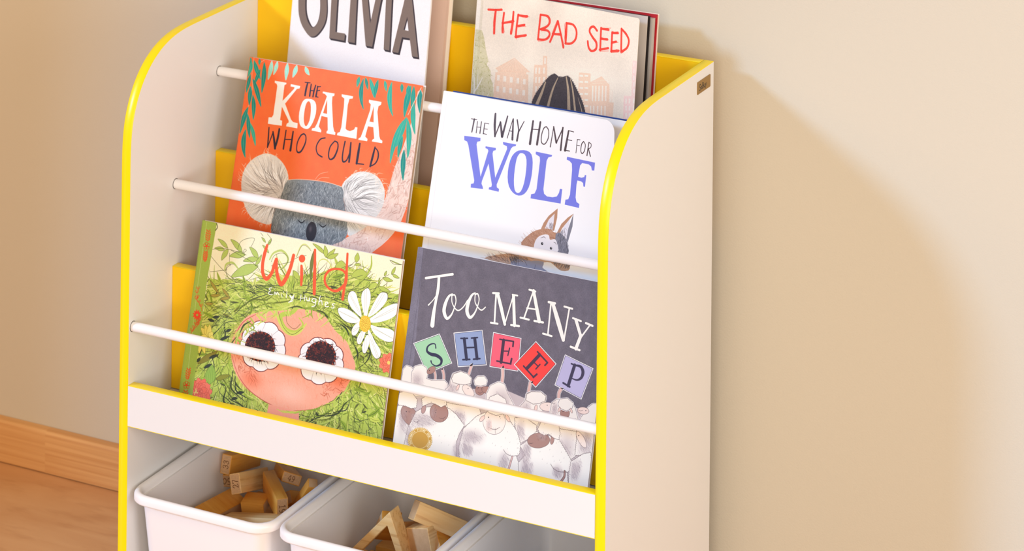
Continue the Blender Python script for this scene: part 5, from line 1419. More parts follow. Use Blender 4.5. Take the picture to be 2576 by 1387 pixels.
('P',119,'1211 935 1180 907 1115 897 1053 910 1031 939 1061 967 1127 977 1188 964',{'smooth':4,'ol':101}),
('D',116.5,92.8,.45,116),
('W','1104 896 1138 990 1234 1048 1309 1035 1356 956 1428 875 1472 817 1512 624 1154 557',1.7,110,{'halo':1}),
('D',130.8,88.7,18.8,111,{'soft':1,'al':.55,'ry':15.9}),
('H','1175 963 1325 923 1460 815 1272 847',108,2.88,.2,[112,113,114],50,{'al':.6,'jit':.2}),
('W','1590 912 1595 987 1646 1019 1770 1039 1838 1005 1832 930 1802 812 1774 673 1496 621 1516 818',1.7,110,{'halo':1}),
('D',160.1,83.1,9.54,111,{'soft':1,'al':.55,'ry':12.2}),
('H','1557 859 1660 918 1648 783 1540 763',162,2.88,.2,[112,113,114],50,{'al':.6,'jit':.2}),
('P',120,'1976 914 1949 877 1879 855 1807 859 1775 889 1803 926 1873 949 1945 944',{'smooth':4,'ol':101}),
('D',186.5,91.7,.47,116),
('W','1600 921 1603 985 1654 1019 1770 1037 1836 1004 1829 956 1770 922 1695 898',1.7,110),
('P',118,'1750 862 1743 838 1729 827 1717 837 1713 861 1720 886 1734 896 1746 887',{'smooth':4,'ol':101}),
('W','1917 946 1972 999 2118 1023 2206 953 2262 831 2279 703 1906 632 1909 832',1.7,110,{'halo':1}),
('D',195.7,88.5,5.3,111,{'soft':1,'al':.55,'ry':14.1}),
('H','1921 914 1975 977 2001 849 1929 802',162,2.88,.2,[112,113,114],50,{'al':.6,'jit':.2}),
('P',115,'2149 886 2138 843 2099 819 2056 828 2033 865 2045 908 2084 932 2127 923',{'smooth':4,'ol':101}),
('D',206.6,88.8,.47,116),
('D',211.2,89.7,.47,116),
('W','1994 954 2011 1007 2101 1033 2177 994 2169 940 2103 904 2023 916',1.7,110,{'halo':1}),
('P',118,'2030 897 2021 878 2010 871 2004 880 2006 900 2015 919 2025 926 2032 917',{'smooth':4,'ol':101}),
('P',118,'2175 921 2182 903 2179 892 2167 895 2153 910 2146 928 2150 939 2162 936',{'smooth':4,'ol':101}),
('W','2365 989 2413 1031 2504 1048 2581 760 2272 701 2283 848',1.7,110,{'halo':1}),
('P',121,'2379 947 2358 920 2308 906 2258 913 2238 938 2260 965 2310 979 2359 972',{'smooth':4,'ol':101}),
('D',234,94.8,.47,116),
('W','612 713 741 714 1033 730 1096 612 874 509 690 566',1.93,110),
('D',78.8,60.2,13.6,111,{'soft':1,'al':.55,'ry':12.3}),
('H','677 648 862 644 878 540 735 575',288,3.28,.23,[112,113,114],60,{'al':.6,'jit':.2}),
('W','-42 530 35 583 195 582 176 401 173 300 149 157 -33 123',1.93,110),
('D',9.8,40.5,9.34,111,{'soft':1,'al':.55,'ry':21.1}),
('H','10 501 143 495 167 284 73 343',252,3.28,.23,[112,113,114],50,{'al':.6,'jit':.2}),
('P',115,'246 544 292 464 269 399 190 386 101 434 54 514 77 579 157 592',{'smooth':4,'ol':101}),
('D',12.3,52.4,.53,116),
('W','-8 614 6 705 76 738 172 728 241 675 240 590 178 571 100 583 16 579',1.93,110),
('W','247 545 340 609 537 661 667 654 757 610 873 517 823 416 800 327 824 142 145 126 173 362',1.93,110),
('D',33.3,47.6,22.9,111,{'soft':1,'al':.55,'ry':13.2}),
('H','186 518 424 547 510 471 209 369',540,3.28,.23,[112,113,114],20,{'al':.6,'jit':.2}),
('D',19.7,28.2,6.33,111,{'soft':1,'al':.55,'ry':19.3}),
('H','158 397 228 372 239 182 165 176',216,3.28,.23,[112,113,114],50,{'al':.6,'jit':.2}),
('P',115,'641 644 652 566 595 503 505 491 434 539 424 617 480 681 570 692',{'smooth':4,'ol':101}),
('D',49.6,58.2,.53,116),
('P',122,'365 588 352 555 331 542 314 556 311 590 324 623 346 637 363 622',{'smooth':4,'ol':101}),
('W','299 694 390 768 516 791 605 758 615 691 556 653 479 673 422 678 319 620',1.93,110),
('W','1486 712 1619 737 1763 682 1776 587 1599 472 1528 556',2.08,110),
('D',157.4,59.2,8.13,111,{'soft':1,'al':.55,'ry':17.9}),
('H','1499 690 1616 622 1634 495 1547 560',288,3.54,.25,[112,113,114],50,{'al':.6,'jit':.2}),
('W','2030 700 2259 711 2291 475 2223 413 2118 482 2046 589',2.08,110),
('D',215.5,52.5,15,111,{'soft':1,'al':.55,'ry':21.5}),
('H','2058 640 2171 516 2273 471 2119 474',252,3.54,.25,[112,113,114],50,{'al':.6,'jit':.2}),
('W','2250 774 2406 819 2463 749 2486 512 2356 487 2273 471 2270 632',2.08,110),
('D',238.2,62.9,14,111,{'soft':1,'al':.55,'ry':22.1}),
('H','2348 760 2430 711 2454 538 2296 508',288,3.54,.25,[112,113,114],50,{'al':.6,'jit':.2}),
('P',117,'2358 665 2393 606 2389 569 2348 575 2293 621 2257 679 2262 716 2303 710',{'smooth':4,'ol':101}),
('D',229,67.7,.57,116),
('P',123,'1178 474 1395 531 1451 151 1198 142'),
('W','871 481 1015 640 1115 700 1327 731 1446 655 1535 574 1596 455 1596 357 1563 318 1600 261 1642 107 897 43 842 278',2.5,110),
('D',102.8,42.3,16.9,111,{'soft':1,'al':.55,'ry':12.1}),
('H','916 441 1147 484 1020 345',216,3.54,.25,[112,113,114],20,{'al':.6,'jit':.2}),
('D',94.1,28.1,10.4,111,{'soft':1,'al':.55,'ry':10.4}),
('H','873 334 1013 327 989 224 888 238',216,3.54,.25,[112,113,114],50,{'al':.6,'jit':.2}),
('D',141.5,24.1,10.1,111,{'soft':1,'al':.55,'ry':15.6}),
('H','1394 335 1469 292 1448 166 1350 172',180,3.54,.25,[112,113,114],50,{'al':.6,'jit':.2}),
('P',124,'1378 651 1351 550 1259 493 1155 513 1100 599 1127 700 1220 757 1324 736',{'smooth':4,'ol':101}),
('D',116.3,65.8,.57,116),
('D',130.1,69,.57,116),
('L',[.21,.42,.21],101,'1176 555 1256 544 1319 582/1262 555 1272 504'),
('P',118,'1418 704 1433 677 1430 660 1409 661 1384 680 1369 706 1372 724 1393 723',{'smooth':4,'ol':101}),
('P',118,'1105 620 1083 599 1062 595 1055 611 1067 638 1089 659 1110 662 1117 646',{'smooth':4,'ol':101}),
('W','1117 750 1149 871 1240 919 1344 882 1378 815 1328 723 1253 697 1163 709',2.08,110),
('L',[2.08,2.29],101,'1515 309 1487 166'),
('L',[1.56,1.77],125,'1515 309 1487 166'),
('L',.36,101,'1396 360 1435 326 1505 314 1570 332',{'al':.9}),
('W','1594 438 1706 533 1772 619 2055 591 2156 489 2240 396 2238 311 2195 275 2240 119 1632 105 1600 261 1674 356',2.5,110),
('D',167.5,37.9,9.76,111,{'soft':1,'al':.55,'ry':23.1}),
('H','1596 423 1712 493 1721 365 1672 234',396,3.54,.25,[112,113,114],50,{'al':.6,'jit':.2}),
('D',170.6,21.6,11.4,111,{'soft':1,'al':.55,'ry':13}),
('H','1633 235 1777 311 1759 162 1654 158',216,3.54,.25,[112,113,114],60,{'al':.6,'jit':.2}),
('D',208.2,26.5,9.11,111,{'soft':1,'al':.55,'ry':10.4}),
('H','2026 319 2145 293 2136 219 2020 229',180,3.54,.25,[112,113,114],60,{'al':.6,'jit':.2}),
('P',115,'1947 573 1922 509 1833 460 1732 455 1677 497 1702 562 1792 611 1893 615',{'smooth':4,'ol':101}),
('D',184,56.7,.57,116),
('P',126,'1999 573 1990 540 1973 525 1958 538 1954 571 1962 605 1979 619 1994 606',{'smooth':4,'ol':101}),
('W','1786 654 1815 725 1945 757 2036 726 2060 657 2051 590 1997 596 1925 627 1871 601 1811 618',2.08,110),
('L',[.21,.42,.21],101,'1689 485 1723 487 1750 497',{'al':.8}),
('L',[2.5,2.71],101,'2170 282 2173 227 2142 172'),
('L',[1.87,2.08],127,'2170 282 2173 227 2142 172'),
('L',.36,101,'1992 324 2030 287 2101 265 2203 282',{'al':.9}),
('W','2235 396 2373 503 2455 530 2543 163 2239 127 2227 285',2.29,110),
('D',229.3,32.6,10.4,111,{'soft':1,'al':.55,'ry':16.3}),
('H','2246 386 2353 438 2321 255 2249 225',288,3.54,.25,[112,113,114],50,{'al':.6,'jit':.2}),
('L',.24,128,'259 205 256 195/821 795 818 785/333 300 329 290/169 410 166 400/33 356 30 346/570 501 567 491/382 672 379 662/788 565 785 555/362 778 359 768/350 411 347 401/771 390 768 380/695 715 692 705/302 313 299 303/48 436 45 427/619 802 616 792/481 291 478 281/650 368 647 359/870 379 867 370/59 538 56 528/352 429 349 419/788 818 785 808/-5 400 -8 390/622 289 619 279/198 267 195 257/203 192 200 182/290 594 287 584/706 668 703 659/858 659 854 649/251 546 248 536/515 551 512 541/497 382 494 372/479 578 476 568/311 311 308 301/591 712 588 703/714 283 711 273/845 598 841 588/327 315 324 306/738 585 734 575/468 480 465 470/194 515 191 505/577 354 574 344/246 467 243 457/463 611 460 601/753 657 750 648/896 412 893 403/1 346 -2 336/904 355 901 345/668 567 665 557/127 491 124 481/578 355 575 345/245 410 242 401/505 275 502 266/292 727 289 718/788 788 785 778/423 694 420 684/688 632 684 622/487 456 484 446/848 465 844 455/195 294 192 284/-21 511 -24 501',{'al':.6}),
('L',.26,128,'2322 823 2319 813/2030 366 2027 356/1185 596 1182 585/1246 263 1243 252/1098 454 1095 444/1134 78 1131 68/2154 488 2151 477/2332 830 2329 820/2243 266 2240 256/2230 849 2226 839/1239 560 1236 550/2086 640 2082 630/2117 795 2114 785/1050 85 1047 74/1875 744 1871 734/2256 527 2252 517/972 142 968 132/1578 359 1575 349/2106 475 2103 464/1023 614 1020 604/1016 512 1013 502/1962 473 1959 463/2229 623 2226 613/1341 561 1338 551/1363 389 1360 379/1437 249 1434 239/959 330 955 320/2145 420 2142 410/1604 323 1601 313/2274 274 2271 264/2096 389 2092 378/1863 723 1860 713/2329 613 2325 602/1886 358 1882 348/974 98 971 88/1404 489 1401 478/2049 689 2046 679/2345 447 2341 437/2031 555 2028 544/1146 616 1143 606/2085 662 2082 652/1986 558 1983 547/2348 361 2344 351/1445 385 1442 374/1401 143 1398 133/2215 799 2212 789/1255 404 1251 393/1722 181 1719 170/1648 456 1645 446/1489 328 1486 318/1565 414 1562 403/2206 544 2202 533/1550 506 1546 496/1173 85 1170 75/1746 168 1743 158/1092 378 1089 367/1575 416 1572 405/1005 105 1001 94/1717 704 1714 693/1291 389 1288 378/1358 207 1355 196/2374 576 2371 566/2349 320 2346 309/1263 564 1259 553/954 404 951 393/1121 150 1117 140/1950 327 1946 317/2200 486 2197 476/1504 177 1500 166/2062 573 2059 563/1687 307 1684 297/1489 271 1486 261/1466 455 1462 445/1458 662 1455 651/2199 676 2196 665/1956 638 1953 627/1567 461 1563 451/1847 429 1844 419/2115 370 2111 360/2109 526 2105 516/1663 472 1660 462/1315 677 1311 667/1422 557 1418 547/2053 757 2050 747/1861 634 1857 623/1172 289 1168 279/1604 704 1600 694/2012 412 2008 401/2223 404 2220 394/1251 207 1248 196',{'al':.6}),
('L',[.19,.34,.19],101,'230 446 264 437 302 463/286 448 282 413/544 538 588 536 630 564/600 540 608 509/902 839 934 838 955 853/990 894 1019 889 1053 905',{'al':.85}),
('L',.23,101,'165 541 170 532 160 526 150 529/498 620 503 611 493 605 483 608/981 938 986 929 976 923 966 926/1048 950 1053 941 1043 935 1033 938',{'al':.8}),
('D',9.5,48.2,6.93,111,{'soft':1,'al':.55,'ry':12.7}),
('H','30 551 143 495 152 435 56 448',108,2.31,.23,[129,130],60,{'al':.6,'jit':.2}),
('D',46.5,58,6.02,111,{'soft':1,'al':.55,'ry':10.5}),
('H','414 615 482 650 501 531 465 524',126,2.31,.23,[129,130],60,{'al':.6,'jit':.2}),
('D',92.7,40.1,14.5,111,{'soft':1,'al':.55,'ry':12.7}),
('H','811 436 1005 488 1041 373 849 306',288,2.89,.23,[112,113,114],60,{'al':.6,'jit':.2}),
('D',81.8,24.1,7.83,111,{'soft':1,'al':.55,'ry':14.2}),
('H','761 282 827 333 885 192 798 160',180,2.89,.23,[112,113,114],55,{'al':.6,'jit':.2}),
('L',[.21,.36,.21],101,'1913 951 1943 944 1956 959/2247 939 2276 933 2303 946/2069 837 2103 834 2134 850',{'al':.85}),
('D',117.7,57.8,4.55,111,{'soft':1,'al':.55,'ry':9.43}),
('H','1139 606 1202 642 1219 531 1149 534',108,2.29,.25,[131,132],60,{'al':.6,'jit':.2}),
('D',184.5,58,9.11,111,{'soft':1,'al':.55,'ry':5.86}),
('H','1776 587 1906 628 1915 564 1783 539',108,2.29,.25,[133,134],60,{'al':.6,'jit':.2}),
('P',135,'489 290 503 282 490 272 502 263 489 254 499 244 484 236 492 224 476 219 482 206 466 202 470 189 453 187 455 173 438 174 437 159 421 162 418 147 402 152 397 138 383 144 375 131 362 139 352 127 341 136 329 125 320 136 307 126 300 138 285 130 280 143 264 137 261 151 245 146 245 160 228 157 230 172 213 171 217 185 201 187 208 200 192 204 200 217 185 222 196 234 182 241 195 252 183 261 197 270 186 280 201 288 193 299 209 305 203 318 219 321 215 335 232 337 230 351 247 350 248 365 264 362 267 377 283 372 288 386 303 380 311 393 324 385 333 397 345 388 356 399 366 388 379 398 386 385 401 394 406 380 421 387 424 373 441 378 441 363 458 366 456 352 472 352 468 338 484 337 478 323 494 320 485 307 500 301'),
('L',.39,136,'487 289 488 265 483 241 473 217 458 196 439 176 416 160 390 148 362 141 333 138 305 139 278 146 254 157 233 171 216 190 204 211 198 234 197 258 202 283 212 306 227 328 246 348 270 364 296 376 324 383 352 386 381 384 407 378 432 367 453 352 469 334 481 312 487 289/448 282 448 262 443 242 433 223 419 206 401 191 380 181 357 174 333 172 310 174 288 181 269 191 254 206 244 223 238 242 237 262 242 282 252 301 267 318 285 332 306 343 329 350 353 352 376 350 397 343 416 332 431 318 442 301 448 282'),
('L',.35,137,'245 202 227 191 224 197 231 204 241 206 245 202/236 216 232 210 224 206 216 208 220 214 229 217 236 216/212 216 233 224 231 230/230 235 208 230 208 238 215 239 219 233/228 247 206 244/228 255 206 254/217 246 217 255/228 264 207 264/230 272 208 273 232 280 211 283/233 284 213 288 227 290 217 297 237 292/224 310 219 302 239 295 243 302/229 299 232 305/246 307 227 315 232 320 242 319 248 312 246 307/257 321 241 332/264 327 253 343 271 333/260 333 265 336/300 349 292 366 301 368 303 362 296 357/318 355 314 373/336 375 331 377 326 370 327 363 333 358 337 362/342 378 354 379/348 378 347 360/359 379 357 365 361 360 367 364 371 378/370 359 376 377 384 374 382 369 373 368/376 368 379 357/402 371 392 374 384 356 392 354/388 365 395 363/420 340 435 355 440 349 435 345 428 348 433 341 427 336 420 340/433 329 436 336 442 341 451 342 449 335 441 330 433 329/442 319 445 326 452 331 460 330 457 324 449 319 442 319/446 313 466 322/470 315 454 317 450 306/476 272 479 277 473 280 464 279 458 274 462 271 469 272 468 275/457 266 479 262 457 258/465 265 464 260/456 254 477 253 474 245 467 246 467 254/466 251 454 247/453 242 474 238 470 233 460 232 452 237 453 242/463 216 468 224 448 230 444 223/458 227 454 221/441 219 460 211 436 212 453 202',{'smooth':0})],
 'koala': [
('P',138,'2253 2002 2201 1847 2168 1685 2130 1483 2096 1399 2024 1261 1907 1115 1740 981 1492 828 1313 686 1908 668 2035 825 2159 932 2287 1079 2377 1249 2426 1451 2440 1590 2445 1747 2448 2139 2445 2691 2370 2720 2362 2541 2327 2318',{'smooth':2}),
('H','2242 1961 2168 1685 2106 1411 2426 1451 2445 1747 2448 2139',230,6.94,1.27,[139,140,141],-75,{'al':.8,'jit':.4,'curve':1.4}),
('H','2106 1411 2024 1261 1907 1115 1492 828 1313 686 1908 668 2159 932 2287 1079 2426 1451',260,6.94,1.27,[139,140,141],-40,{'al':.8,'jit':.4,'curve':1.4}),
('H','2253 2002 2201 1847 2168 1685 2130 1483 2096 1399 2024 1261 1907 1115 1740 981 1492 828 1313 686 1908 668 2035 825 2159 932 2287 1079 2377 1249 2426 1451 2440 1590 2445 1747 2448 2139 2445 2691 2370 2720 2362 2541 2327 2318',160,4.63,1.62,[142],-60,{'al':.6,'jit':.5,'curve':1}),
('H','2253 2002 2201 1847 2168 1685 2130 1483 2096 1399 2024 1261 1907 1115 1740 981 1492 828 1313 686 1908 668 2035 825 2159 932 2287 1079 2377 1249 2426 1451 2440 1590 2445 1747 2448 2139 2445 2691 2370 2720 2362 2541 2327 2318',200,2.89,.35,[143,144],(101.6,103.1),{'al':.6,'jit':.4,'curve':.6}),
('P',145,'778 1470 724 1322 683 1136 654 1023 622 928 514 916 348 954 231 1065 152 1233 130 1390 172 1537 287 1655 436 1718 587 1691 713 1600',{'smooth':3}),
('P',146,'1518 1505 1579 1603 1695 1690 1833 1717 1980 1685 2077 1592 2113 1480 2085 1319 1951 1132 1718 968 1671 1038 1617 1225 1551 1412',{'smooth':3}),
('L',[.17,.69,.12],147,'622 1307 393 1196 204 1040',{'al':.8}),
('L',[.17,.69,.12],148,'693 1232 577 1079 515 908',{'al':.8}),
('L',[.17,.69,.12],147,'555 1357 325 1387 132 1492/626 1201 325 1243 64 1372/648 1117 483 1086 336 1015',{'al':.8}),
('L',[.17,.69,.12],148,'601 1357 371 1355 159 1425',{'al':.8}),
('L',[.17,.69,.12],147,'607 1396 411 1510 286 1681',{'al':.8}),
('L',[.17,.69,.12],148,'695 1125 622 1028 586 918/719 1346 672 1466 692 1594/534 1359 288 1415 95 1549/695 1254 636 1115 638 971/734 1295 721 1412 760 1528/632 1125 521 1027 455 906',{'al':.8}),
('L',[.17,.69,.12],147,'675 1122 622 1010 611 891/660 1105 592 1010 569 904/538 1294 395 1196 215 1166',{'al':.8}),
('L',[.17,.69,.12],148,'588 1350 339 1328 99 1380',{'al':.8}),
('L',[.17,.69,.12],147,'715 1376 691 1481 722 1586',{'al':.8}),
('L',[.17,.69,.12],148,'709 1195 655 1091 640 981',{'al':.8}),
('L',[.17,.69,.12],147,'752 1349 735 1409 762 1468',{'al':.8}),
('L',[.17,.69,.12],148,'681 1202 608 1052 590 893/684 1390 530 1515 454 1685/665 1263 456 1180 228 1170/608 1415 449 1493 356 1626/629 1360 493 1516 469 1711',{'al':.8}),
('L',[.17,.69,.12],147,'586 1373 371 1325 153 1349/638 1230 470 1108 349 954/577 1326 306 1321 54 1396/667 1177 590 1084 571 974/691 1243 639 1106 635 964',{'al':.8}),
('L',[.17,.69,.12],148,'533 1337 330 1374 180 1489',{'al':.8}),
('L',[.17,.69,.12],147,'681 1206 649 1132 659 1055',{'al':.8}),
('L',[.17,.69,.12],148,'727 1157 680 1098 655 1031/577 1330 371 1366 213 1478',{'al':.8}),
('L',[.17,.69,.12],147,'598 1415 443 1544 379 1722',{'al':.8}),
('L',[.17,.69,.12],148,'707 1262 671 1184 673 1103/624 1199 533 1070 505 924/655 1372 500 1549 442 1766/601 1315 401 1269 200 1297',{'al':.8}),
('L',[.17,.69,.12],147,'691 1300 606 1478 627 1674',{'al':.8}),
('L',[.17,.69,.12],148,'685 1130 637 1041 627 945/613 1310 404 1223 231 1091',{'al':.8}),
('L',[.17,.69,.12],147,'707 1311 569 1487 533 1699/685 1210 638 1087 637 960',{'al':.8}),
('L',[.17,.69,.12],148,'703 1215 659 1121 653 1021',{'al':.8}),
('L',[.17,.69,.12],147,'700 1322 563 1107 497 873',{'al':.8}),
('L',[.17,.69,.12],148,'515 1341 278 1376 81 1488/554 1426 409 1478 330 1591',{'al':.8}),
('L',[.17,.69,.12],147,'737 1292 728 1385 770 1473',{'al':.8}),
('L',[.17,.69,.12],148,'514 1283 322 1321 186 1438',{'al':.8}),
('L',[.17,.69,.12],147,'685 1159 643 1076 640 987',{'al':.8}),
('L',[.17,.69,.12],148,'682 1384 626 1507 643 1642',{'al':.8}),
('L',[.17,.69,.12],147,'664 1131 584 1056 548 962/579 1239 392 1139 246 998/595 1146 489 1027 433 889',{'al':.8}),
('L',[.17,.69,.12],148,'595 1273 415 1116 296 925',{'al':.8}),
('L',[.17,.69,.12],147,'660 1319 387 1442 182 1636/672 1244 498 1099 373 923/554 1349 323 1387 137 1504/707 1367 693 1460 725 1551',{'al':.8}),
('L',[.17,.69,.12],148,'589 1357 372 1363 181 1445',{'al':.8}),
('L',[.17,.69,.12],147,'587 1315 389 1398 272 1554',{'al':.8}),
('L',[.17,.69,.12],148,'554 1247 400 1165 293 1041/700 1221 661 1141 662 1056',{'al':.8}),
('L',[.17,.69,.12],147,'609 1324 408 1453 292 1642/715 1153 658 1072 642 981/564 1479 417 1534 332 1648/667 1421 553 1543 512 1696/530 1221 398 1188 297 1109',{'al':.8}),
('L',[.17,.69,.12],148,'699 1215 656 1119 650 1018/660 1161 599 1062 582 953',{'al':.8}),
('L',[.17,.69,.12],147,'578 1155 394 1133 228 1059',{'al':.8}),
('L',[.17,.69,.12],148,'514 1328 281 1400 106 1546',{'al':.8}),
('L',[.17,.69,.12],147,'633 1178 544 1085 508 971/591 1409 445 1541 385 1715',{'al':.8}),
('L',[.17,.69,.12],148,'605 1306 404 1240 192 1247/670 1111 596 1032 567 937/567 1452 389 1478 250 1572',{'al':.8}),
('L',[.17,.69,.12],147,'675 1222 614 1070 609 912/695 1196 647 1105 645 1007',{'al':.8}),
('L',[.17,.69,.12],148,'645 1219 411 1145 204 1022/643 1427 549 1540 529 1678',{'al':.8}),
('L',[.17,.69,.12],147,'689 1166 660 1111 661 1052/601 1439 430 1527 323 1669',{'al':.8}),
('L',[.17,.69,.12],148,'702 1136 542 1064 413 957',{'al':.8}),
('L',[.17,.69,.12],147,'698 1299 633 1128 629 952',{'al':.8}),
('L',[.17,.69,.12],148,'556 1430 400 1518 321 1661',{'al':.8}),
('L',[.17,.69,.12],147,'611 1376 410 1364 227 1430',{'al':.8}),
('L',[.17,.69,.12],148,'551 1241 399 1160 293 1038/689 1375 651 1494 689 1616',{'al':.8}),
('L',[.17,.69,.12],147,'691 1268 649 1168 659 1065',{'al':.8}),
('L',[.17,.69,.12],148,'695 1142 659 1085 654 1022/651 1132 528 1067 438 971',{'al':.8}),
('L',[.17,.69,.12],147,'612 1365 472 1471 425 1626',{'al':.8}),
('L',[.17,.69,.12],148,'723 1170 667 1091 651 1002/688 1145 601 1060 558 955',{'al':.8}),
('L',[.17,.69,.12],147,'600 1335 346 1410 144 1559/700 1303 659 1183 664 1060/585 1172 437 1117 322 1020',{'al':.8}),
('L',[.17,.69,.12],148,'710 1099 686 1089 667 1074',{'al':.8}),
('L',[.17,.69,.12],147,'692 1197 630 1067 618 931',{'al':.8}),
('L',[.17,.69,.12],148,'582 1493 435 1553 345 1665/714 1407 663 1502 681 1607/665 1151 526 1053 425 928',{'al':.8}),
('L',[.17,.69,.12],147,'561 1221 354 1148 180 1027/640 1188 450 1161 278 1084',{'al':.8}),
('L',[.17,.69,.12],148,'622 1381 436 1479 319 1633/621 1419 466 1562 391 1746/722 1355 729 1426 776 1487',{'al':.8}),
('L',[.17,.69,.12],147,'722 1334 690 1459 719 1588',{'al':.8}),
('L',[.17,.69,.12],148,'563 1433 361 1480 204 1592/569 1338 307 1358 71 1451',{'al':.8}),
('L',[.17,.69,.12],147,'502 1312 323 1233 123 1225',{'al':.8}),
('L',[.17,.69,.12],148,'563 1297 335 1357 166 1495/591 1287 356 1248 121 1281',{'al':.8}),
('L',[.17,.69,.12],147,'534 1337 332 1325 151 1395',{'al':.8}),
('L',[.17,.69,.12],148,'677 1263 472 1400 363 1600',{'al':.8}),
('L',[.17,.69,.12],147,'713 1190 666 1103 649 1009',{'al':.8}),
('L',[.17,.69,.12],148,'605 1213 463 1078 383 913',{'al':.8}),
('L',[.17,.69,.12],147,'491 1307 335 1234 159 1233',{'al':.8}),
('L',[.17,.69,.12],148,'647 1408 488 1534 404 1706/694 1247 646 1134 650 1017/686 1148 618 1034 602 910/715 1316 594 1516 564 1742',{'al':.8}),
('L',[.17,.69,.12],147,'561 1347 339 1291 111 1309',{'al':.8}),
('L',[.17,.69,.12],148,'675 1368 508 1507 421 1691/706 1277 611 1448 631 1640',{'al':.8}),
('L',[.17,.69,.12],147,'576 1327 323 1303 79 1353',{'al':.8}),
('L',[.17,.46,.12],149,'684 1418 626 1521 632 1637',{'al':.75}),
('L',[.17,.46,.12],150,'530 1398 349 1443 218 1555/715 1276 604 1103 554 915',{'al':.75}),
('L',[.17,.46,.12],149,'710 1144 647 1072 624 986',{'al':.75}),
('L',[.17,.46,.12],150,'699 1351 536 1494 456 1681',{'al':.75}),
('L',[.17,.46,.12],151,'675 1159 642 1088 646 1013',{'al':.75}),
('L',[.17,.46,.12],150,'654 1292 375 1323 128 1434',{'al':.75}),
('L',[.17,.46,.12],149,'717 1348 686 1455 723 1562/656 1152 595 1060 580 957',{'al':.75}),
('L',[.17,.46,.12],150,'756 1301 737 1397 766 1493/666 1252 489 1399 409 1599',{'al':.75}),
('L',[.17,.46,.12],149,'577 1194 428 1150 308 1062',{'al':.75}),
('L',[.17,.46,.12],151,'670 1333 517 1478 450 1666',{'al':.75}),
('L',[.17,.46,.12],149,'696 1270 665 1199 674 1126/613 1387 490 1466 465 1595',{'al':.75}),
('L',[.17,.46,.12],151,'704 1290 556 1473 505 1693',{'al':.75}),
('L',[.17,.46,.12],149,'687 1248 657 1154 663 1057',{'al':.75}),
('L',[.17,.46,.12],150,'641 1418 442 1507 304 1655/695 1171 638 1071 626 964/712 1205 664 1116 653 1021',{'al':.75}),
('L',[.17,.46,.12],151,'613 1355 394 1269 153 1253',{'al':.75}),
('L',[.17,.46,.12],150,'637 1407 509 1491 470 1624',{'al':.75}),
('L',[.17,.46,.12],151,'655 1331 532 1456 503 1619/754 1166 697 1111 664 1044',{'al':.75}),
('L',[.17,.46,.12],150,'684 1251 652 1153 659 1053',{'al':.75}),
('L',[.17,.46,.12],151,'623 1302 430 1350 290 1468',{'al':.75}),
('L',[.17,.46,.12],150,'720 1118 686 1087 672 1048',{'al':.75}),
('L',[.17,.46,.12],149,'679 1237 446 1168 240 1051',{'al':.75}),
('L',[.17,.46,.12],151,'681 1161 636 1067 634 967/583 1239 410 1186 268 1086',{'al':.75}),
('L',[.17,.46,.12],149,'635 1160 483 1094 363 991',{'al':.75}),
('L',[.17,.46,.12],150,'577 1283 401 1280 254 1353',{'al':.75}),
('L',[.17,.46,.12],149,'583 1176 461 1104 383 998/677 1441 611 1528 615 1632/731 1197 671 1103 648 1000',{'al':.75}),
('L',[.17,.46,.12],151,'551 1277 399 1266 276 1334',{'al':.75}),
('L',[.17,.46,.12],150,'630 1150 469 1113 330 1032/610 1199 466 1182 340 1116',{'al':.75}),
('L',[.17,.46,.12],151,'526 1337 358 1297 193 1335',{'al':.75}),
('L',[.17,.46,.12],149,'722 1368 651 1501 645 1648',{'al':.75}),
('L',[.17,.46,.12],150,'620 1322 431 1323 270 1401',{'al':.75}),
('L',[.17,.46,.12],149,'671 1306 418 1431 236 1624',{'al':.75}),
('L',[.17,.46,.12],150,'691 1239 623 1114 609 980',{'al':.75}),
('L',[.17,.46,.12],151,'723 1237 660 1116 641 987/644 1457 527 1569 477 1712/693 1402 622 1507 627 1630',{'al':.75}),
('L',[.17,.46,.12],150,'616 1366 431 1386 286 1478',{'al':.75}),
('L',[.17,.46,.12],151,'538 1260 310 1311 131 1436/614 1359 445 1460 358 1619',{'al':.75}),
('L',[.17,.46,.12],150,'665 1159 607 1091 602 1009',{'al':.75}),
('L',[.17,.46,.12],149,'624 1223 526 1138 486 1027',{'al':.75}),
('L',[.17,.46,.12],150,'643 1203 501 1122 401 1005',{'al':.75}),
('L',[.17,.46,.12],151,'721 1368 693 1474 725 1581/644 1182 535 1085 477 963',{'al':.75}),
('L',[.17,.46,.12],149,'552 1296 361 1279 184 1337/666 1359 542 1490 516 1658/704 1401 668 1483 692 1571/665 1266 475 1408 381 1607',{'al':.75}),
('L',[.17,.46,.12],151,'703 1157 639 1058 626 948',{'al':.75}),
('L',[.17,.46,.12],149,'698 1341 522 1465 427 1641',{'al':.75}),
('L',[.17,.46,.12],151,'724 1468 715 1505 733 1540',{'al':.75}),
('L',[.17,.46,.12],150,'671 1372 499 1442 399 1577',{'al':.75}),
('L',[.17,.46,.12],149,'516 1275 405 1225 284 1247/624 1288 459 1233 328 1132/555 1322 423 1222 251 1187',{'al':.75}),
('L',[.17,.46,.12],150,'685 1266 645 1148 652 1027',{'al':.75}),
('L',[.17,.46,.12],151,'683 1212 648 1143 659 1071',{'al':.75}),
('L',[.17,.46,.12],149,'723 1295 698 1402 734 1510',{'al':.75}),
('L',[.17,.46,.12],150,'721 1360 647 1492 657 1641',{'al':.75}),
('L',[.17,.46,.12],151,'649 1219 548 1083 509 929',{'al':.75}),
('L',[.17,.46,.12],150,'707 1268 646 1144 644 1012',{'al':.75}),
('L',[.17,.46,.12],151,'628 1422 470 1517 381 1661',{'al':.75}),
('L',[.17,.46,.12],150,'720 1344 676 1468 708 1597',{'al':.75}),
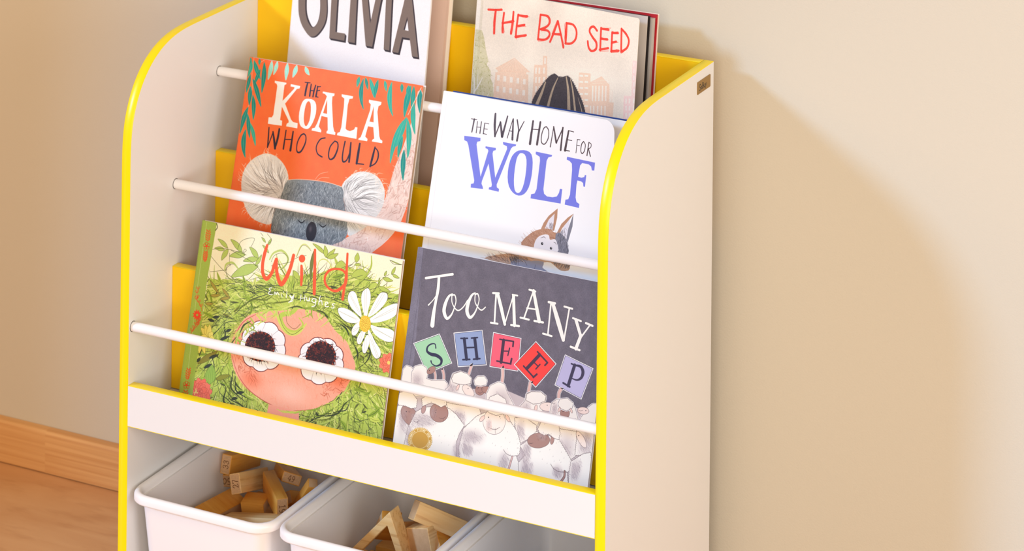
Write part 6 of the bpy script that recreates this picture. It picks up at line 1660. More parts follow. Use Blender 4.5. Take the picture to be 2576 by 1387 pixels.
('L',[.17,.46,.12],152,'485 1726 423 1743 447 1796/464 1713 422 1687 472 1699/653 1026 635 1021 644 1008/664 1064 648 1052 658 1036/243 1459 197 1429 169 1469/440 990 391 977 386 935/366 1035 334 1046 341 1018/532 909 512 937 549 953/648 1011 628 1005 638 990/743 1513 736 1540 759 1562/368 1574 278 1585 282 1661/524 989 468 958 483 906/173 1417 103 1394 70 1447/286 1099 228 1095 220 1047/719 1528 699 1554 726 1578/381 1599 317 1591 331 1643/595 1700 553 1708 587 1732/660 1050 630 1028 650 1001/105 1384 86 1348 92 1387/336 993 319 1015 345 1001/513 1669 439 1718 459 1797/577 983 536 958 545 918/563 1612 490 1649 516 1718/350 1555 234 1586 191 1680/654 1021 631 1034 658 1044/229 1457 145 1435 87 1486/278 1579 212 1566 223 1621/225 1230 166 1193 119 1237/311 992 275 1000 286 970/582 961 555 956 568 938/422 1675 361 1679 389 1725/626 937 598 923 607 899/266 1121 242 1083 207 1111/278 1029 215 1018 199 967/604 947 560 907 567 855/659 1635 629 1632 658 1639/218 1171 223 1136 222 1171/455 1705 387 1723 407 1781/301 1623 248 1606 267 1650/519 898 487 901 512 886/262 1516 221 1486 233 1530/613 942 577 913 580 874/282 1533 220 1519 206 1570/518 923 473 895 490 854/160 1563 137 1527 159 1563/228 1137 220 1098 182 1121/647 1656 626 1648 649 1647/289 1056 265 1075 262 1047/319 1011 261 1010 230 969/542 946 511 943 529 923',{'al':.9}),
('L',[.17,.69,.12],89,'1612 1320 1774 1200 1969 1123/1586 1395 1611 1530 1702 1646/1620 1200 1635 1094 1688 999',{'al':.8}),
('L',[.17,.69,.12],95,'1604 1368 1580 1498 1631 1626/1645 1272 1699 1137 1803 1026',{'al':.8}),
('L',[.17,.69,.12],89,'1624 1434 1681 1598 1805 1737',{'al':.8}),
('L',[.17,.69,.12],95,'1665 1438 1858 1504 2061 1496/1634 1506 1640 1591 1705 1660/1584 1288 1590 1183 1652 1094/1749 1423 1939 1502 2145 1505/1639 1474 1808 1587 2010 1637',{'al':.8}),
('L',[.17,.69,.12],89,'1674 1361 1778 1558 1961 1710',{'al':.8}),
('L',[.17,.69,.12],95,'1748 1459 1909 1516 2078 1499',{'al':.8}),
('L',[.17,.69,.12],89,'1609 1518 1671 1622 1780 1694/1738 1400 1902 1548 2119 1631',{'al':.8}),
('L',[.17,.69,.12],95,'1591 1465 1560 1529 1562 1600',{'al':.8}),
('L',[.17,.69,.12],89,'1673 1448 1899 1474 2114 1427',{'al':.8}),
('L',[.17,.69,.12],95,'1673 1260 1852 1216 2040 1219/1563 1367 1541 1483 1572 1599/1671 1437 1820 1360 1995 1335',{'al':.8}),
('L',[.17,.69,.12],89,'1750 1343 1902 1446 2091 1475',{'al':.8}),
('L',[.17,.69,.12],95,'1575 1318 1592 1222 1643 1135/1640 1284 1717 1536 1888 1756/1725 1347 1855 1305 1997 1310',{'al':.8}),
('L',[.17,.69,.12],89,'1576 1319 1594 1237 1636 1164',{'al':.8}),
('L',[.17,.69,.12],95,'1608 1428 1649 1591 1765 1729',{'al':.8}),
('L',[.17,.69,.12],89,'1605 1217 1636 1077 1721 957',{'al':.8}),
('L',[.17,.69,.12],95,'1753 1405 1878 1493 2036 1509',{'al':.8}),
('L',[.17,.69,.12],89,'1706 1453 1817 1571 1979 1634',{'al':.8}),
('L',[.17,.69,.12],95,'1679 1475 1698 1594 1785 1693/1637 1504 1743 1633 1895 1723',{'al':.8}),
('L',[.17,.69,.12],89,'1705 1312 1914 1389 2138 1399/1570 1376 1595 1189 1689 1021',{'al':.8}),
('L',[.17,.69,.12],95,'1594 1268 1613 1143 1680 1033/1661 1402 1793 1543 1979 1629/1597 1324 1621 1148 1712 991/1715 1388 1899 1498 2115 1541/1660 1363 1706 1520 1832 1647/1717 1497 1812 1612 1960 1672',{'al':.8}),
('L',[.17,.69,.12],89,'1577 1434 1616 1560 1712 1663',{'al':.8}),
('L',[.17,.69,.12],95,'1697 1304 1822 1224 1974 1185/1594 1385 1579 1496 1626 1603/1647 1419 1759 1567 1932 1665/1585 1230 1609 1173 1649 1124',{'al':.8}),
('L',[.17,.69,.12],89,'1612 1385 1601 1509 1668 1623/1591 1239 1598 1154 1653 1086',{'al':.8}),
('L',[.17,.69,.12],95,'1706 1388 1805 1538 1975 1634',{'al':.8}),
('L',[.17,.69,.12],89,'1574 1250 1597 1153 1657 1071',{'al':.8}),
('L',[.17,.69,.12],95,'1761 1469 1832 1577 1960 1634/1597 1421 1633 1549 1734 1653/1750 1470 1832 1579 1969 1639/1718 1454 1865 1570 2053 1625',{'al':.8}),
('L',[.17,.69,.12],89,'1629 1394 1843 1426 2049 1384/1621 1466 1618 1582 1682 1687',{'al':.8}),
('L',[.17,.69,.12],95,'1607 1445 1673 1590 1798 1707',{'al':.8}),
('L',[.17,.69,.12],89,'1703 1385 1907 1321 2127 1307/1621 1488 1644 1605 1725 1703/1621 1509 1629 1588 1695 1647',{'al':.8}),
('L',[.17,.69,.12],95,'1704 1385 1824 1297 1979 1259',{'al':.8}),
('L',[.17,.69,.12],89,'1584 1273 1605 1139 1679 1022',{'al':.8}),
('L',[.17,.69,.12],95,'1702 1257 1809 1153 1949 1083',{'al':.8}),
('L',[.17,.69,.12],89,'1660 1420 1797 1553 1985 1629/1655 1315 1731 1189 1851 1092/1611 1224 1617 1157 1653 1098/1584 1461 1595 1561 1652 1652',{'al':.8}),
('L',[.17,.69,.12],95,'1676 1330 1909 1398 2150 1393',{'al':.8}),
('L',[.17,.69,.12],89,'1604 1384 1603 1549 1675 1705/1770 1374 1910 1339 2059 1357',{'al':.8}),
('L',[.17,.69,.12],95,'1580 1390 1576 1530 1638 1662',{'al':.8}),
('L',[.17,.69,.12],89,'1660 1333 1853 1263 2063 1239/1688 1316 1889 1276 2099 1284',{'al':.8}),
('L',[.17,.69,.12],95,'1681 1317 1765 1197 1897 1113/1708 1321 1834 1266 1979 1259/1669 1373 1855 1453 2059 1461/1649 1262 1722 1154 1837 1076/1542 1473 1562 1561 1618 1638/1588 1563 1611 1620 1666 1658/1742 1308 1838 1227 1966 1186/1615 1377 1577 1493 1599 1613',{'al':.8}),
('L',[.17,.69,.12],89,'1577 1478 1577 1544 1614 1603',{'al':.8}),
('L',[.17,.69,.12],95,'1635 1423 1811 1284 2028 1195',{'al':.8}),
('L',[.17,.69,.12],89,'1596 1271 1610 1144 1675 1031/1571 1519 1654 1623 1779 1693',{'al':.8}),
('L',[.17,.69,.12],95,'1587 1335 1600 1179 1676 1039',{'al':.8}),
('L',[.17,.69,.12],89,'1705 1436 1818 1565 1986 1639',{'al':.8}),
('L',[.17,.69,.12],95,'1611 1529 1710 1634 1849 1698/1668 1415 1721 1609 1862 1773',{'al':.8}),
('L',[.17,.69,.12],89,'1637 1424 1710 1577 1854 1692',{'al':.8}),
('L',[.17,.69,.12],95,'1645 1395 1727 1245 1871 1134/1599 1318 1669 1507 1825 1659/1706 1377 1871 1325 2049 1325',{'al':.8}),
('L',[.17,.69,.12],89,'1772 1417 1898 1334 2055 1301/1622 1228 1627 1120 1682 1024/1589 1354 1594 1533 1668 1703',{'al':.8}),
('L',[.17,.69,.12],95,'1571 1419 1545 1489 1566 1563',{'al':.8}),
('L',[.17,.69,.12],89,'1595 1320 1625 1150 1716 1000',{'al':.8}),
('L',[.17,.69,.12],95,'1632 1360 1797 1229 1999 1140/1709 1529 1810 1634 1958 1685',{'al':.8}),
('L',[.17,.69,.12],89,'1683 1268 1828 1469 2048 1614/1671 1409 1871 1472 2078 1461/1626 1453 1722 1610 1878 1730',{'al':.8}),
('L',[.17,.69,.12],95,'1778 1346 1962 1425 2163 1435/1628 1356 1836 1252 2071 1200',{'al':.8}),
('L',[.17,.69,.12],89,'1726 1417 1895 1448 2056 1406/1706 1499 1873 1557 2047 1545',{'al':.8}),
('L',[.17,.69,.12],95,'1587 1431 1590 1554 1645 1669',{'al':.8}),
('L',[.17,.69,.12],89,'1613 1212 1639 1089 1708 980/1777 1373 1952 1433 2136 1425',{'al':.8}),
('L',[.17,.69,.12],95,'1567 1351 1588 1191 1671 1050',{'al':.8}),
('L',[.17,.69,.12],89,'1650 1470 1698 1595 1809 1691',{'al':.8}),
('L',[.17,.46,.12],153,'1679 1420 1826 1367 1990 1367/1603 1313 1609 1167 1680 1038',{'al':.75}),
('L',[.17,.46,.12],154,'1675 1360 1844 1425 2025 1420',{'al':.75}),
('L',[.17,.46,.12],155,'1683 1350 1795 1474 1962 1537/1659 1255 1770 1208 1897 1205',{'al':.75}),
('L',[.17,.46,.12],154,'1594 1317 1591 1263 1620 1218/1633 1217 1689 1111 1788 1032/1687 1397 1866 1350 2055 1358',{'al':.75}),
('L',[.17,.46,.12],153,'1604 1446 1810 1560 2046 1604',{'al':.75}),
('L',[.17,.46,.12],155,'1602 1282 1601 1223 1633 1171',{'al':.75}),
('L',[.17,.46,.12],153,'1606 1300 1674 1157 1791 1039',{'al':.75}),
('L',[.17,.46,.12],155,'1612 1245 1614 1154 1666 1077',{'al':.75}),
('L',[.17,.46,.12],154,'1684 1309 1823 1286 1965 1313',{'al':.75}),
('L',[.17,.46,.12],155,'1655 1411 1790 1314 1959 1267/1671 1322 1738 1231 1850 1179',{'al':.75}),
('L',[.17,.46,.12],153,'1700 1473 1845 1585 2029 1637',{'al':.75}),
('L',[.17,.46,.12],155,'1586 1413 1591 1542 1657 1662/1590 1425 1584 1513 1638 1591',{'al':.75}),
('L',[.17,.46,.12],153,'1599 1315 1606 1222 1643 1135',{'al':.75}),
('L',[.17,.46,.12],155,'1594 1449 1582 1544 1625 1636',{'al':.75}),
('L',[.17,.46,.12],154,'1582 1398 1590 1245 1653 1105/1567 1469 1557 1526 1585 1581/1583 1331 1598 1199 1668 1083',{'al':.75}),
('L',[.17,.46,.12],153,'1609 1432 1631 1563 1719 1675/1682 1359 1825 1499 2023 1577',{'al':.75}),
('L',[.17,.46,.12],155,'1676 1339 1841 1456 2045 1501',{'al':.75}),
('L',[.17,.46,.12],154,'1650 1487 1697 1586 1800 1649/1637 1417 1709 1545 1845 1631/1666 1538 1714 1620 1807 1668',{'al':.75}),
('L',[.17,.46,.12],155,'1634 1372 1851 1416 2065 1388',{'al':.75}),
('L',[.17,.46,.12],153,'1587 1323 1599 1229 1641 1143',{'al':.75}),
('L',[.17,.46,.12],155,'1647 1343 1752 1239 1897 1176/1601 1462 1646 1569 1745 1646',{'al':.75}),
('L',[.17,.46,.12],153,'1625 1160 1635 1094 1672 1037',{'al':.75}),
('L',[.17,.46,.12],155,'1577 1474 1592 1564 1658 1639',{'al':.75}),
('L',[.17,.46,.12],153,'1634 1435 1760 1268 1941 1142',{'al':.75}),
('L',[.17,.46,.12],154,'1585 1307 1597 1177 1664 1063',{'al':.75}),
('L',[.17,.46,.12],153,'1631 1317 1695 1172 1808 1053/1593 1307 1763 1197 1963 1130/1624 1348 1732 1219 1885 1128',{'al':.75}),
('L',[.17,.46,.12],155,'1661 1429 1767 1533 1920 1575/1707 1379 1831 1330 1971 1329/1576 1431 1552 1491 1565 1555/1703 1547 1800 1622 1928 1638/1617 1305 1635 1160 1724 1038/1660 1373 1730 1549 1876 1692',{'al':.75}),
('L',[.17,.46,.12],154,'1602 1437 1655 1566 1768 1666',{'al':.75}),
('L',[.17,.46,.12],153,'1727 1395 1900 1449 2079 1430/1592 1363 1589 1267 1634 1181/1640 1305 1764 1207 1921 1150',{'al':.75}),
('L',[.17,.46,.12],154,'1703 1446 1791 1577 1943 1656/1579 1315 1590 1226 1638 1147',{'al':.75}),
('L',[.17,.46,.12],153,'1677 1472 1789 1590 1950 1654',{'al':.75}),
('L',[.17,.46,.12],154,'1620 1440 1768 1558 1958 1613',{'al':.75}),
('L',[.17,.46,.12],153,'1632 1247 1732 1152 1866 1090',{'al':.75}),
('L',[.17,.46,.12],154,'1565 1415 1542 1477 1565 1540',{'al':.75}),
('L',[.17,.46,.12],153,'1605 1424 1601 1532 1654 1633/1683 1365 1834 1422 1995 1407',{'al':.75}),
('L',[.17,.46,.12],155,'1574 1489 1561 1537 1572 1587',{'al':.75}),
('L',[.17,.46,.12],153,'1696 1368 1855 1415 2017 1391',{'al':.75}),
('L',[.17,.46,.12],154,'1681 1424 1732 1543 1856 1617/1601 1381 1602 1221 1683 1080',{'al':.75}),
('L',[.17,.46,.12],155,'1768 1376 1868 1468 2010 1497/1624 1464 1784 1321 1988 1227',{'al':.75}),
('L',[.17,.46,.12],154,'1614 1292 1634 1129 1710 981',{'al':.75}),
('L',[.17,.46,.12],155,'1570 1402 1567 1499 1625 1585/1635 1408 1828 1347 2037 1343',{'al':.75}),
('L',[.17,.46,.12],153,'1790 1398 1887 1469 2012 1474/1572 1431 1604 1545 1696 1635',{'al':.75}),
('L',[.17,.46,.12],155,'1637 1262 1679 1170 1764 1103',{'al':.75}),
('L',[.17,.46,.12],154,'1662 1359 1869 1428 2087 1428/1676 1412 1849 1521 2056 1563',{'al':.75}),
('L',[.17,.46,.12],152,'1671 1039 1645 1021 1678 1017/1665 1065 1634 1030 1677 1010/2107 1544 2055 1563 2039 1516/2132 1464 2130 1500 2144 1466/1576 1606 1551 1610 1576 1613/2071 1346 2054 1316 2029 1339/1994 1513 2040 1569 2118 1560/1814 1123 1814 1088 1856 1084/1664 1652 1667 1691 1707 1711/1873 1663 1893 1712 1953 1715/1793 1675 1812 1723 1871 1728/2066 1621 2050 1656 2084 1632/2021 1489 2082 1546 2167 1533/2030 1305 2064 1274 2110 1295/2065 1266 2064 1236 2092 1257/1654 1094 1642 1090 1654 1094/2024 1569 2084 1627 2171 1616/1956 1579 2007 1658 2110 1676/1852 1677 1828 1699 1853 1678/1628 1187 1613 1187 1627 1193/1966 1602 1960 1643 2003 1624/2029 1398 2037 1434 2042 1398/2015 1603 1992 1648 2050 1637/1662 1654 1626 1652 1657 1638/1654 1086 1657 1013 1711 958/1671 1040 1657 1019 1681 1008/2078 1510 2069 1544 2082 1511/1878 1084 1851 1077 1854 1100/1848 1648 1844 1693 1898 1694/1800 1035 1777 1007 1816 1007/1646 1127 1635 1123 1647 1123/1632 1162 1624 1133 1651 1115/1742 1704 1732 1740 1775 1749/1968 1659 1979 1722 2054 1729/1831 1055 1825 1011 1874 998/1817 1111 1845 1055 1909 1026/1792 1691 1745 1695 1783 1673/1699 1695 1676 1709 1705 1709/2020 1360 2103 1330 2192 1355/1967 1572 1975 1618 2024 1599/1958 1694 1926 1718 1954 1691/2128 1500 2122 1536 2146 1506/1980 1699 1945 1715 1945 1681/1569 1553 1542 1562 1571 1571',{'al':.9}),
('P',156,'768 1456 938 1489 1152 1508 1331 1511 1526 1492 1563 1374 1608 1244 1658 1095 1680 981 1624 894 1492 828 1313 686 963 628 699 762 634 871 638 1010 680 1156 724 1322',{'smooth':2}),
('H','768 1456 938 1489 1152 1508 1331 1511 1526 1492 1563 1374 1608 1244 1658 1095 1680 981 1624 894 1492 828 1313 686 963 628 699 762 634 871 638 1010 680 1156 724 1322',2600,3.93,.46,[157,158,159,160,161,162],100,{'al':.75,'jit':.45,'curve':.3}),
('L',.58,163,'767 1460 937 1494 1151 1512 1331 1516 1525 1496',{'al':.9}),
('L',.35,164,'1149 1527 1198 1594 1305 1635/1174 1521 1239 1561 1334 1570'),
('L',[.58,1.5,.58],165,'983 1033 1038 1008 1082 1041/1283 1031 1337 1007 1382 1040'),
('D',118.9,93.1,7.17,166,{'ry':11.1}),
('D',117.4,95.8,3.47,167,{'soft':1,'ry':5.78}),
('L',.58,168,'57 2789 63 2579 94 2441 77 2214/207 2784 146 2744'),
('F','33 2749 0 2550',5.55,-.05,169,{'mid':170,'out':171}),
('F','62 2764 194 2552',5.78,.03,172,{'mid':170,'out':171}),
('F','41 2597 19 2371',4.86,0,173,{'mid':170,'out':171}),
('F','137 2794 150 2719',3.47,0,172,{'mid':170,'out':171}),
('F','170 2676 113 2474',4.86,0,173,{'mid':170,'out':171}),
('F','211 2764 237 2400',6.48,-.03,173,{'mid':170,'out':171}),
('F','80 2551 257 2235',6.02,-.02,173,{'mid':170,'out':171}),
('F','66 2457 87 2231',5.78,0,173,{'mid':170,'out':171}),
('F','114 2362 171 2070',5.78,-.04,173,{'mid':170,'out':171}),
('F','75 2214 11 1885',6.48,.03,173,{'mid':170,'out':171}),
('F','79 2133 159 1856',5.55,0,173,{'mid':170,'out':171}),
('F','137 2030 256 1777',4.86,-.03,169,{'mid':170,'out':171}),
('F','87 1952 137 1621',6.71,.09,173,{'mid':170,'out':171}),
('F','14 2790 6 2705',3.93,0,172,{'mid':170,'out':171}),
('F','1555 2778 1542 2654',4.4,0,169,{'mid':170,'out':171}),
('F','1617 2767 1672 2412',5.55,.1,173,{'mid':170,'out':171}),
('F','1639 2780 1696 2646',3.93,0,173,{'mid':170,'out':171}),
('F','1699 2778 1794 2567',5.09,-.03,169,{'mid':170,'out':171}),
('F','1817 2780 1805 2561',5.09,.04,172,{'mid':170,'out':171}),
('F','1906 2782 1949 2662',3.93,0,169,{'mid':170,'out':171}),
('F','2007 2782 2080 2392',6.25,.1,169,{'mid':170,'out':171}),
('F','2143 2779 2159 2677',4.16,0,172,{'mid':170,'out':171}),
('F','2268 2773 2234 2402',7.63,.03,172,{'mid':170,'out':171}),
('F','2309 2774 2325 2479',5.78,0,172,{'mid':170,'out':171}),
('F','2238 2774 2241 2645',5.32,0,172,{'mid':170,'out':171}),
('F','2399 2757 2437 2476',6.94,.02,173,{'mid':170,'out':171}),
('F','2334 2609 2408 2230',6.48,.05,169,{'mid':170,'out':171}),
('F','2265 2411 2180 2053',7.63,.02,169,{'mid':170,'out':171}),
('F','2225 2366 2127 1858',6.71,.05,169,{'mid':170,'out':171}),
('F','2273 2402 2349 1951',6.94,-.05,169,{'mid':170,'out':171}),
('F','2247 2191 2222 1937',5.55,.03,172,{'mid':170,'out':171}),
('F','2288 2040 2328 1695',6.48,.02,173,{'mid':170,'out':171}),
('F','317 2794 299 2563',6.02,-.03,174,{'mid':175,'out':176}),
('F','396 2799 366 2630',5.09,-.03,174,{'mid':175,'out':176}),
('F','538 2799 549 2592',5.78,0,174,{'mid':175,'out':176}),
('F','674 2792 639 2638',5.78,-.03,174,{'mid':175,'out':176}),
('F','791 2788 868 2698',5.09,.05,174,{'mid':175,'out':176}),
('L',.81,177,'2409 2769 2350 2621 2279 2438'),
('P',178,'396 2567 562 2566 563 2548 540 2536 544 2350 682 2512 683 2532 627 2531 625 2559 760 2555 756 2526 721 2517 585 2323 697 2154 730 2129 797 2125 801 2065 643 2066 646 2095 671 2116 665 2138 547 2282 547 2125 577 2122 582 2063 385 2058 382 2133 427 2139 443 2171 441 2510 427 2535 399 2543',{'smooth':0}),
('P',178,'901 2426 975 2419 1017 2370 1029 2271 1005 2167 969 2097 924 2075 848 2094 810 2159 798 2258 815 2361 849 2411',{'smooth':2,'holes':['906 2398 937 2374 955 2291 955 2180 924 2109 893 2126 871 2198 868 2298 880 2370']}),
('P',178,'1083 2537 1249 2536 1248 2509 1224 2500 1231 2421 1290 2159 1315 2105 1333 2096 1333 2066 1212 2068 1211 2092 1224 2104 1197 2251 1112 2255 1094 2130 1136 2091 1137 2067 1003 2070 1005 2094 1042 2108 1066 2166 1148 2489 1117 2513 1084 2516',{'smooth':0,'holes':['1158 2451 1127 2292 1184 2290']}),
('P',178,'1347 2543 1507 2541 1504 2515 1462 2504 1450 2432 1464 2160 1484 2146 1527 2139 1582 2167 1592 2196 1622 2196 1629 2065 1359 2068 1361 2095 1391 2109 1403 2166 1400 2405 1391 2499 1352 2516',{'smooth':0}),
('P',178,'1728 2534 1901 2532 1900 2499 1868 2478 1864 2412 1934 2140 1951 2108 1983 2096 1984 2068 1842 2067 1845 2087 1868 2105 1836 2230 1763 2231 1744 2109 1780 2087 1778 2060 1657 2059 1659 2076 1684 2093 1710 2191 1762 2418 1760 2485 1731 2503',{'smooth':0,'holes':['1804 2468 1774 2287 1831 2286']}),
('L',1.04,179,'819 2608 892 2611'),
('L',[1.85,2.54,2.31],179,'858 2608 848 2537 845 2458'),
('L',[1.62,2.08],179,'909 2597 910 2460'),
('L',[1.62,2.08,1.85],179,'973 2594 960 2523 957 2457'),
('L',1.04,179,'909 2524 964 2528'),
('L',[1.62,2.31],179,'1003 2585 998 2466'),
('L',1.04,179,'997 2579 1044 2589/999 2533 1039 2544'),
('L',1.16,179,'998 2464 1029 2462'),
('L',[1.39,1.85,1.62],179,'408 2017 419 1900 426 1788'),
('L',[1.16,1.39],179,'428 1790 475 1974'),
('L',[1.85,2.78,2.78],179,'472 1976 505 1882 533 1791'),
('L',[2.08,2.78,2.31],179,'533 1796 550 1909 555 2021'),
('L',[1.39,2.08],179,'651 2020 649 1803'),
('L',[1.85,2.78],179,'751 2019 749 1800'),
('L',1.04,179,'649 1914 749 1927'),
('L',[1.62,1.39,1.85,2.08,1.39,1.39,1.62,1.62],179,'903 2017 935 1992 941 1917 901 1816 856 1793 832 1831 832 1911 865 1991 903 2017'),
('L',[1.39,1.62,1.39,1.62],179,'1203 2013 1144 1991 1106 1927 1101 1871 1132 1816 1197 1791'),
('L',[1.39,1.62,1.85,2.31,1.62,1.62,1.62,1.39],179,'1341 1997 1383 1981 1394 1915 1360 1811 1308 1781 1281 1829 1289 1925 1341 1997'),
('L',[1.85,1.62,2.08,1.62,1.62],179,'1481 2013 1472 1907 1475 1818 1496 1780 1539 1810 1568 1907'),
('L',[1.85,2.54,2.31],179,'1562 2012 1568 1902 1572 1791'),
('L',[2.31,3.24,2.78],179,'1684 2018 1680 1899 1677 1790'),
('L',1.27,179,'1680 1788 1774 1794'),
('L',[1.62,2.78,2.31],179,'1895 2010 1881 1900 1864 1784'),
('L',[.93,1.62,1.85,1.62,1.16],179,'1891 2008 1941 1968 1955 1901 1928 1828 1861 1782'),
('N',.03,2),
('N',.03,30)],
 'wolf': [
('L',.37,180,'58 2792 56 2106 68 1396 79 769',{'smooth':0}),
('L',.86,181,'416 2533 491 2533',{'rough':.25}),
('L',[1.97,1.48],181,'457 2534 446 2387',{'rough':.25}),
('L',[.99,1.11],181,'503 2514 506 2386',{'rough':.25}),
('L',[1.23,1.36],181,'557 2518 556 2389',{'rough':.25}),
('L',.74,181,'501 2451 558 2457',{'rough':.25}),
('L',1.23,181,'604 2504 602 2390',{'rough':.25}),
('L',.74,181,'602 2512 660 2510/606 2446 650 2448',{'rough':.25}),
('L',.86,181,'602 2392 647 2389',{'rough':.25}),
('L',[2.47,3.21,1.97],181,'733 2634 742 2509 764 2383',{'rough':.25}),
('L',[1.23,1.73],181,'764 2383 815 2551',{'rough':.25}),
('L',[2.22,3.21],181,'815 2551 861 2397',{'rough':.25}),
('L',[2.96,1.73],181,'863 2401 903 2631',{'rough':.25}),
('L',[.99,1.11],181,'981 2611 933 2390',{'rough':.25}),
('L',[1.73,2.71],181,'986 2611 1006 2385',{'rough':.25}),
('L',.86,181,'946 2473 1003 2475',{'rough':.25}),
('L',[1.73,1.48],181,'1042 2609 1080 2496',{'rough':.25}),
('L',[.99,1.6],181,'1140 2608 1082 2486',{'rough':.25}),
('L',[1.97,2.47],181,'1080 2496 1071 2381',{'rough':.25}),
('L',[2.47,3.21],181,'1265 2627 1255 2374',{'rough':.25}),
('L',[2.47,2.96],181,'1369 2630 1353 2382',{'rough':.25}),
('L',.86,181,'1260 2537 1370 2546',{'rough':.25}),
('L',1.23,181,'1459 2593 1496 2556 1501 2470 1461 2400 1414 2411 1404 2491 1426 2571 1459 2593',{'rough':.25}),
('L',[.99,1.36],181,'1564 2608 1542 2381',{'rough':.25}),
('L',[1.73,2.47],181,'1564 2606 1621 2439',{'rough':.25}),
('L',[1.48,1.48],181,'1623 2441 1701 2615',{'rough':.25}),
('L',[1.97,2.47],181,'1697 2615 1692 2368',{'rough':.25}),
('L',[2.22,3.21],181,'1783 2588 1754 2374',{'rough':.25}),
('L',.86,181,'1780 2596 1859 2591/1774 2494 1841 2493',{'rough':.25}),
('L',.99,181,'1754 2374 1820 2374',{'rough':.25}),
('L',.86,181,'1920 2514 1916 2443 1913 2368',{'rough':.25}),
('L',.74,181,'1917 2516 1960 2518/1918 2453 1958 2453',{'rough':.25}),
('L',[.99,1.23],181,'2013 2507 2040 2476 2034 2410 2003 2373 1981 2402 1986 2473 2013 2507',{'rough':.25}),
('L',[1.23,1.48],181,'2091 2508 2074 2363',{'rough':.25}),
('L',.86,181,'2091 2508 2125 2495 2121 2457 2082 2435',{'rough':.25}),
('L',[1.23,1.36],181,'2092 2436 2124 2362',{'rough':.25}),
('P',182,'352 2330 573 2339 575 2302 536 2290 531 2258 640 1910 694 2181 700 2211 687 2230 656 2235 655 2256 796 2258 798 2233 766 2221 761 2189 837 1930 950 2271 942 2299 890 2311 881 2338 1066 2337 1062 2318 1024 2307 1002 2281 867 1858 874 1828 907 1815 905 1784 769 1789 771 1812 800 1822 804 1846 724 2072 666 1868 664 1837 685 1807 694 1782 528 1772 525 1812 560 1824 563 1857 423 2234 399 2272 360 2281',{'smooth':0}),
('P',182,'1134 2282 1223 2291 1291 2260 1320 2172 1324 2030 1302 1894 1250 1813 1178 1784 1101 1802 1035 1863 1002 1961 999 2093 1028 2200 1080 2259',{'smooth':2,'holes':['1145 2253 1197 2246 1231 2190 1241 2079 1233 1935 1202 1836 1156 1809 1114 1843 1091 1943 1086 2065 1095 2180 1118 2232']}),
('P',182,'1348 2299 1579 2295 1574 2278 1530 2263 1509 2221 1503 1905 1518 1857 1562 1834 1638 1837 1693 1854 1720 1899 1728 1945 1760 1945 1754 1786 1342 1779 1343 1825 1389 1840 1410 1891 1418 2208 1409 2250 1349 2271',{'smooth':0}),
('P',182,'1791 2307 2196 2302 2192 2214 2157 2211 2143 2253 2104 2271 2011 2270 1985 2241 1967 2113 2016 2110 2054 2124 2061 2147 2081 2147 2072 2020 2050 2020 2043 2057 2013 2070 1961 2072 1952 2025 1952 1884 1969 1837 2011 1821 2009 1778 1811 1784 1816 1839 1853 1849 1873 1902 1876 2175 1866 2242 1831 2267 1788 2276',{'smooth':0}),
('P',183,'1522 1470 1551 1544 1610 1630 1720 1727 1724 1627 1700 1478'),
('P',184,'1571 1485 1615 1589 1685 1666 1683 1572 1678 1487'),
('P',185,'1847 1413 1886 1536 1939 1703 1939 1565 1892 1386'),
('P',183,'1736 1460 1788 1569 1866 1650 1943 1706 1909 1657 1802 1522 1775 1456'),
('P',186,'1776 1462 1832 1562 1900 1643 1886 1536 1871 1413'),
('H','1627 1556 1676 1578 1677 1495 1632 1516',40,3.39,.25,[187],80,{'al':.7}),
('H','1797 1487 1843 1543 1842 1467',40,3.39,.25,[187],70,{'al':.7}),
('P',183,'1286 1262 1308 1317 1345 1358 1429 1427 1526 1469 1635 1483 1706 1462 1800 1460 1864 1415 1897 1338 1909 1258 1834 1211 1420 1163',{'smooth':3}),
('P',185,'1724 1448 1800 1460 1869 1409 1898 1338 1909 1258 1750 1245',{'smooth':2}),
('H','1286 1262 1308 1317 1345 1358 1429 1427 1526 1469 1635 1483 1706 1462 1800 1460 1864 1415 1897 1338 1909 1258 1834 1211 1420 1163',420,5.09,.25,[188,189,190,191],215,{'al':.8,'jit':.3,'avoid':'1720 1488 1905 1518 1934 1214 1753 1184'}),
('H','1724 1448 1800 1460 1869 1409 1898 1338 1913 1258 1750 1245',240,5.09,.25,[192,193,194],280,{'al':.8,'jit':.2}),
('P',195,'1453 1237 1460 1321 1503 1384 1575 1418 1634 1419 1656 1374 1714 1391 1751 1355 1761 1247 1484 1187',{'smooth':3}),
('D',155.7,131.5,1.44,103),
('D',156.1,132,.42,196),
('D',167.9,128.4,1.44,103),
('D',168.3,128.9,.42,196),
('L',[.25,.42,.25],181,'1531 1371 1570 1391 1596 1380/1707 1355 1735 1349 1741 1330'),
('P',197,'823 1032 969 1091 1123 1133 1254 1156 1461 1176 1548 1149 1632 1139 1921 1171 1946 1133 1930 1083 1832 1066 1762 1096 1692 1129 1602 1117 1591 1060 1631 1039 1630 1018 1105 1020',{'smooth':2}),
('P',198,'1229 1089 1427 1108 1601 1124 1587 1059 1631 1039 1631 1005 1191 1000',{'smooth':2}),
('H','835 1034 1123 1133 1485 1180 1470 1102 1104 1027',380,6.78,.3,[199,200,201,202,203],200,{'al':.85,'jit':.3}),
('H','1100 1054 1227 1103 1344 1108 1238 1022',140,5.09,.3,[204,205,206],240,{'al':.85,'jit':.3}),
('H','1674 1143 1921 1171 1937 1098 1814 1077',260,6.78,.3,[207,208,209,210],-60,{'al':.85,'jit':.25}),
('L',.34,211,'1266 1095 1282 1036/1498 1072 1491 1029/1354 1089 1389 1047'),
('D',154.2,115.9,2.88,212,{'ry':1.36})],
 'olivia': [
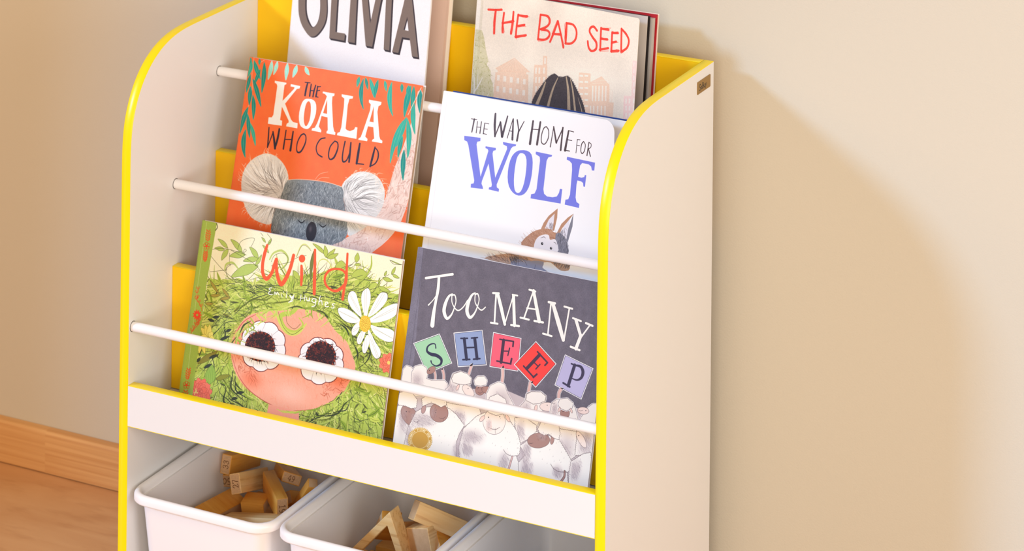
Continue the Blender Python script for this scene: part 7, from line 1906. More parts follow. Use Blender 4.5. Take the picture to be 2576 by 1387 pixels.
('P',213,'116 2061 135 1945 189 1834 268 1752 331 1711 377 1705 433 1722 495 1778 554 1863 584 1951 587 2053 573 2160 553 2276 505 2388 426 2478 329 2516 239 2495 155 2415 111 2299 104 2178',{'smooth':3}),
('P',213,'104 2067 124 1951 178 1840 257 1758 319 1717 366 1711 422 1728 484 1784 543 1869 573 1957 576 2059 562 2167 542 2282 494 2394 415 2484 318 2522 228 2501 144 2422 100 2305 93 2184',{'smooth':3}),
('P',214,'93 2072 113 1956 167 1845 246 1764 308 1722 355 1716 411 1733 473 1789 533 1874 562 1962 566 2064 551 2172 531 2287 483 2399 404 2490 307 2527 217 2507 133 2427 88 2310 82 2190',{'smooth':3}),
('P',213,'215 2022 240 1945 279 1878 350 1825 403 1853 443 1920 459 2006 456 2107 437 2223 401 2337 342 2423 293 2451 235 2398 201 2292 202 2139',{'smooth':3}),
('P',215,'241 2025 264 1953 303 1890 358 1835 402 1856 439 1919 455 2006 453 2107 433 2223 398 2336 342 2420 293 2445 246 2400 223 2295 227 2142',{'smooth':3}),
('P',213,'599 2567 707 2569 734 2546 627 2544'),
('P',213,'707 2569 722 2213 750 2190 734 2546'),
('P',213,'722 2213 734 1828 762 1805 750 2190'),
('P',213,'734 1828 891 1831 918 1808 762 1805'),
('P',213,'891 1831 889 1747 916 1724 918 1808'),
('P',213,'889 1747 645 1743 673 1721 916 1724'),
('P',213,'645 1743 627 2199 654 2176 673 1721'),
('P',213,'627 2199 599 2567 627 2544 654 2176'),
('P',213,'627 2544 734 2546 750 2190 762 1805 918 1808 916 1724 673 1721 654 2176'),
('P',214,'599 2567 707 2569 722 2213 734 1828 891 1831 889 1747 645 1743 627 2199'),
('L',.28,216,'599 2567 707 2569 722 2213 734 1828 891 1831 889 1747 645 1743 627 2199 599 2567',{'smooth':0,'al':.6}),
('P',213,'921 2561 1023 2562 1050 2539 949 2538'),
('P',213,'1023 2562 1035 2258 1062 2235 1050 2539'),
('P',213,'1035 2258 1059 1745 1086 1722 1062 2235'),
('P',213,'1059 1745 948 1743 976 1720 1086 1722'),
('P',213,'948 1743 935 2243 962 2221 976 1720'),
('P',213,'935 2243 921 2561 949 2538 962 2221'),
('P',213,'949 2538 1050 2539 1062 2235 1086 1722 976 1720 962 2221'),
('P',214,'921 2561 1023 2562 1035 2258 1059 1745 948 1743 935 2243'),
('L',.28,216,'921 2561 1023 2562 1035 2258 1059 1745 948 1743 935 2243 921 2561',{'smooth':0,'al':.6}),
('P',213,'1033 2576 1133 2582 1161 2559 1060 2553'),
('P',213,'1133 2582 1210 2283 1237 2260 1161 2559'),
('P',213,'1210 2283 1279 2005 1306 1982 1237 2260'),
('P',213,'1279 2005 1331 2300 1358 2277 1306 1982'),
('P',213,'1331 2300 1389 2600 1416 2577 1358 2277'),
('P',213,'1389 2600 1478 2604 1505 2581 1416 2577'),
('P',213,'1478 2604 1418 2313 1445 2290 1505 2581'),
('P',213,'1418 2313 1339 1742 1366 1720 1445 2290'),
('P',213,'1339 1742 1236 1741 1263 1718 1366 1720'),
('P',213,'1236 1741 1118 2270 1145 2247 1263 1718'),
('P',213,'1118 2270 1033 2576 1060 2553 1145 2247'),
('P',213,'1060 2553 1161 2559 1237 2260 1306 1982 1358 2277 1416 2577 1505 2581 1445 2290 1366 1720 1263 1718 1145 2247'),
('P',214,'1033 2576 1133 2582 1210 2283 1279 2005 1331 2300 1389 2600 1478 2604 1418 2313 1339 1742 1236 1741 1118 2270'),
('L',.28,216,'1033 2576 1133 2582 1210 2283 1279 2005 1331 2300 1389 2600 1478 2604 1418 2313 1339 1742 1236 1741 1118 2270 1033 2576',{'smooth':0,'al':.6}),
('P',213,'1494 2606 1583 2606 1610 2583 1521 2583'),
('P',213,'1583 2606 1590 2337 1617 2314 1610 2583'),
('P',213,'1590 2337 1614 1741 1641 1718 1617 2314'),
('P',213,'1614 1741 1526 1741 1553 1719 1641 1718'),
('P',213,'1526 1741 1499 2324 1526 2301 1553 1719'),
('P',213,'1499 2324 1494 2606 1521 2583 1526 2301'),
('P',213,'1521 2583 1610 2583 1617 2314 1641 1718 1553 1719 1526 2301'),
('P',214,'1494 2606 1583 2606 1590 2337 1614 1741 1526 1741 1499 2324'),
('L',.28,216,'1494 2606 1583 2606 1590 2337 1614 1741 1526 1741 1499 2324 1494 2606',{'smooth':0,'al':.6}),
('P',213,'1802 2467 1844 2489 1870 2466 1829 2444'),
('P',213,'1844 2489 1872 2477 1899 2454 1870 2466'),
('P',213,'1872 2477 1904 2382 1931 2359 1899 2454'),
('P',213,'1904 2382 2067 1730 2093 1708 1931 2359'),
('P',213,'2067 1730 1975 1728 2001 1705 2093 1708'),
('P',213,'1975 1728 1917 1931 1943 1908 2001 1705'),
('P',213,'1917 1931 1795 1925 1821 1902 1943 1908'),
('P',213,'1795 1925 1758 1734 1785 1711 1821 1902'),
('P',213,'1758 1734 1662 1731 1688 1709 1785 1711'),
('P',213,'1662 1731 1789 2366 1815 2343 1688 1709'),
('P',213,'1789 2366 1802 2467 1829 2444 1815 2343'),
('P',213,'1829 2444 1870 2466 1899 2454 1931 2359 2093 1708 2001 1705 1943 1908 1821 1902 1785 1711 1688 1709 1815 2343'),
('P',214,'1802 2467 1844 2489 1872 2477 1904 2382 2067 1730 1975 1728 1917 1931 1795 1925 1758 1734 1662 1731 1789 2366'),
('L',.28,216,'1802 2467 1844 2489 1872 2477 1904 2382 2067 1730 1975 1728 1917 1931 1795 1925 1758 1734 1662 1731 1789 2366 1802 2467',{'smooth':0,'al':.6}),
('P',213,'1853 2177 1813 2016 1895 2012'),
('P',215,'1860 2136 1833 2014 1891 2013'),
('L',.28,216,'93 2072 113 1956 167 1845 246 1764 308 1722 355 1716 411 1733 473 1789 533 1874 562 1962 566 2064 551 2172 531 2287 483 2399 404 2490 307 2527 217 2507 133 2427 88 2310 82 2190 93 2072',{'al':.6}),
('N',.02,2)],
 'bad': [
('P',217,'0 2601 68 2610 81 2442 70 1650 74 1294 -9 1323'),
('P',218,'0 2601 37 2606 50 2438 41 1310 -9 1323',{'al':.7}),
('P',219,'-3 2093 90 2095 129 2006 164 1874 208 1754 191 1699 253 1635 254 1551 294 1474 318 1336 568 1058 -116 950 -11 1344',{'al':.75,'grain':.55}),
('H','-3 2093 90 2095 129 2006 164 1874 208 1754 191 1699 253 1635 254 1551 294 1474 318 1336 568 1058 -116 950 -11 1344',900,3.11,.6,[220,221,222,223],-60,{'al':.6,'jit':1.5}),
('L',[.72,1.43,1.67],224,'20 1569 35 1445 40 1330/141 1540 93 1443 43 1362'),
('L',[.36,.84],225,'165 1402 165 1318/239 1376 228 1327/92 1370 100 1319/67 1639 84 1400'),
('L',.24,226,'81 2442 77 2030 70 1650 72 1314',{'al':.6}),
('P',227,'319 1633 791 1678 829 1102 304 1015',{'al':.9,'grain':.12}),
('P',227,'313 1678 575 1841 818 1707 356 1651',{'al':.9,'grain':.12}),
('P',227,'355 1661 760 1701 760 1676 349 1637',{'al':.9,'grain':.12}),
('P',227,'868 1805 1055 1824 1098 1147 867 1108',{'al':.9,'grain':.12}),
('P',227,'988 1928 1045 1932 1049 1821 987 1818',{'al':.9,'grain':.12}),
('P',227,'1523 1820 1692 1834 1728 1256 1536 1223',{'al':.9,'grain':.12}),
('P',227,'1695 1735 1854 1830 1978 1752 1988 1554 2056 1562 2054 1314 1717 1254',{'al':.9,'grain':.12}),
('P',228,'2295 2084 2359 2089 2391 1374 2210 1341 2197 1665 2308 1682',{'al':.8}),
('P',229,'345 1603 383 1607 385 1542 347 1538',{'al':.9}),
('P',229,'437 1606 476 1609 478 1545 440 1541',{'al':.9}),
('P',229,'531 1609 569 1612 572 1548 533 1544',{'al':.9}),
('P',229,'624 1612 663 1616 665 1551 627 1548',{'al':.9}),
('P',229,'718 1615 757 1619 759 1555 721 1551',{'al':.9}),
('P',229,'346 1473 384 1477 387 1413 349 1409',{'al':.9}),
('P',229,'439 1476 477 1480 480 1416 442 1412',{'al':.9}),
('P',229,'532 1479 570 1483 573 1419 535 1415',{'al':.9}),
('P',229,'626 1483 664 1487 667 1423 629 1419',{'al':.9}),
('P',229,'720 1486 758 1490 761 1426 722 1422',{'al':.9}),
('P',229,'348 1344 386 1348 388 1284 351 1280',{'al':.9}),
('P',229,'441 1347 479 1351 481 1287 443 1283',{'al':.9}),
('P',229,'534 1350 572 1354 575 1290 537 1286',{'al':.9}),
('P',229,'627 1354 666 1358 668 1294 630 1290',{'al':.9}),
('P',229,'721 1358 760 1362 762 1298 724 1294',{'al':.9}),
('P',229,'349 1215 387 1219 390 1154 352 1151',{'al':.9}),
('P',229,'442 1218 480 1222 483 1158 445 1154',{'al':.9}),
('P',229,'535 1222 574 1226 576 1162 538 1158',{'al':.9}),
('P',229,'629 1225 667 1229 670 1166 632 1161',{'al':.9}),
('P',229,'723 1229 761 1233 764 1170 725 1165',{'al':.9}),
('L',.36,229,'432 1626 439 1194/527 1640 534 1209/609 1653 616 1222/698 1667 705 1237',{'al':.6}),
('L',.3,229,'576 1831 366 1652/576 1831 429 1662/576 1831 492 1672/576 1831 556 1681/576 1831 619 1691/576 1831 683 1701/576 1831 747 1711',{'al':.6}),
('P',229,'884 1774 908 1776 909 1705 884 1704',{'al':.9}),
('P',229,'933 1782 957 1784 958 1713 933 1711',{'al':.9}),
('P',229,'999 1792 1024 1794 1024 1724 1000 1722',{'al':.9}),
('P',229,'893 1667 917 1668 918 1598 893 1596',{'al':.9}),
('P',229,'941 1674 966 1676 966 1606 942 1604',{'al':.9}),
('P',229,'1008 1685 1033 1687 1033 1617 1009 1615',{'al':.9}),
('P',229,'901 1559 926 1561 926 1491 902 1489',{'al':.9}),
('P',229,'950 1567 975 1569 975 1498 951 1497',{'al':.9}),
('P',229,'1017 1578 1041 1580 1042 1509 1017 1507',{'al':.9}),
('P',229,'910 1452 935 1454 935 1383 911 1381',{'al':.9}),
('P',229,'959 1460 983 1462 984 1391 959 1389',{'al':.9}),
('P',229,'1026 1471 1050 1472 1051 1402 1026 1400',{'al':.9}),
('P',229,'1006 1907 1029 1909 1032 1839 1006 1837',{'al':.9}),
('P',229,'1533 1794 1585 1798 1584 1777 1532 1773',{'al':.9}),
('P',229,'1606 1806 1659 1810 1658 1790 1605 1785',{'al':.9}),
('P',229,'1538 1725 1590 1729 1589 1709 1537 1704',{'al':.9}),
('P',229,'1612 1737 1664 1742 1663 1721 1611 1716',{'al':.9}),
('P',229,'1544 1656 1596 1661 1595 1640 1543 1635',{'al':.9}),
('P',229,'1618 1668 1670 1673 1669 1652 1617 1648',{'al':.9}),
('P',229,'1549 1587 1601 1592 1600 1571 1548 1567',{'al':.9}),
('P',229,'1623 1600 1675 1604 1674 1584 1622 1579',{'al':.9}),
('P',229,'1555 1518 1607 1523 1606 1503 1554 1498',{'al':.9}),
('P',229,'1629 1531 1681 1536 1680 1515 1628 1510',{'al':.9}),
('P',229,'1560 1450 1613 1455 1612 1434 1560 1429',{'al':.9}),
('P',229,'1634 1462 1686 1467 1685 1447 1633 1442',{'al':.9}),
('P',229,'1727 1700 1745 1701 1754 1526 1736 1525',{'al':.9}),
('P',229,'1772 1707 1790 1708 1799 1533 1781 1532',{'al':.9}),
('P',229,'1819 1715 1837 1716 1846 1541 1828 1540',{'al':.9}),
('P',229,'1869 1724 1888 1725 1897 1550 1878 1549',{'al':.9}),
('P',229,'1919 1732 1937 1733 1946 1559 1928 1557',{'al':.9}),
('P',229,'1713 1468 1731 1469 1740 1329 1721 1328',{'al':.9}),
('P',229,'1759 1476 1778 1477 1786 1338 1768 1336',{'al':.9}),
('P',229,'1816 1485 1835 1486 1843 1348 1825 1346',{'al':.9}),
('P',229,'1871 1495 1889 1496 1898 1357 1879 1356',{'al':.9}),
('P',229,'1924 1504 1942 1505 1951 1366 1933 1365',{'al':.9}),
('L',.36,229,'1721 1765 1949 1796/1723 1745 1951 1776/1725 1725 1952 1756',{'al':.7}),
('L',.3,227,'2024 1689 2025 1552/1989 1708 1999 1557/2100 1433 2112 1324'),
('P',229,'2223 1637 2246 1641 2248 1585 2225 1581',{'al':.8}),
('P',229,'2272 1645 2296 1649 2297 1594 2274 1590',{'al':.8}),
('P',229,'2335 1656 2358 1660 2360 1605 2336 1601',{'al':.8}),
('P',229,'2229 1557 2253 1561 2254 1506 2231 1502',{'al':.8}),
('P',229,'2279 1565 2302 1570 2304 1514 2280 1510',{'al':.8}),
('P',229,'2341 1576 2364 1580 2366 1525 2343 1521',{'al':.8}),
('P',229,'2236 1477 2259 1481 2261 1426 2237 1422',{'al':.8}),
('P',229,'2285 1486 2308 1490 2310 1435 2287 1431',{'al':.8}),
('P',229,'2347 1497 2371 1501 2373 1446 2349 1442',{'al':.8}),
('P',229,'2242 1397 2265 1402 2267 1346 2244 1342',{'al':.8}),
('P',229,'2291 1406 2315 1410 2317 1355 2293 1351',{'al':.8}),
('P',229,'2354 1417 2377 1421 2379 1366 2355 1362',{'al':.8}),
('P',229,'2248 1318 2272 1322 2274 1267 2250 1263',{'al':.8}),
('P',229,'2298 1327 2321 1331 2323 1276 2300 1272',{'al':.8}),
('P',229,'2360 1338 2383 1342 2385 1287 2362 1283',{'al':.8}),
('P',229,'2255 1238 2278 1243 2280 1187 2257 1183',{'al':.8}),
('P',229,'2304 1247 2327 1251 2329 1196 2306 1192',{'al':.8}),
('P',229,'2366 1258 2390 1263 2392 1208 2368 1204',{'al':.8}),
('P',230,'2306 2066 2327 2069 2327 2019 2305 2015',{'al':.8}),
('P',230,'2312 1991 2333 1994 2333 1944 2311 1940',{'al':.8}),
('P',230,'2318 1916 2339 1919 2339 1869 2317 1865',{'al':.8}),
('P',230,'2324 1841 2345 1845 2345 1794 2323 1790',{'al':.8}),
('P',230,'2330 1766 2351 1770 2351 1719 2329 1715',{'al':.8}),
('P',231,'861 1345 921 1484 1002 1596 1085 1697 1170 1747 1233 1720 1282 1722 1355 1751 1423 1716 1513 1613 1602 1490 1663 1347 1701 1201 826 1050',{'smooth':3}),
('H','861 1345 921 1484 1002 1596 1085 1697 1170 1747 1233 1720 1282 1722 1355 1751 1423 1716 1513 1613 1602 1490 1663 1347 1701 1201 826 1050',1500,1.91,.48,[232,233,234],-80,{'al':.7,'jit':1.2}),
('L',[1.67,4.06,5.26],235,'1045 1629 998 1492 933 1326 908 1167',{'rough':.25}),
('L',[.96,3.11,4.78],235,'1221 1709 1155 1559 1101 1344 1078 1144',{'rough':.25}),
('L',[1.67,4.3,5.5],235,'1341 1736 1382 1586 1410 1365 1430 1184',{'rough':.25}),
('L',[.72,2.63,4.06],235,'1395 1742 1445 1607 1501 1370 1529 1221',{'rough':.25}),
('L',[.36,1.2,1.67],235,'1530 1529 1594 1396 1631 1260',{'rough':.25}),
('L',[.6,.12],236,'861 1345 848 1352/872 1371 859 1378/883 1397 871 1404/894 1423 882 1430/905 1449 893 1456/916 1475 904 1482/930 1498 918 1505/945 1518 933 1526/961 1539 948 1547/976 1560 964 1567/991 1581 979 1588/1007 1601 994 1609/1022 1620 1010 1627/1037 1639 1025 1646/1053 1658 1041 1665/1068 1677 1056 1684/1084 1696 1071 1703/1100 1706 1087 1713/1115 1715 1103 1722/1131 1724 1119 1732/1147 1734 1135 1741/1163 1743 1150 1750/1176 1744 1164 1752/1188 1739 1176 1747/1200 1734 1188 1742/1212 1729 1200 1737/1224 1724 1211 1732/1235 1720 1246 1731/1244 1721 1255 1732/1253 1721 1264 1732/1262 1721 1273 1732/1271 1722 1282 1733/1280 1722 1291 1733/1293 1726 1304 1737/1307 1732 1317 1743/1320 1737 1331 1748/1334 1743 1345 1754/1348 1748 1359 1759/1361 1748 1372 1759/1374 1742 1385 1753/1386 1735 1397 1746/1399 1729 1410 1740/1412 1722 1423 1733/1425 1714 1436 1725/1442 1695 1453 1706/1458 1676 1469 1687/1475 1657 1486 1668/1492 1637 1503 1648/1509 1618 1519 1629/1525 1596 1536 1607/1542 1573 1553 1584/1558 1550 1569 1561/1575 1527 1586 1538/1591 1504 1602 1515/1606 1480 1617 1491/1617 1453 1628 1464/1629 1427 1640 1438/1640 1400 1651 1411/1652 1373 1663 1384/1663 1347 1674 1358'),
('L',2.58,237,'160 2350 258 2359 348 2374',{'smooth':4,'rough':.15}),
('L',[.36,.6,.36],238,'159 2351 257 2354 343 2368',{'smooth':4,'al':.95}),
('L',[.36,.6,.36],239,'161 2349 261 2355 359 2373',{'smooth':4,'al':.95}),
('L',[.36,.6,.36],240,'160 2348 256 2362 346 2388',{'smooth':4,'al':.95}),
('L',[.36,.6,.36],241,'152 2343 260 2353 342 2387',{'smooth':4,'al':.95}),
('L',.3,242,'156 2348 253 2358 348 2371',{'al':.6}),
('L',2.58,237,'264 2360 257 2214 261 2083',{'smooth':4,'rough':.15}),
('L',[.36,.6,.36],238,'265 2358 255 2206 256 2067',{'smooth':4,'al':.95}),
('L',[.36,.6,.36],239,'261 2355 246 2211 255 2079',{'smooth':4,'al':.95}),
('L',[.36,.6,.36],240,'277 2365 271 2220 276 2072',{'smooth':4,'al':.95}),
('L',[.36,.6,.36],241,'254 2357 243 2211 259 2076',{'smooth':4,'al':.95}),
('L',.3,242,'262 2364 260 2215 261 2082',{'al':.6}),
('L',2.58,237,'384 2342 377 2220 386 2111',{'smooth':4,'rough':.15}),
('L',[.36,.6,.36],238,'384 2345 376 2222 398 2109',{'smooth':4,'al':.95}),
('L',[.36,.6,.36],239,'389 2345 382 2222 409 2116',{'smooth':4,'al':.95}),
('L',[.36,.6,.36],240,'375 2345 366 2222 365 2098',{'smooth':4,'al':.95}),
('L',[.36,.6,.36],241,'383 2347 371 2233 392 2117',{'smooth':4,'al':.95}),
('L',.3,242,'379 2345 382 2220 388 2109',{'al':.6}),
('L',2.58,237,'519 2372 513 2240 501 2114',{'smooth':4,'rough':.15}),
('L',[.36,.6,.36],238,'512 2381 507 2248 488 2127',{'smooth':4,'al':.95}),
('L',[.36,.6,.36],239,'529 2360 529 2234 516 2106',{'smooth':4,'al':.95}),
('L',[.36,.6,.36],240,'513 2372 511 2242 498 2110',{'smooth':4,'al':.95}),
('L',[.36,.6,.36],241,'526 2378 518 2249 507 2121',{'smooth':4,'al':.95}),
('L',.3,242,'517 2376 514 2237 499 2115',{'al':.6}),
('L',2.58,237,'371 2219 528 2263',{'smooth':4,'rough':.15}),
('L',[.36,.6,.36],238,'371 2228 516 2274',{'smooth':4,'al':.95}),
('L',[.36,.6,.36],239,'378 2219 531 2267',{'smooth':4,'al':.95}),
('L',[.36,.6,.36],240,'366 2223 531 2243',{'smooth':4,'al':.95}),
('L',[.36,.6,.36],241,'367 2218 536 2264',{'smooth':4,'al':.95}),
('L',.3,242,'375 2226 531 2264',{'al':.6}),
('L',2.58,237,'589 2350 577 2207 574 2083',{'smooth':4,'rough':.15}),
('L',[.36,.6,.36],238,'587 2343 586 2207 562 2079',{'smooth':4,'al':.95}),
('L',[.36,.6,.36],239,'587 2342 574 2196 587 2057',{'smooth':4,'al':.95}),
('L',[.36,.6,.36],240,'598 2358 583 2209 574 2079',{'smooth':4,'al':.95}),
('L',[.36,.6,.36],241,'587 2336 577 2196 579 2076',{'smooth':4,'al':.95}),
('L',.3,242,'587 2351 580 2208 575 2082',{'al':.6}),
('L',2.58,237,'589 2343 720 2348',{'smooth':4,'rough':.15}),
('L',[.36,.6,.36],238,'588 2346 716 2332',{'smooth':4,'al':.95}),
('L',[.36,.6,.36],239,'588 2344 728 2364',{'smooth':4,'al':.95}),
('L',[.36,.6,.36],240,'588 2335 699 2327',{'smooth':4,'al':.95}),
('L',[.36,.6,.36],241,'602 2343 749 2348',{'smooth':4,'al':.95}),
('L',.3,242,'593 2340 725 2350',{'al':.6}),
('L',2.58,237,'592 2218 688 2244',{'smooth':4,'rough':.15}),
('L',[.36,.6,.36],238,'597 2202 697 2235',{'smooth':4,'al':.95}),
('L',[.36,.6,.36],239,'588 2213 696 2254',{'smooth':4,'al':.95}),
('L',[.36,.6,.36],240,'615 2218 714 2228',{'smooth':4,'al':.95}),
('L',[.36,.6,.36],241,'587 2216 673 2249',{'smooth':4,'al':.95}),
('L',.3,242,'588 2215 684 2245',{'al':.6}),
('L',2.58,237,'568 2086 637 2106 719 2128',{'smooth':4,'rough':.15}),
('L',[.36,.6,.36],238,'571 2070 640 2093 716 2116',{'smooth':4,'al':.95}),
('L',[.36,.6,.36],239,'562 2087 635 2110 712 2127',{'smooth':4,'al':.95}),
('L',[.36,.6,.36],240,'573 2098 643 2111 716 2128',{'smooth':4,'al':.95}),
('L',[.36,.6,.36],241,'570 2074 635 2094 714 2110',{'smooth':4,'al':.95}),
('L',.3,242,'569 2085 630 2103 718 2134',{'al':.6}),
('L',2.58,237,'911 2397 903 2256 896 2104',{'smooth':4,'rough':.15}),
('L',[.36,.6,.36],238,'908 2398 901 2261 894 2120',{'smooth':4,'al':.95}),
('L',[.36,.6,.36],239,'917 2400 909 2255 904 2095',{'smooth':4,'al':.95}),
('L',[.36,.6,.36],240,'908 2406 894 2261 895 2101',{'smooth':4,'al':.95}),
('L',[.36,.6,.36],241,'914 2393 906 2248 898 2099',{'smooth':4,'al':.95}),
('L',.3,242,'909 2397 905 2261 892 2104',{'al':.6}),
('L',2.58,237,'911 2397 1009 2394 1046 2345 1024 2284 925 2228',{'smooth':4,'rough':.15}),
('L',[.36,.6,.36],238,'924 2404 1022 2402 1060 2351 1039 2290 931 2234',{'smooth':4,'al':.95}),
('L',[.36,.6,.36],239,'910 2393 1011 2392 1046 2341 1025 2272 933 2206',{'smooth':4,'al':.95}),
('L',[.36,.6,.36],240,'911 2389 1005 2390 1039 2341 1022 2287 913 2224',{'smooth':4,'al':.95}),
('L',[.36,.6,.36],241,'915 2401 1019 2406 1047 2355 1034 2293 935 2244',{'smooth':4,'al':.95}),
('L',.3,242,'916 2402 1008 2397 1050 2345 1022 2289 928 2229',{'al':.6}),
('L',2.58,237,'938 2230 1036 2224 1057 2175 999 2119 896 2107',{'smooth':4,'rough':.15}),
('L',[.36,.6,.36],238,'936 2229 1043 2225 1058 2178 998 2121 897 2121',{'smooth':4,'al':.95}),
('L',[.36,.6,.36],239,'938 2214 1045 2214 1055 2159 1000 2108 899 2084',{'smooth':4,'al':.95}),
('L',[.36,.6,.36],240,'942 2231 1049 2227 1067 2170 1011 2113 904 2109',{'smooth':4,'al':.95}),
('L',[.36,.6,.36],241,'934 2235 1037 2227 1054 2181 995 2125 907 2109',{'smooth':4,'al':.95}),
('L',.3,242,'936 2232 1039 2227 1063 2171 994 2113 893 2102',{'al':.6}),
('L',2.58,237,'1168 2358 1120 2226 1072 2104',{'smooth':4,'rough':.15}),
('L',[.36,.6,.36],238,'1165 2347 1119 2223 1061 2094',{'smooth':4,'al':.95}),
('L',[.36,.6,.36],239,'1169 2348 1130 2218 1082 2099',{'smooth':4,'al':.95}),
('L',[.36,.6,.36],240,'1162 2347 1112 2220 1062 2099',{'smooth':4,'al':.95}),
('L',[.36,.6,.36],241,'1156 2369 1104 2233 1079 2110',{'smooth':4,'al':.95}),
('L',.3,242,'1163 2352 1127 2224 1067 2106',{'al':.6}),
('L',2.58,237,'1168 2358 1224 2211 1270 2068',{'smooth':4,'rough':.15}),
('L',[.36,.6,.36],238,'1165 2356 1220 2211 1277 2079',{'smooth':4,'al':.95}),
('L',[.36,.6,.36],239,'1166 2355 1220 2208 1269 2071',{'smooth':4,'al':.95}),
('L',[.36,.6,.36],240,'1171 2357 1227 2211 1284 2081',{'smooth':4,'al':.95}),
('L',[.36,.6,.36],241,'1172 2353 1220 2210 1276 2066',{'smooth':4,'al':.95}),
('L',.3,242,'1170 2360 1232 2210 1264 2066',{'al':.6}),
('L',2.58,237,'1103 2201 1220 2210',{'smooth':4,'rough':.15}),
('L',[.36,.6,.36],238,'1093 2203 1216 2227',{'smooth':4,'al':.95}),
('L',[.36,.6,.36],239,'1110 2200 1235 2215',{'smooth':4,'al':.95}),
('L',[.36,.6,.36],240,'1105 2205 1230 2201',{'smooth':4,'al':.95}),
('L',[.36,.6,.36],241,'1111 2199 1232 2207',{'smooth':4,'al':.95}),
('L',.3,242,'1099 2197 1222 2214',{'al':.6}),
('L',2.58,237,'1293 2356 1296 2232 1299 2119',{'smooth':4,'rough':.15}),
('L',[.36,.6,.36],238,'1267 2345 1281 2220 1272 2127',{'smooth':4,'al':.95}),
('L',[.36,.6,.36],239,'1307 2365 1311 2235 1309 2129',{'smooth':4,'al':.95}),
('L',[.36,.6,.36],240,'1285 2358 1284 2238 1303 2132',{'smooth':4,'al':.95}),
('L',[.36,.6,.36],241,'1299 2349 1302 2226 1306 2108',{'smooth':4,'al':.95}),
('L',.3,242,'1293 2352 1299 2231 1300 2117',{'al':.6}),
('L',2.58,237,'1293 2354 1391 2352 1445 2291 1443 2198 1383 2134 1299 2119',{'smooth':4,'rough':.15}),
('L',[.36,.6,.36],238,'1286 2344 1389 2353 1440 2288 1438 2193 1381 2128 1281 2115',{'smooth':4,'al':.95}),
('L',[.36,.6,.36],239,'1292 2346 1394 2352 1446 2285 1442 2193 1385 2130 1292 2114',{'smooth':4,'al':.95}),
('L',[.36,.6,.36],240,'1293 2352 1394 2349 1445 2291 1449 2201 1386 2133 1299 2117',{'smooth':4,'al':.95}),
('L',[.36,.6,.36],241,'1285 2351 1379 2346 1437 2286 1439 2197 1374 2136 1284 2120',{'smooth':4,'al':.95}),
('L',.3,242,'1294 2354 1388 2355 1445 2287 1443 2195 1385 2135 1296 2120',{'al':.6}),
('L',2.58,237,'1747 2338 1699 2374 1650 2357 1641 2306 1696 2248 1749 2200 1747 2128 1688 2093 1640 2126 1621 2195',{'smooth':4,'rough':.15}),
('L',[.36,.6,.36],238,'1736 2335 1691 2365 1638 2351 1633 2305 1688 2237 1746 2194 1739 2119 1682 2082 1632 2118 1617 2192',{'smooth':4,'al':.95}),
('L',[.36,.6,.36],239,'1739 2328 1689 2371 1645 2351 1635 2301 1689 2239 1738 2190 1739 2125 1689 2083 1635 2117 1621 2185',{'smooth':4,'al':.95}),
('L',[.36,.6,.36],240,'1755 2337 1707 2368 1661 2351 1645 2300 1701 2249 1756 2198 1759 2122 1698 2087 1646 2118 1621 2185',{'smooth':4,'al':.95}),
('L',[.36,.6,.36],241,'1745 2345 1701 2387 1646 2368 1638 2315 1698 2258 1750 2212 1746 2141 1695 2102 1640 2140 1614 2202',{'smooth':4,'al':.95}),
('L',.3,242,'1746 2339 1701 2375 1653 2356 1644 2307 1699 2248 1750 2200 1747 2127 1691 2095 1639 2126 1625 2196',{'al':.6}),
('L',2.58,237,'1804 2378 1807 2250 1811 2126',{'smooth':4,'rough':.15}),
('L',[.36,.6,.36],238,'1806 2376 1810 2247 1817 2108',{'smooth':4,'al':.95}),
('L',[.36,.6,.36],239,'1806 2380 1809 2257 1810 2123',{'smooth':4,'al':.95}),
('L',[.36,.6,.36],240,'1802 2383 1808 2252 1810 2115',{'smooth':4,'al':.95}),
('L',[.36,.6,.36],241,'1804 2380 1811 2251 1813 2136',{'smooth':4,'al':.95}),
('L',.3,242,'1803 2378 1810 2252 1809 2122',{'al':.6}),
('L',2.58,237,'1804 2371 1916 2374',{'smooth':4,'rough':.15}),
('L',[.36,.6,.36],238,'1799 2367 1909 2377',{'smooth':4,'al':.95}),
('L',[.36,.6,.36],239,'1796 2374 1908 2389',{'smooth':4,'al':.95}),
('L',[.36,.6,.36],240,'1823 2373 1947 2399',{'smooth':4,'al':.95}),
('L',[.36,.6,.36],241,'1800 2378 1919 2392',{'smooth':4,'al':.95}),
('L',.3,242,'1803 2374 1920 2375',{'al':.6}),
('L',2.58,237,'1813 2256 1905 2260',{'smooth':4,'rough':.15}),
('L',[.36,.6,.36],238,'1806 2259 1895 2252',{'smooth':4,'al':.95}),
('L',[.36,.6,.36],239,'1819 2270 1915 2269',{'smooth':4,'al':.95}),
('L',[.36,.6,.36],240,'1824 2252 1928 2261',{'smooth':4,'al':.95}),
('L',[.36,.6,.36],241,'1826 2266 1912 2276',{'smooth':4,'al':.95}),
('L',.3,242,'1820 2254 1905 2265',{'al':.6}),
('L',2.58,237,'1804 2127 1926 2165',{'smooth':4,'rough':.15}),
('L',[.36,.6,.36],238,'1800 2109 1932 2134',{'smooth':4,'al':.95}),
('L',[.36,.6,.36],239,'1796 2119 1924 2163',{'smooth':4,'al':.95}),
('L',[.36,.6,.36],240,'1789 2124 1916 2165',{'smooth':4,'al':.95}),
('L',[.36,.6,.36],241,'1795 2134 1909 2170',{'smooth':4,'al':.95}),
('L',.3,242,'1800 2127 1924 2164',{'al':.6}),
('L',2.58,237,'1970 2352 1972 2246 1975 2134',{'smooth':4,'rough':.15}),
('L',[.36,.6,.36],238,'1974 2356 1981 2257 1984 2136',{'smooth':4,'al':.95}),
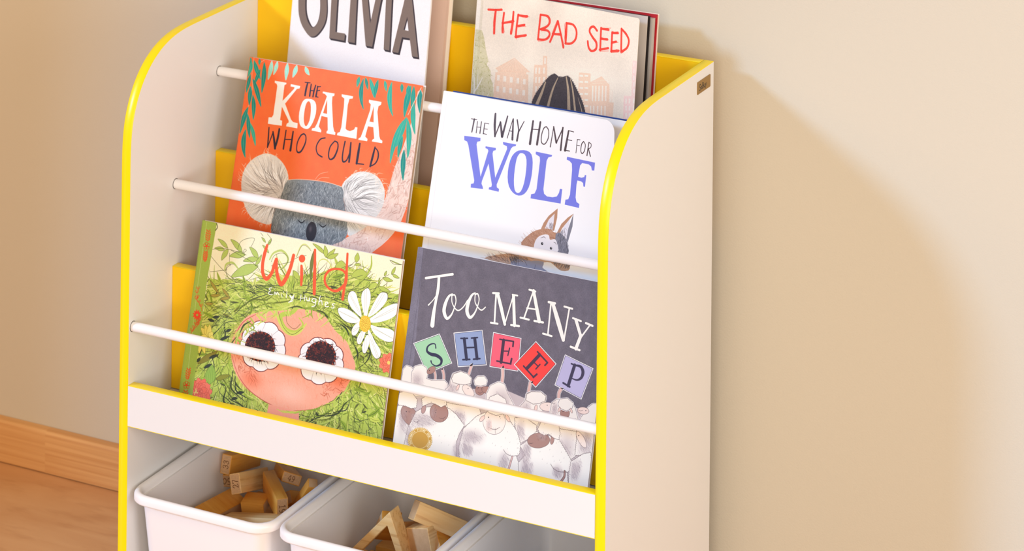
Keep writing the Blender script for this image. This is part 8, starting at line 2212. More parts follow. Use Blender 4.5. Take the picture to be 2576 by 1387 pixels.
('L',[.36,.6,.36],239,'1968 2367 1974 2256 1978 2141',{'smooth':4,'al':.95}),
('L',[.36,.6,.36],240,'1962 2349 1964 2241 1961 2128',{'smooth':4,'al':.95}),
('L',[.36,.6,.36],241,'1980 2354 1977 2247 1976 2136',{'smooth':4,'al':.95}),
('L',.3,242,'1971 2353 1975 2236 1974 2130',{'al':.6}),
('L',2.58,237,'1971 2347 2056 2358',{'smooth':4,'rough':.15}),
('L',[.36,.6,.36],238,'1979 2344 2075 2363',{'smooth':4,'al':.95}),
('L',[.36,.6,.36],239,'1967 2354 2060 2375',{'smooth':4,'al':.95}),
('L',[.36,.6,.36],240,'1978 2364 2056 2357',{'smooth':4,'al':.95}),
('L',[.36,.6,.36],241,'1968 2351 2055 2354',{'smooth':4,'al':.95}),
('L',.3,242,'1964 2348 2051 2357',{'al':.6}),
('L',2.58,237,'1973 2235 2037 2256',{'smooth':4,'rough':.15}),
('L',[.36,.6,.36],238,'1982 2237 2071 2254',{'smooth':4,'al':.95}),
('L',[.36,.6,.36],239,'1961 2237 2035 2268',{'smooth':4,'al':.95}),
('L',[.36,.6,.36],240,'1974 2242 2029 2247',{'smooth':4,'al':.95}),
('L',[.36,.6,.36],241,'1986 2243 2061 2257',{'smooth':4,'al':.95}),
('L',.3,242,'1977 2235 2042 2254',{'al':.6}),
('L',2.58,237,'1974 2138 2081 2160',{'smooth':4,'rough':.15}),
('L',[.36,.6,.36],238,'1956 2131 2059 2172',{'smooth':4,'al':.95}),
('L',[.36,.6,.36],239,'1985 2140 2094 2166',{'smooth':4,'al':.95}),
('L',[.36,.6,.36],240,'1967 2120 2079 2142',{'smooth':4,'al':.95}),
('L',[.36,.6,.36],241,'1963 2140 2083 2160',{'smooth':4,'al':.95}),
('L',.3,242,'1980 2134 2078 2162',{'al':.6}),
('L',2.58,237,'2104 2414 2111 2288 2118 2157',{'smooth':4,'rough':.15}),
('L',[.36,.6,.36],238,'2105 2424 2111 2292 2127 2151',{'smooth':4,'al':.95}),
('L',[.36,.6,.36],239,'2107 2420 2115 2281 2122 2163',{'smooth':4,'al':.95}),
('L',[.36,.6,.36],240,'2100 2412 2105 2283 2111 2137',{'smooth':4,'al':.95}),
('L',[.36,.6,.36],241,'2105 2427 2109 2300 2119 2167',{'smooth':4,'al':.95}),
('L',.3,242,'2100 2407 2113 2285 2115 2152',{'al':.6}),
('L',2.58,237,'2104 2414 2181 2360 2222 2296 2199 2211 2118 2155',{'smooth':4,'rough':.15}),
('L',[.36,.6,.36],238,'2097 2410 2181 2353 2217 2287 2196 2206 2124 2151',{'smooth':4,'al':.95}),
('L',[.36,.6,.36],239,'2104 2407 2177 2349 2218 2291 2196 2203 2119 2134',{'smooth':4,'al':.95}),
('L',[.36,.6,.36],240,'2098 2424 2184 2374 2219 2302 2192 2215 2112 2151',{'smooth':4,'al':.95}),
('L',[.36,.6,.36],241,'2104 2424 2182 2371 2220 2306 2199 2217 2143 2147',{'smooth':4,'al':.95}),
('L',.3,242,'2102 2411 2181 2359 2227 2296 2196 2208 2114 2154',{'al':.6}),
('N',.03,3),
('N',.05,120)],
}
PAL = [(190,204,100),(176,196,88),(196,210,110),(160,182,72),(214,220,128),(148,170,66),(206,214,104),(228,228,150),(62,70,46),(84,92,48),(52,60,52),(112,122,52),(212,218,118),(222,224,140),(176,192,84),(196,206,104),(158,172,70),(128,124,50),(70,78,52),(96,100,56),(186,204,112),(70,78,48),(74,80,50),(70,78,50),(54,60,54),(176,160,80),(70,66,40),(186,200,98),(70,78,46),(128,134,72),(66,72,44),(196,208,110),(249,176,150),(244,158,130),(252,190,166),(238,146,116),(240,128,92),(244,146,112),(252,196,176),(176,84,74),(249,170,146),(190,96,66),(214,120,90),(132,66,62),(246,246,248),(186,176,178),(74,40,42),(36,28,34),(150,72,56),(60,34,38),(120,56,48),(30,26,34),(168,84,58),(188,204,92),(206,214,110),(90,96,50),(110,112,60),(248,248,248),(160,160,110),(236,196,70),(200,150,50),(250,218,96),(254,142,114),(190,84,66),(244,132,104),(245,215,120),(240,226,120),(150,130,50),(238,226,120),(252,132,110),(186,80,66),(242,122,100),(240,225,130),(148,140,60),(80,80,40),(160,190,90),(90,110,50),(150,150,64),(70,70,40),(110,132,60),(70,76,60),(40,46,44),(168,190,92),(198,212,140),(80,90,44),(238,86,52),(214,96,44),(226,92,50),(248,104,62),(255,253,250),(132,128,142),(84,78,88),(100,94,104),(74,68,76),(250,242,233),(250,248,246),(60,54,66),(166,208,172),(62,60,84),(150,164,198),(248,246,244),(82,64,68),(222,186,178),(48,42,46),(247,106,124),(84,58,78),(248,78,70),(190,184,216),(74,66,92),(206,194,194),(245,238,230),(186,170,172),(160,144,150),(184,168,170),(198,186,188),(176,140,130),(50,38,42),(244,228,218),(242,214,204),(180,142,130),(244,226,216),(243,222,212),(190,156,150),(246,240,234),(245,232,222),(228,190,182),(184,148,138),(178,140,130),(120,104,106),(150,116,110),(160,126,120),(214,178,168),(222,190,180),(140,104,96),(150,114,106),(206,162,76),(246,232,200),(250,238,212),(236,212,200),(216,182,168),(206,170,156),(224,194,182),(250,232,224),(240,228,222),(180,150,140),(224,219,214),(222,222,218),(250,246,242),(255,252,250),(120,112,110),(90,84,84),(150,140,136),(255,235,220),(95,92,92),(120,118,118),(150,148,146),(140,147,150),(92,100,106),(196,204,206),(112,122,128),(214,220,220),(76,82,88),(165,174,178),(250,225,205),(250,215,190),(40,36,40),(58,48,50),(98,86,88),(240,190,165),(62,178,160),(150,205,150),(110,190,170),(38,160,148),(30,146,140),(160,222,205),(215,240,228),(225,240,225),(240,210,195),(252,246,242),(58,50,68),(222,220,222),(72,58,62),(130,136,224),(190,148,122),(228,224,230),(138,138,148),(226,224,232),(90,75,80),(160,112,86),(214,176,150),(140,98,76),(225,200,184),(104,104,114),(170,170,180),(84,84,92),(238,234,236),(255,255,255),(196,166,146),(160,160,176),(176,124,94),(208,160,128),(120,90,76),(228,190,160),(80,72,78),(70,74,84),(110,112,124),(96,90,96),(110,112,122),(86,88,98),(176,170,170),(170,130,110),(90,84,100),(50,42,46),(66,56,60),(134,118,108),(243,238,238),(176,160,148),(226,215,196),(244,238,228),(196,190,142),(172,166,104),(150,146,84),(206,200,158),(184,176,118),(238,232,222),(240,236,226),(170,160,120),(236,202,176),(244,208,200),(240,230,216),(248,224,216),(84,76,78),(58,52,54),(100,92,94),(72,66,68),(200,178,150),(70,62,64),(238,58,44),(240,60,48),(240,66,48),(240,72,48),(240,78,48),(246,150,130)]
ART_BG = {'olivia':(243,238,238),'koala':(252,122,68),'bad':(237,225,208),'wolf':(247,245,246),'wild':(248,238,206),'sheep':(116,110,120)}
def un(s_): return np.array([int(x) for x in s_.split()], float) / 10
def paint(k, w, h):
    """lay the print of one cover down in layers, coordinates in 0.1 mm from the lower left corner of the board"""
    p = Pic(w, h, ART_BG[k], seed=len(k))
    for o in ART[k]:
        kw = dict(o[-1]) if isinstance(o[-1], dict) else {}
        for c in ('mid', 'out', 'ol'):
            if c in kw: kw[c] = PAL[kw[c]]
        if o[0] == 'P':
            if 'holes' in kw: kw['holes'] = [un(q) for q in kw['holes']]
            p.poly(un(o[2]), PAL[o[1]], **kw)
        elif o[0] == 'L':
            for q in o[3].split('/'): p.line(un(q), o[1], PAL[o[2]], **kw)
        elif o[0] == 'D': p.dot(o[1], o[2], o[3], PAL[o[4]], **kw)
        elif o[0] == 'H':
            if 'avoid' in kw: kw['avoid'] = un(kw['avoid']).reshape(-1, 2)
            a = o[6] if isinstance(o[6], tuple) else -o[6]
            p.hair(un(o[1]), o[2], o[3], o[4], [PAL[c] for c in o[5]], a, **kw)
        elif o[0] == 'F': p.leaf(un(o[1]), o[2], o[3], PAL[o[4]], **kw)
        elif o[0] == 'W': p.wool(un(o[1]), o[2], PAL[o[3]], **kw)
        elif o[0] == 'N': p.noise(o[1], o[2])
    return np.clip((p.a - 0.5) * 1.10 + 0.445, 0.02, 0.945)

# ------------------------------------------------------------------ name plate
def img_mat(name, img, rough=0.35, spec=0.45, metal=0.0, bump=0.0):
    m = bpy.data.materials.new(name); m.use_nodes = True; nt = m.node_tree; b = nt.nodes['Principled BSDF']
    t = nt.nodes.new('ShaderNodeTexImage'); t.image = img; t.interpolation = 'Cubic'; t.extension = 'EXTEND'
    uv = nt.nodes.new('ShaderNodeUVMap'); nt.links.new(uv.outputs[0], t.inputs[0])
    nt.links.new(t.outputs[0], b.inputs['Base Color']); b.inputs['Roughness'].default_value = rough
    b.inputs['Specular IOR Level'].default_value = spec; b.inputs['Metallic'].default_value = metal
    return m
def to_image(name, a):
    h, w, _ = a.shape
    im = bpy.data.images.new(name, w, h, alpha=False)
    buf = np.ones((h, w, 4), np.float32); buf[..., :3] = np.clip(a, 0, 1)[::-1]
    im.pixels.foreach_set(buf.ravel()); im.update(); im.pack()
    return im

# ------------------------------------------------------------------ picture books
def surf(b, u, v=1e9):
    p, w = b['p'], b['w']; F = b['F'] * (1 if 'v0' not in b else min(1, max(.03, (v - b['v0']) / (b['h'] - b['v0']))))
    if F == 0: return u, 0.0
    t = [(i + 0.5) / 24 * u for i in range(24)]
    x = sum(math.sqrt(max(0, 1 - (F * p * (s / w) ** (p - 1) / w) ** 2)) for s in t) * u / 24
    return x, F * (u / w) ** p
def cover_mesh(name, b, parent, mats, thick, rad=(0, 0), n=24):
    """thin curved board, its fore-edge corners rounded"""
    w, h = b['w'], b['h']; us = [w * i / n for i in range(n + 1)]; r_t, r_b = rad
    if r_t or r_b: us = sorted(set([round(u, 6) for u in us] + [round(w - max(r_t, r_b) * (1 - math.sin(a * math.pi / 16)), 6) for a in range(9)]))
    rows = 12 if 'v0' in b else 1; vs_, uv = [], []
    cut = lambda r, u: 0 if (r == 0 or u <= w - r) else r - math.sqrt(max(0, r * r - (u - w + r) ** 2))
    for side in (0, 1):
        for u in us:
            v0, v1 = cut(r_b, u), h - cut(r_t, u)
            for k in range(rows + 1):
                v = v0 + (v1 - v0) * k / rows
                x, f = surf(b, u, v); e1 = surf(b, min(u + 1e-4, w), v); e0 = surf(b, max(u - 1e-4, 0), v)
                tx, ty = e1[0] - e0[0], -(e1[1] - e0[1]); l = math.hypot(tx, ty)
                vs_.append((x - ty / l * thick * side, -f + tx / l * thick * side, v)); uv.append((u / w, v / h))
    m = len(us); R = rows + 1; fs, mi = [], []
    F_ = lambda s, i, k: s * R * m + i * R + k
    for i in range(m - 1):
        for k in range(rows):
            fs.append((F_(0, i, k), F_(0, i + 1, k), F_(0, i + 1, k + 1), F_(0, i, k + 1))); mi.append(0)
            fs.append((F_(1, i, k + 1), F_(1, i + 1, k + 1), F_(1, i + 1, k), F_(1, i, k))); mi.append(1)
        for k in (0, rows): fs.append((F_(0, i, k), F_(1, i, k), F_(1, i + 1, k), F_(0, i + 1, k))); mi.append(1)
    for i in (0, m - 1):
        for k in range(rows): fs.append((F_(0, i, k), F_(0, i, k + 1), F_(1, i, k + 1), F_(1, i, k))); mi.append(1)
    o = mk(name, vs_, fs, mats, parent, midx=mi, uvs=uv)
    for p, q in zip(o.data.polygons, mi): p.use_smooth = rows > 1 and q == 0
    if rows > 1:
        try: o.data.set_sharp_from_angle(angle=math.radians(30))
        except Exception: pass
    return o
def book_root(name, b, **pr):
    s = b['s']; n = math.sqrt(1 + s * s); O = b['O']
    m = Matrix(((1, 0, 0, O[0]), (0, 1 / n, s / n, O[1]), (0, -s / n, 1 / n, O[2]), (0, 0, 0, 1)))
    return empty(name, None, m, **pr)
BK = dict(
 wild=dict(O=(.0368,.04966,-.037),s=.2513,w=.2765,h=.2134,F=0,p=1,th=.005),
 sheep=dict(O=(.3305,.04546,-.037),s=.2762,w=.247,h=.2317,F=0,p=1,th=.005),
 koala=dict(O=(.0488,.11287,.0754),s=.2712,w=.2435,h=.2814,F=0,p=1,th=.007),
 wolf=dict(O=(.3198,.1073,.0754),s=.2959,w=.247,h=.2808,F=.0421,p=2,v0=.04,th=.006),
 olivia=dict(O=(.0593,.23822,.188),s=.153,w=.22,h=.29,F=.0407,p=1,th=.012),
 bad=dict(O=(.3184,.243,.188),s=.13,w=.236,h=.2589,F=.0381,p=1.5,th=.012))
for b in BK.values():  # tip each book so that its lower back edge rests on the ledge
    s_ = b['s']; n_ = math.sqrt(1 + s_ * s_); d_ = s_ * b['th']; O_ = b['O']
    b['O'] = (O_[0], O_[1] + d_ * s_ / n_, O_[2] + d_ / n_); b['h'] -= d_
LBL = dict(
 wild='green picture book with a pink oval and two white flowers, left on the lowest rack',
 sheep='dark grey picture book of white sheep, right on the lowest rack',
 koala='orange picture book with a grey koala, left on the middle rack',
 wolf='white picture book with large blue letters, right on the middle rack',
 olivia='tall white hardback with grey block letters, left on the top rack',
 bad='beige picture book with scratchy red letters, right on the top rack')
ROUGH = dict(wild=.42, sheep=.5, koala=.45, wolf=.35, olivia=.55, bad=.45)
IMG = {}
for k, b in BK.items():
    IMG[k] = to_image('print_' + k, paint(k, b['w'] * 1000, b['h'] * 1000)) if k in ART else None
def stack(parent, name, w, h, y0, y1, m, n=7, jit=0.0006, z0=0.0015, z1=0.0015):
    """page block with slightly uneven leaves at the fore edge"""
    rnd = random.Random(hash(name + str(w)) % 1000 if False else int(w * 1e5)); vs_, fs = [], []
    for i in range(n):
        a = y0 + (y1 - y0) * i / n; c = y0 + (y1 - y0) * (i + 0.86) / n; e = w - rnd.random() * jit; t = h - z1 - rnd.random() * jit * 0.6
        o = len(vs_); vs_ += [(0.0006, a, z0), (e, a, z0), (e, c, z0), (0.0006, c, z0), (0.0006, a, t), (e, a, t), (e, c, t), (0.0006, c, t)]
        fs += [tuple(o + j for j in f) for f in ((0, 3, 2, 1), (4, 5, 6, 7), (0, 1, 5, 4), (1, 2, 6, 5), (2, 3, 7, 6), (3, 0, 4, 7))]
    return mk(name, vs_, fs, m, parent)
def paperback(k, edge, pages, inner=M_PAGEW, rad=(0, 0), spine=None):
    b = BK[k]; th = b['th']; w, h = b['w'], b['h']
    r = book_root('picture_book', b, label=LBL[k], category='book', group='picture books on the display racks')
    cm = img_mat('cover_print_' + k, IMG[k], ROUGH[k]) if IMG[k] else mat('cover_' + k, (200, 200, 200))
    if b['F'] == 0:
        cover_mesh('front_cover', b, r, [cm, edge], 0.0004, rad, n=1)
    else: cover_mesh('front_cover', b, r, [cm, inner], 0.0005, rad)
    stack(r, 'page_block', w - 0.0008, h, 0.0005, th - 0.0005, pages, n=6)
    box('back_cover', (0, th - 0.0004, 0), (w, th, h), edge, r)
    box('spine', (-0.0003, 0, 0), (0.0004, th, h), spine or edge, r)
    return r
M_FLY = mat('flyleaf_paper', (226, 196, 180), 0.75, 0.2)
M_GREY = mat('grey_endpaper', (196, 186, 178), 0.7, 0.2)
M_EDGEW = mat('white_cover_stock', (240, 236, 234), 0.6, 0.3)
M_CREAM = mat('cream_cover_stock', (238, 226, 208), 0.6, 0.3)
M_RED = mat('red_endpaper', (176, 24, 34), 0.6, 0.3)
M_BLUE = mat('blue_endpaper', (34, 66, 140), 0.6, 0.3)
M_GAP = mat('dark_gap', (44, 38, 38), 0.7, 0.2)
M_GREENC = mat('green_cover_stock', (168, 190, 92), 0.5, 0.3)
M_ORANGE = mat('orange_cover_stock', (240, 118, 66), 0.5, 0.3)
M_SLATE = mat('slate_cover_stock', (128, 124, 138), 0.5, 0.3)
M_PAGEB = mat('brown_page_edges', (206, 176, 150), 0.8, 0.2, bump=(1500, 0.3, 2))
paperback('wild', M_EDGEW, M_PAGEB, spine=M_GREENC)
paperback('sheep', M_EDGEW, M_PAGE, spine=M_SLATE)
paperback('koala', M_EDGEW, M_PAGEB, spine=M_ORANGE)

# white book with blue endpapers, its soft cover curling open
b = BK['wolf']; w, h = b['w'], b['h']
r = paperback('wolf', M_EDGEW, M_PAGEW, rad=(0.013, 0.013))
b2 = dict(b); b2['F'] = 0.004; b2['p'] = 2
e = cover_mesh('endpaper', b2, r, [M_PAGEW, M_BLUE], 0.0003); e.location = (0, 0.0006, 0.0006); e['label'] = 'white flyleaf with a blue reverse'
box('head_edge', (0.012, 0.0006, h - 0.0012), (w - 0.001, b['th'] - 0.0006, h + 0.0020), M_BLUE, r, label='blue printed top edge')

# tall hardback, front board swung open
b = BK['olivia']; w, h, th = b['w'], b['h'], b['th']
r = book_root('picture_book', b, label=LBL['olivia'], category='book', group='picture books on the display racks')
cover_mesh('front_cover', b, r, [img_mat('cover_print_olivia', IMG['olivia'], ROUGH['olivia']), M_EDGEW], 0.0024, n=2)
stack(r, 'page_block', w - 0.004, h - 0.004, 0.0030, th - 0.0026, M_FLY, n=9, jit=0.0005, z0=0.004)
box('back_cover', (0, th - 0.0024, 0), (w, th, h), M_CREAM, r, bev=0.0004)
box('spine', (-0.0012, 0.0002, 0), (0.0004, th, h), M_EDGEW, r, bev=0.0004)

# beige book standing slightly open
b = BK['bad']; w, h, th = b['w'], b['h'], b['th']
r = book_root('picture_book', b, label=LBL['bad'], category='book', group='picture books on the display racks')
cover_mesh('front_cover', b, r, [img_mat('cover_print_bad', IMG['bad'], ROUGH['bad']), M_CREAM], 0.0005, rad=(0.003, 0.003))
b2 = dict(b); b2['F'] = 0.010; b2['w'] = w - 0.005; b2['h'] = h - 0.002
cover_mesh('page', b2, r, [M_GREY, M_PAGE], 0.0004).location = (0, 0, 0.001)
b3 = dict(b2); b3['F'] = 0.006; b3['w'] = w - 0.004
cover_mesh('page', b3, r, [M_GAP, M_GAP], 0.0012).location = (0, 0, 0.001)  # dark sheet standing in for the shaded gap between the leaves
stack(r, 'page_block', w - 0.003, h - 0.003, 0.0012, th - 0.0035, M_GREY, n=6, jit=0.0006)
box('endpaper', (0.0005, th - 0.0028, 0.0008), (w - 0.0015, th - 0.0007, h - 0.0008), M_RED, r, label='dark red endpaper')
box('back_cover', (0, th - 0.0006, 0), (w, th, h), M_CREAM, r)
box('spine', (-0.0006, 0, 0), (0.0004, th, h), M_CREAM, r)

# ------------------------------------------------------------------ name plate on the side panel
pic = Pic(39, 14.6, (160, 126, 70), seed=3, res=14)
pic.noise(0.07, 1.5)
for pts in ([(9.3, 9.6), (7.4, 10.5), (5.8, 9.2), (6.6, 7.6), (8.6, 6.6), (9.2, 4.9), (7.6, 3.6), (5.6, 4.4)], [(11.6, 7.6), (10.6, 6.6), (10.6, 5.0), (11.8, 4.0), (13.0, 5.0), (13.0, 6.6), (11.6, 7.6)],
            [(14.6, 4), (14.6, 10.4)], [(14.6, 10.4), (17.4, 9.9), (17.4, 7.9), (14.8, 7.3)], [(14.8, 7.3), (18.0, 6.7), (17.8, 4.6), (14.6, 4)],
            [(19.4, 7.8), (19.4, 5.0), (20.8, 4.0), (22.2, 5.2)], [(22.2, 7.8), (22.2, 4.0)], [(23.6, 7.8), (25.0, 4.4)], [(26.6, 7.8), (25.0, 4.4), (23.9, 1.9)]):
    pic.line(pts, 1.25, (58, 40, 20), smooth=3)
for i in range(26): pic.line([(5.5 + i * 0.75, 1.6), (6.0 + i * 0.75, 1.6)], 0.35, (120, 92, 44), 0.6, smooth=0)
pl = []
def rrect(x0, y0, x1, y1, r, n=5):
    o = []
    for cx, cy, a0 in ((x1 - r, y1 - r, 0), (x0 + r, y1 - r, 90), (x0 + r, y0 + r, 180), (x1 - r, y0 + r, 270)):
        for i in range(n + 1): a = math.radians(a0 + 90 * i / n); o.append((cx + r * math.cos(a), cy + r * math.sin(a)))
    return o
q = rrect(0, 0, 0.039, 0.0146, 0.0014); n = len(q)
vs_ = [(0.0007, y, z) for y, z in q] + [(0, y, z) for y, z in q]
np_ = mk('name_plate', vs_, [tuple(range(n))] + [(i, n + i, n + (i + 1) % n, (i + 1) % n) for i in range(n)],
         [img_mat('plate_print', to_image('print_plate', pic.a), 0.35, metal=0.35)], uvs=[(y / 0.039, z / 0.0146) for y, z in q] * 2, label='small brass plate with dark lettering')
np_.parent = rp; np_.location = (WI + T, 0.244, 0.369)

# ------------------------------------------------------------------ storage bins
def storage_bin(x0, label):
    root = empty('storage_bin', (x0 + 0.0985, 0.135, -0.271), label=label, category='bin', group='white plastic bins under the bookcase')
    X0, X1, Y0, Y1 = -0.0985, 0.0985, -0.143, 0.143
    def loft(name, prof, r0, cap0, cap1):
        N = 7; vs_, fs = [], []
        for d, z in prof:
            r = max(0.006, r0 - d * 0.75)
            vs_ += [(x, y, z) for x, y in rrect(X0 + d, Y0 + d, X1 - d, Y1 - d, r, N)]
        n = 4 * (N + 1)
        for k in range(len(prof) - 1):
            for i in range(n): fs.append((k * n + i, k * n + (i + 1) % n, (k + 1) * n + (i + 1) % n, (k + 1) * n + i))
        if cap0: fs.append(tuple(range(n))[::-1])
        if cap1: fs.append(tuple((len(prof) - 1) * n + i for i in range(n)))
        o = mk(name, vs_, fs, M_PLASTIC, root, smooth=True)
        try: o.data.set_sharp_from_angle(angle=math.radians(50))
        except Exception: pass
        return o
    loft('bin_body', [(0.0270, 0.0), (0.0252, 0.0012), (0.0240, 0.004), (0.0100, 0.1385), (0.0125, 0.1386), (0.0262, 0.006), (0.0290, 0.0035)], 0.027, True, True)
    loft('rim', [(0.0098, 0.1368), (0.0026, 0.1366), (0.0010, 0.1370), (0.0001, 0.1380), (0.0, 0.1392), (0.0, 0.1432), (0.0005, 0.1452), (0.0018, 0.1470), (0.0036, 0.1480), (0.0055, 0.1480), (0.0072, 0.1470), (0.0086, 0.1448),
                 (0.0094, 0.1420), (0.0108, 0.1340), (0.0122, 0.1270), (0.0136, 0.1262)], 0.027, False, False)
    return root
storage_bin(0.0030, 'white plastic bin of numbered wooden blocks, leftmost under the bookcase')
storage_bin(0.2045, 'white plastic bin holding a wooden triangle and planks, middle one under the bookcase')
storage_bin(0.4060, 'empty looking white plastic bin, rightmost under the bookcase')

BLOCKS = [  # centre, rotation vector, size, number on the end face, reading axes, pale?, label
 ((0.0293, 0.2079, -0.1617), (1.057, 1.322, 1.04), (0.0751, 0.0233, 0.014), '33', (1, 1, 2, -1), 0, 'slim block with the number 33 on its end, at the back of the left bin'),
 ((0.0168, 0.1974, -0.179), (-1.637, -2.633, 0.031), (0.034, 0.0244, 0.015), '50', (1, -1, 2, 1), 0, 'slim block with the number 50 upside down, under block 33'),
 ((0.0639, 0.1722, -0.1668), (0.727, 1.149, 1.198), (0.0749, 0.0235, 0.0143), '27', (1, 1, 2, -1), 1, 'slim block with the number 27 on its end, leaning at the centre of left bin'),
 ((0.0946, 0.2102, -0.1671), (1.348, 2.655, -0.66), (0.075, 0.0239, 0.0125), '49', (1, 1, 2, -1), 0, 'slim block with the number 49 on its end, right of centre in left bin'),
 ((0.1142, 0.1497, -0.1641), (-1.208, -2.88, -0.038), (0.0752, 0.0144, 0.0257), '19', (2, 1, 1, 1), 0, 'slim block with the number 19 on its end, slanting to the front of left bin'),
 ((0.0861, 0.1503, -0.1806), (4.977, -1.114, 4.095), (0.0299, 0.0226, 0.0136), None, None, 0, 'short thick wooden block lying between the blocks numbered 27 and 19'),
 ((0.0464, 0.1266, -0.1901), (0.044, -5.572, 1.852), (0.025, 0.0705, 0.025), None, None, 0, 'broad plain orange wooden plank at the front left of the left bin'),
 ((0.1195, 0.1127, -0.1796), (-10.879, 1.962, -0.544), (0.112, 0.012, 0.02), None, None, 1, 'long pale grained plank lying along the front rim of the left bin'),
 ((0.1473, 0.1603, -0.1655), (-1.289, -3.446, 1.099), (0.0724, 0.012, 0.012), None, None, 0, 'plain wooden stick leaning against the right side of the left bin'),
 ((0.118, 0.1959, -0.1868), (1.716, 1.795, 0.095), (0.0457, 0.012, 0.0153), None, None, 0, 'small plain block lying low behind the block numbered 19'),
 ((0.3433, 0.1539, -0.1502), (2.406, 1.174, -0.505), (0.0856, 0.0158, 0.0222), None, None, 1, 'pale grained plank with a light end, topmost on the right side of the middle bin'),
 ((0.3265, 0.1345, -0.166), (-2.567, -2.137, -0.255), (0.0158, 0.0338, 0.0311), None, None, 1, 'upright wooden block standing beside the wooden triangle in the middle bin'),
 ((0.3468, 0.1563, -0.1764), (1.676, 1.618, 0.06), (0.0521, 0.012, 0.0245), None, None, 0, 'dark grained block lying under the pale topmost plank in the middle bin'),
 ((0.2689, 0.1518, -0.1693), (-2.35, -0.689, 0.483), (0.024, 0.0132, 0.0495), None, None, 0, 'plain wooden block behind the peak of the wooden triangle'),
 ((0.2884, 0.167, -0.1727), (1.789, 2.094, -0.176), (0.0497, 0.012, 0.0123), None, None, 0, 'small plain block wedged between the wooden triangle and the upright block'),
]

DIG = {'0': [[(.5, 0), (.12, .3), (.12, .7), (.5, 1), (.88, .7), (.88, .3), (.5, 0)]], '1': [[(.5, 1), (.5, 0)], [(.2, 0), (.8, 0)], [(.5, 1), (.25, .82)]],
       '2': [[(.12, .75), (.3, .97), (.65, .98), (.85, .75), (.7, .5), (.1, 0)], [(.1, .02), (.88, .04), (.9, .2)]],
       '3': [[(.12, .8), (.35, 1), (.7, .95), (.82, .75), (.65, .56), (.4, .53)], [(.4, .53), (.75, .48), (.88, .25), (.65, .02), (.3, 0), (.1, .2)]],
       '4': [[(.68, 0), (.68, 1), (.05, .3), (.95, .3)], [(.45, 0), (.9, 0)]], '5': [[(.85, .98), (.25, .98), (.18, .55), (.5, .62), (.85, .45), (.8, .12), (.45, -.02), (.1, .14)]],
       '7': [[(.12, .8), (.12, .97), (.9, .97), (.5, .4), (.38, 0)]], '9': [[(.85, .65), (.6, .42), (.25, .48), (.12, .72), (.35, .98), (.7, .96), (.88, .7), (.8, .3), (.5, .02), (.2, .06)]]}
def rv(w_):
    a = Vector(w_); t = a.length
    return Matrix.Rotation(t, 4, a / t) if t > 1e-9 else Matrix.Identity(4)
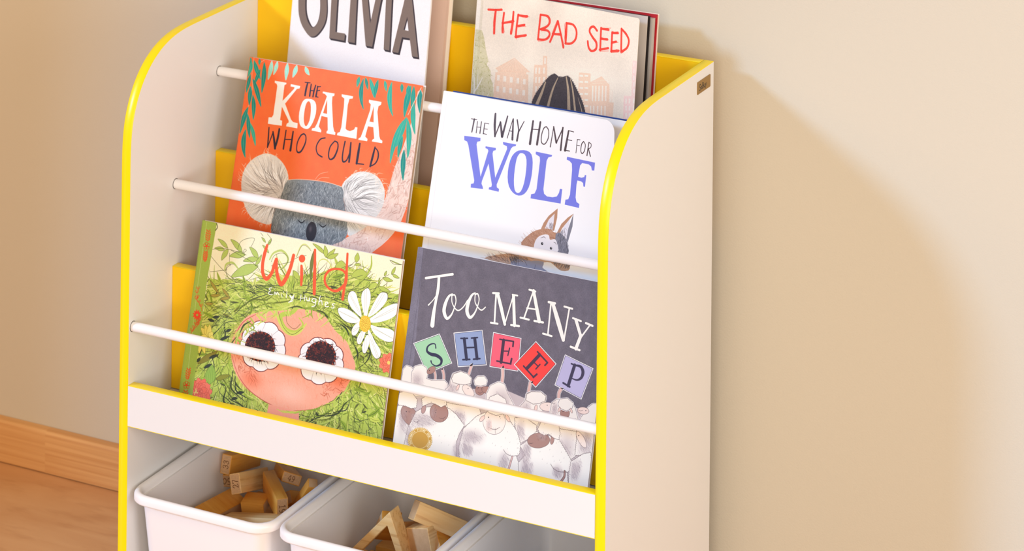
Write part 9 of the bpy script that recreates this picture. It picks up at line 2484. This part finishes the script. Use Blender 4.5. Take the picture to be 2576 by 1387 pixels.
def wooden_block(c, rvec, d, num, ax, pale, label):
    bm = bmesh.new(); bmesh.ops.create_cube(bm, size=1); bmesh.ops.scale(bm, vec=d, verts=bm.verts)
    bmesh.ops.bevel(bm, geom=bm.edges[:], offset=0.0011, segments=2, affect='EDGES', profile=0.5)
    me = bpy.data.meshes.new('wooden_block'); bm.to_mesh(me); bm.free()
    me.materials.append(M_BLOCKP if pale else M_BLOCK); me.materials.append(M_END)
    for p in me.polygons:
        p.use_smooth = True
        if abs(p.normal.x) > 0.95: p.material_index = 1
    try: me.set_sharp_from_angle(angle=math.radians(35))
    except Exception: pass
    o = link('wooden_block', me, label=label, category='block', group='wooden blocks in the bins')
    o.matrix_world = Matrix.Translation(c) @ rv(rvec)
    if num:
        a, sa, b_, sb = ax; wr, hu = d[a] - 0.0024, d[b_] - 0.0024
        pic = Pic(wr * 1000, hu * 1000, (216, 170, 124), seed=int(num), res=12)
        pic.noise(0.08, 6); pic.noise(0.05, 2.5)
        W_, H_ = wr * 1000, hu * 1000; s_ = min(H_ * 0.62, W_ * 0.36 / 0.62)
        for i, ch in enumerate(num):
            for st in DIG[ch]:
                pic.line([(W_ / 2 + (i - 1) * s_ * 0.72 + s_ * 0.05 + x * s_ * 0.6, H_ / 2 - s_ / 2 + y * s_) for x, y in st], s_ * 0.11, (112, 66, 34), 0.92, smooth=4)
        x = -d[0] / 2 - 0.00005
        def P3(u, v):
            p = [x, 0, 0]; p[a] = sa * u * wr / 2; p[b_] = sb * v * hu / 2; return tuple(p)
        k = [P3(-1, -1), P3(1, -1), P3(1, 1), P3(-1, 1)]
        mk('number_face', k, [(0, 1, 2, 3)], img_mat('number_' + num, to_image('print_number_' + num, pic.a), 0.6, 0.3), o, uvs=[(0, 0), (1, 0), (1, 1), (0, 1)], label='pale end grain branded with ' + num)
    return o
M_END = mat('end_grain', (228, 186, 138), 0.7, 0.25, bump=(600, 0.15, 3), vary=(150, (206, 160, 112)))
for a_ in BLOCKS: wooden_block(*a_)
for bx, nm in ((0.1035, 'left'), (0.305, 'middle')):
    for i in range(2):
        for j in range(3):
            s_ = 0.060
            o = box('wooden_cube', (-s_ / 2, -s_ / 2, 0), (s_ / 2, s_ / 2, s_), M_BLOCK, bev=0.0015, label='large plain wooden cube at the bottom of the %s bin' % nm, category='block', group='cubes at the bottom of the %s bin' % nm)
            o.location = (bx - 0.034 + i * 0.068, 0.062 + j * 0.07, -0.2674)
# hollow triangle
def tri_frame():
    A = Vector((0.293, -0.132)); L = 0.092
    B_ = A + L * Vector((math.cos(math.radians(227)), math.sin(math.radians(227)))); C_ = A + L * Vector((math.cos(math.radians(293)), math.sin(math.radians(293))))
    g = (A + B_ + C_) / 3; inn = [g + (p - g) * 0.67 for p in (A, B_, C_)]
    vs_ = []
    for y in (0.112, 0.134):
        for p in (A, B_, C_, *inn): vs_.append((p.x, y, p.y))
    fs = []
    for i in range(3):
        j = (i + 1) % 3
        fs += [(i, j, 3 + j, 3 + i), (6 + i, 9 + i, 9 + j, 6 + j), (i, 6 + i, 6 + j, j), (3 + i, 3 + j, 9 + j, 9 + i)]
    o = mk('wooden_triangle', vs_, fs, M_BLOCKP, label='hollow wooden triangle frame standing point up in the middle bin', category='block')
    bm = bmesh.new(); bm.from_mesh(o.data); bmesh.ops.recalc_face_normals(bm, faces=bm.faces)
    bmesh.ops.bevel(bm, geom=bm.edges[:], offset=0.0007, segments=1, affect='EDGES'); bm.to_mesh(o.data); bm.free()
tri_frame()
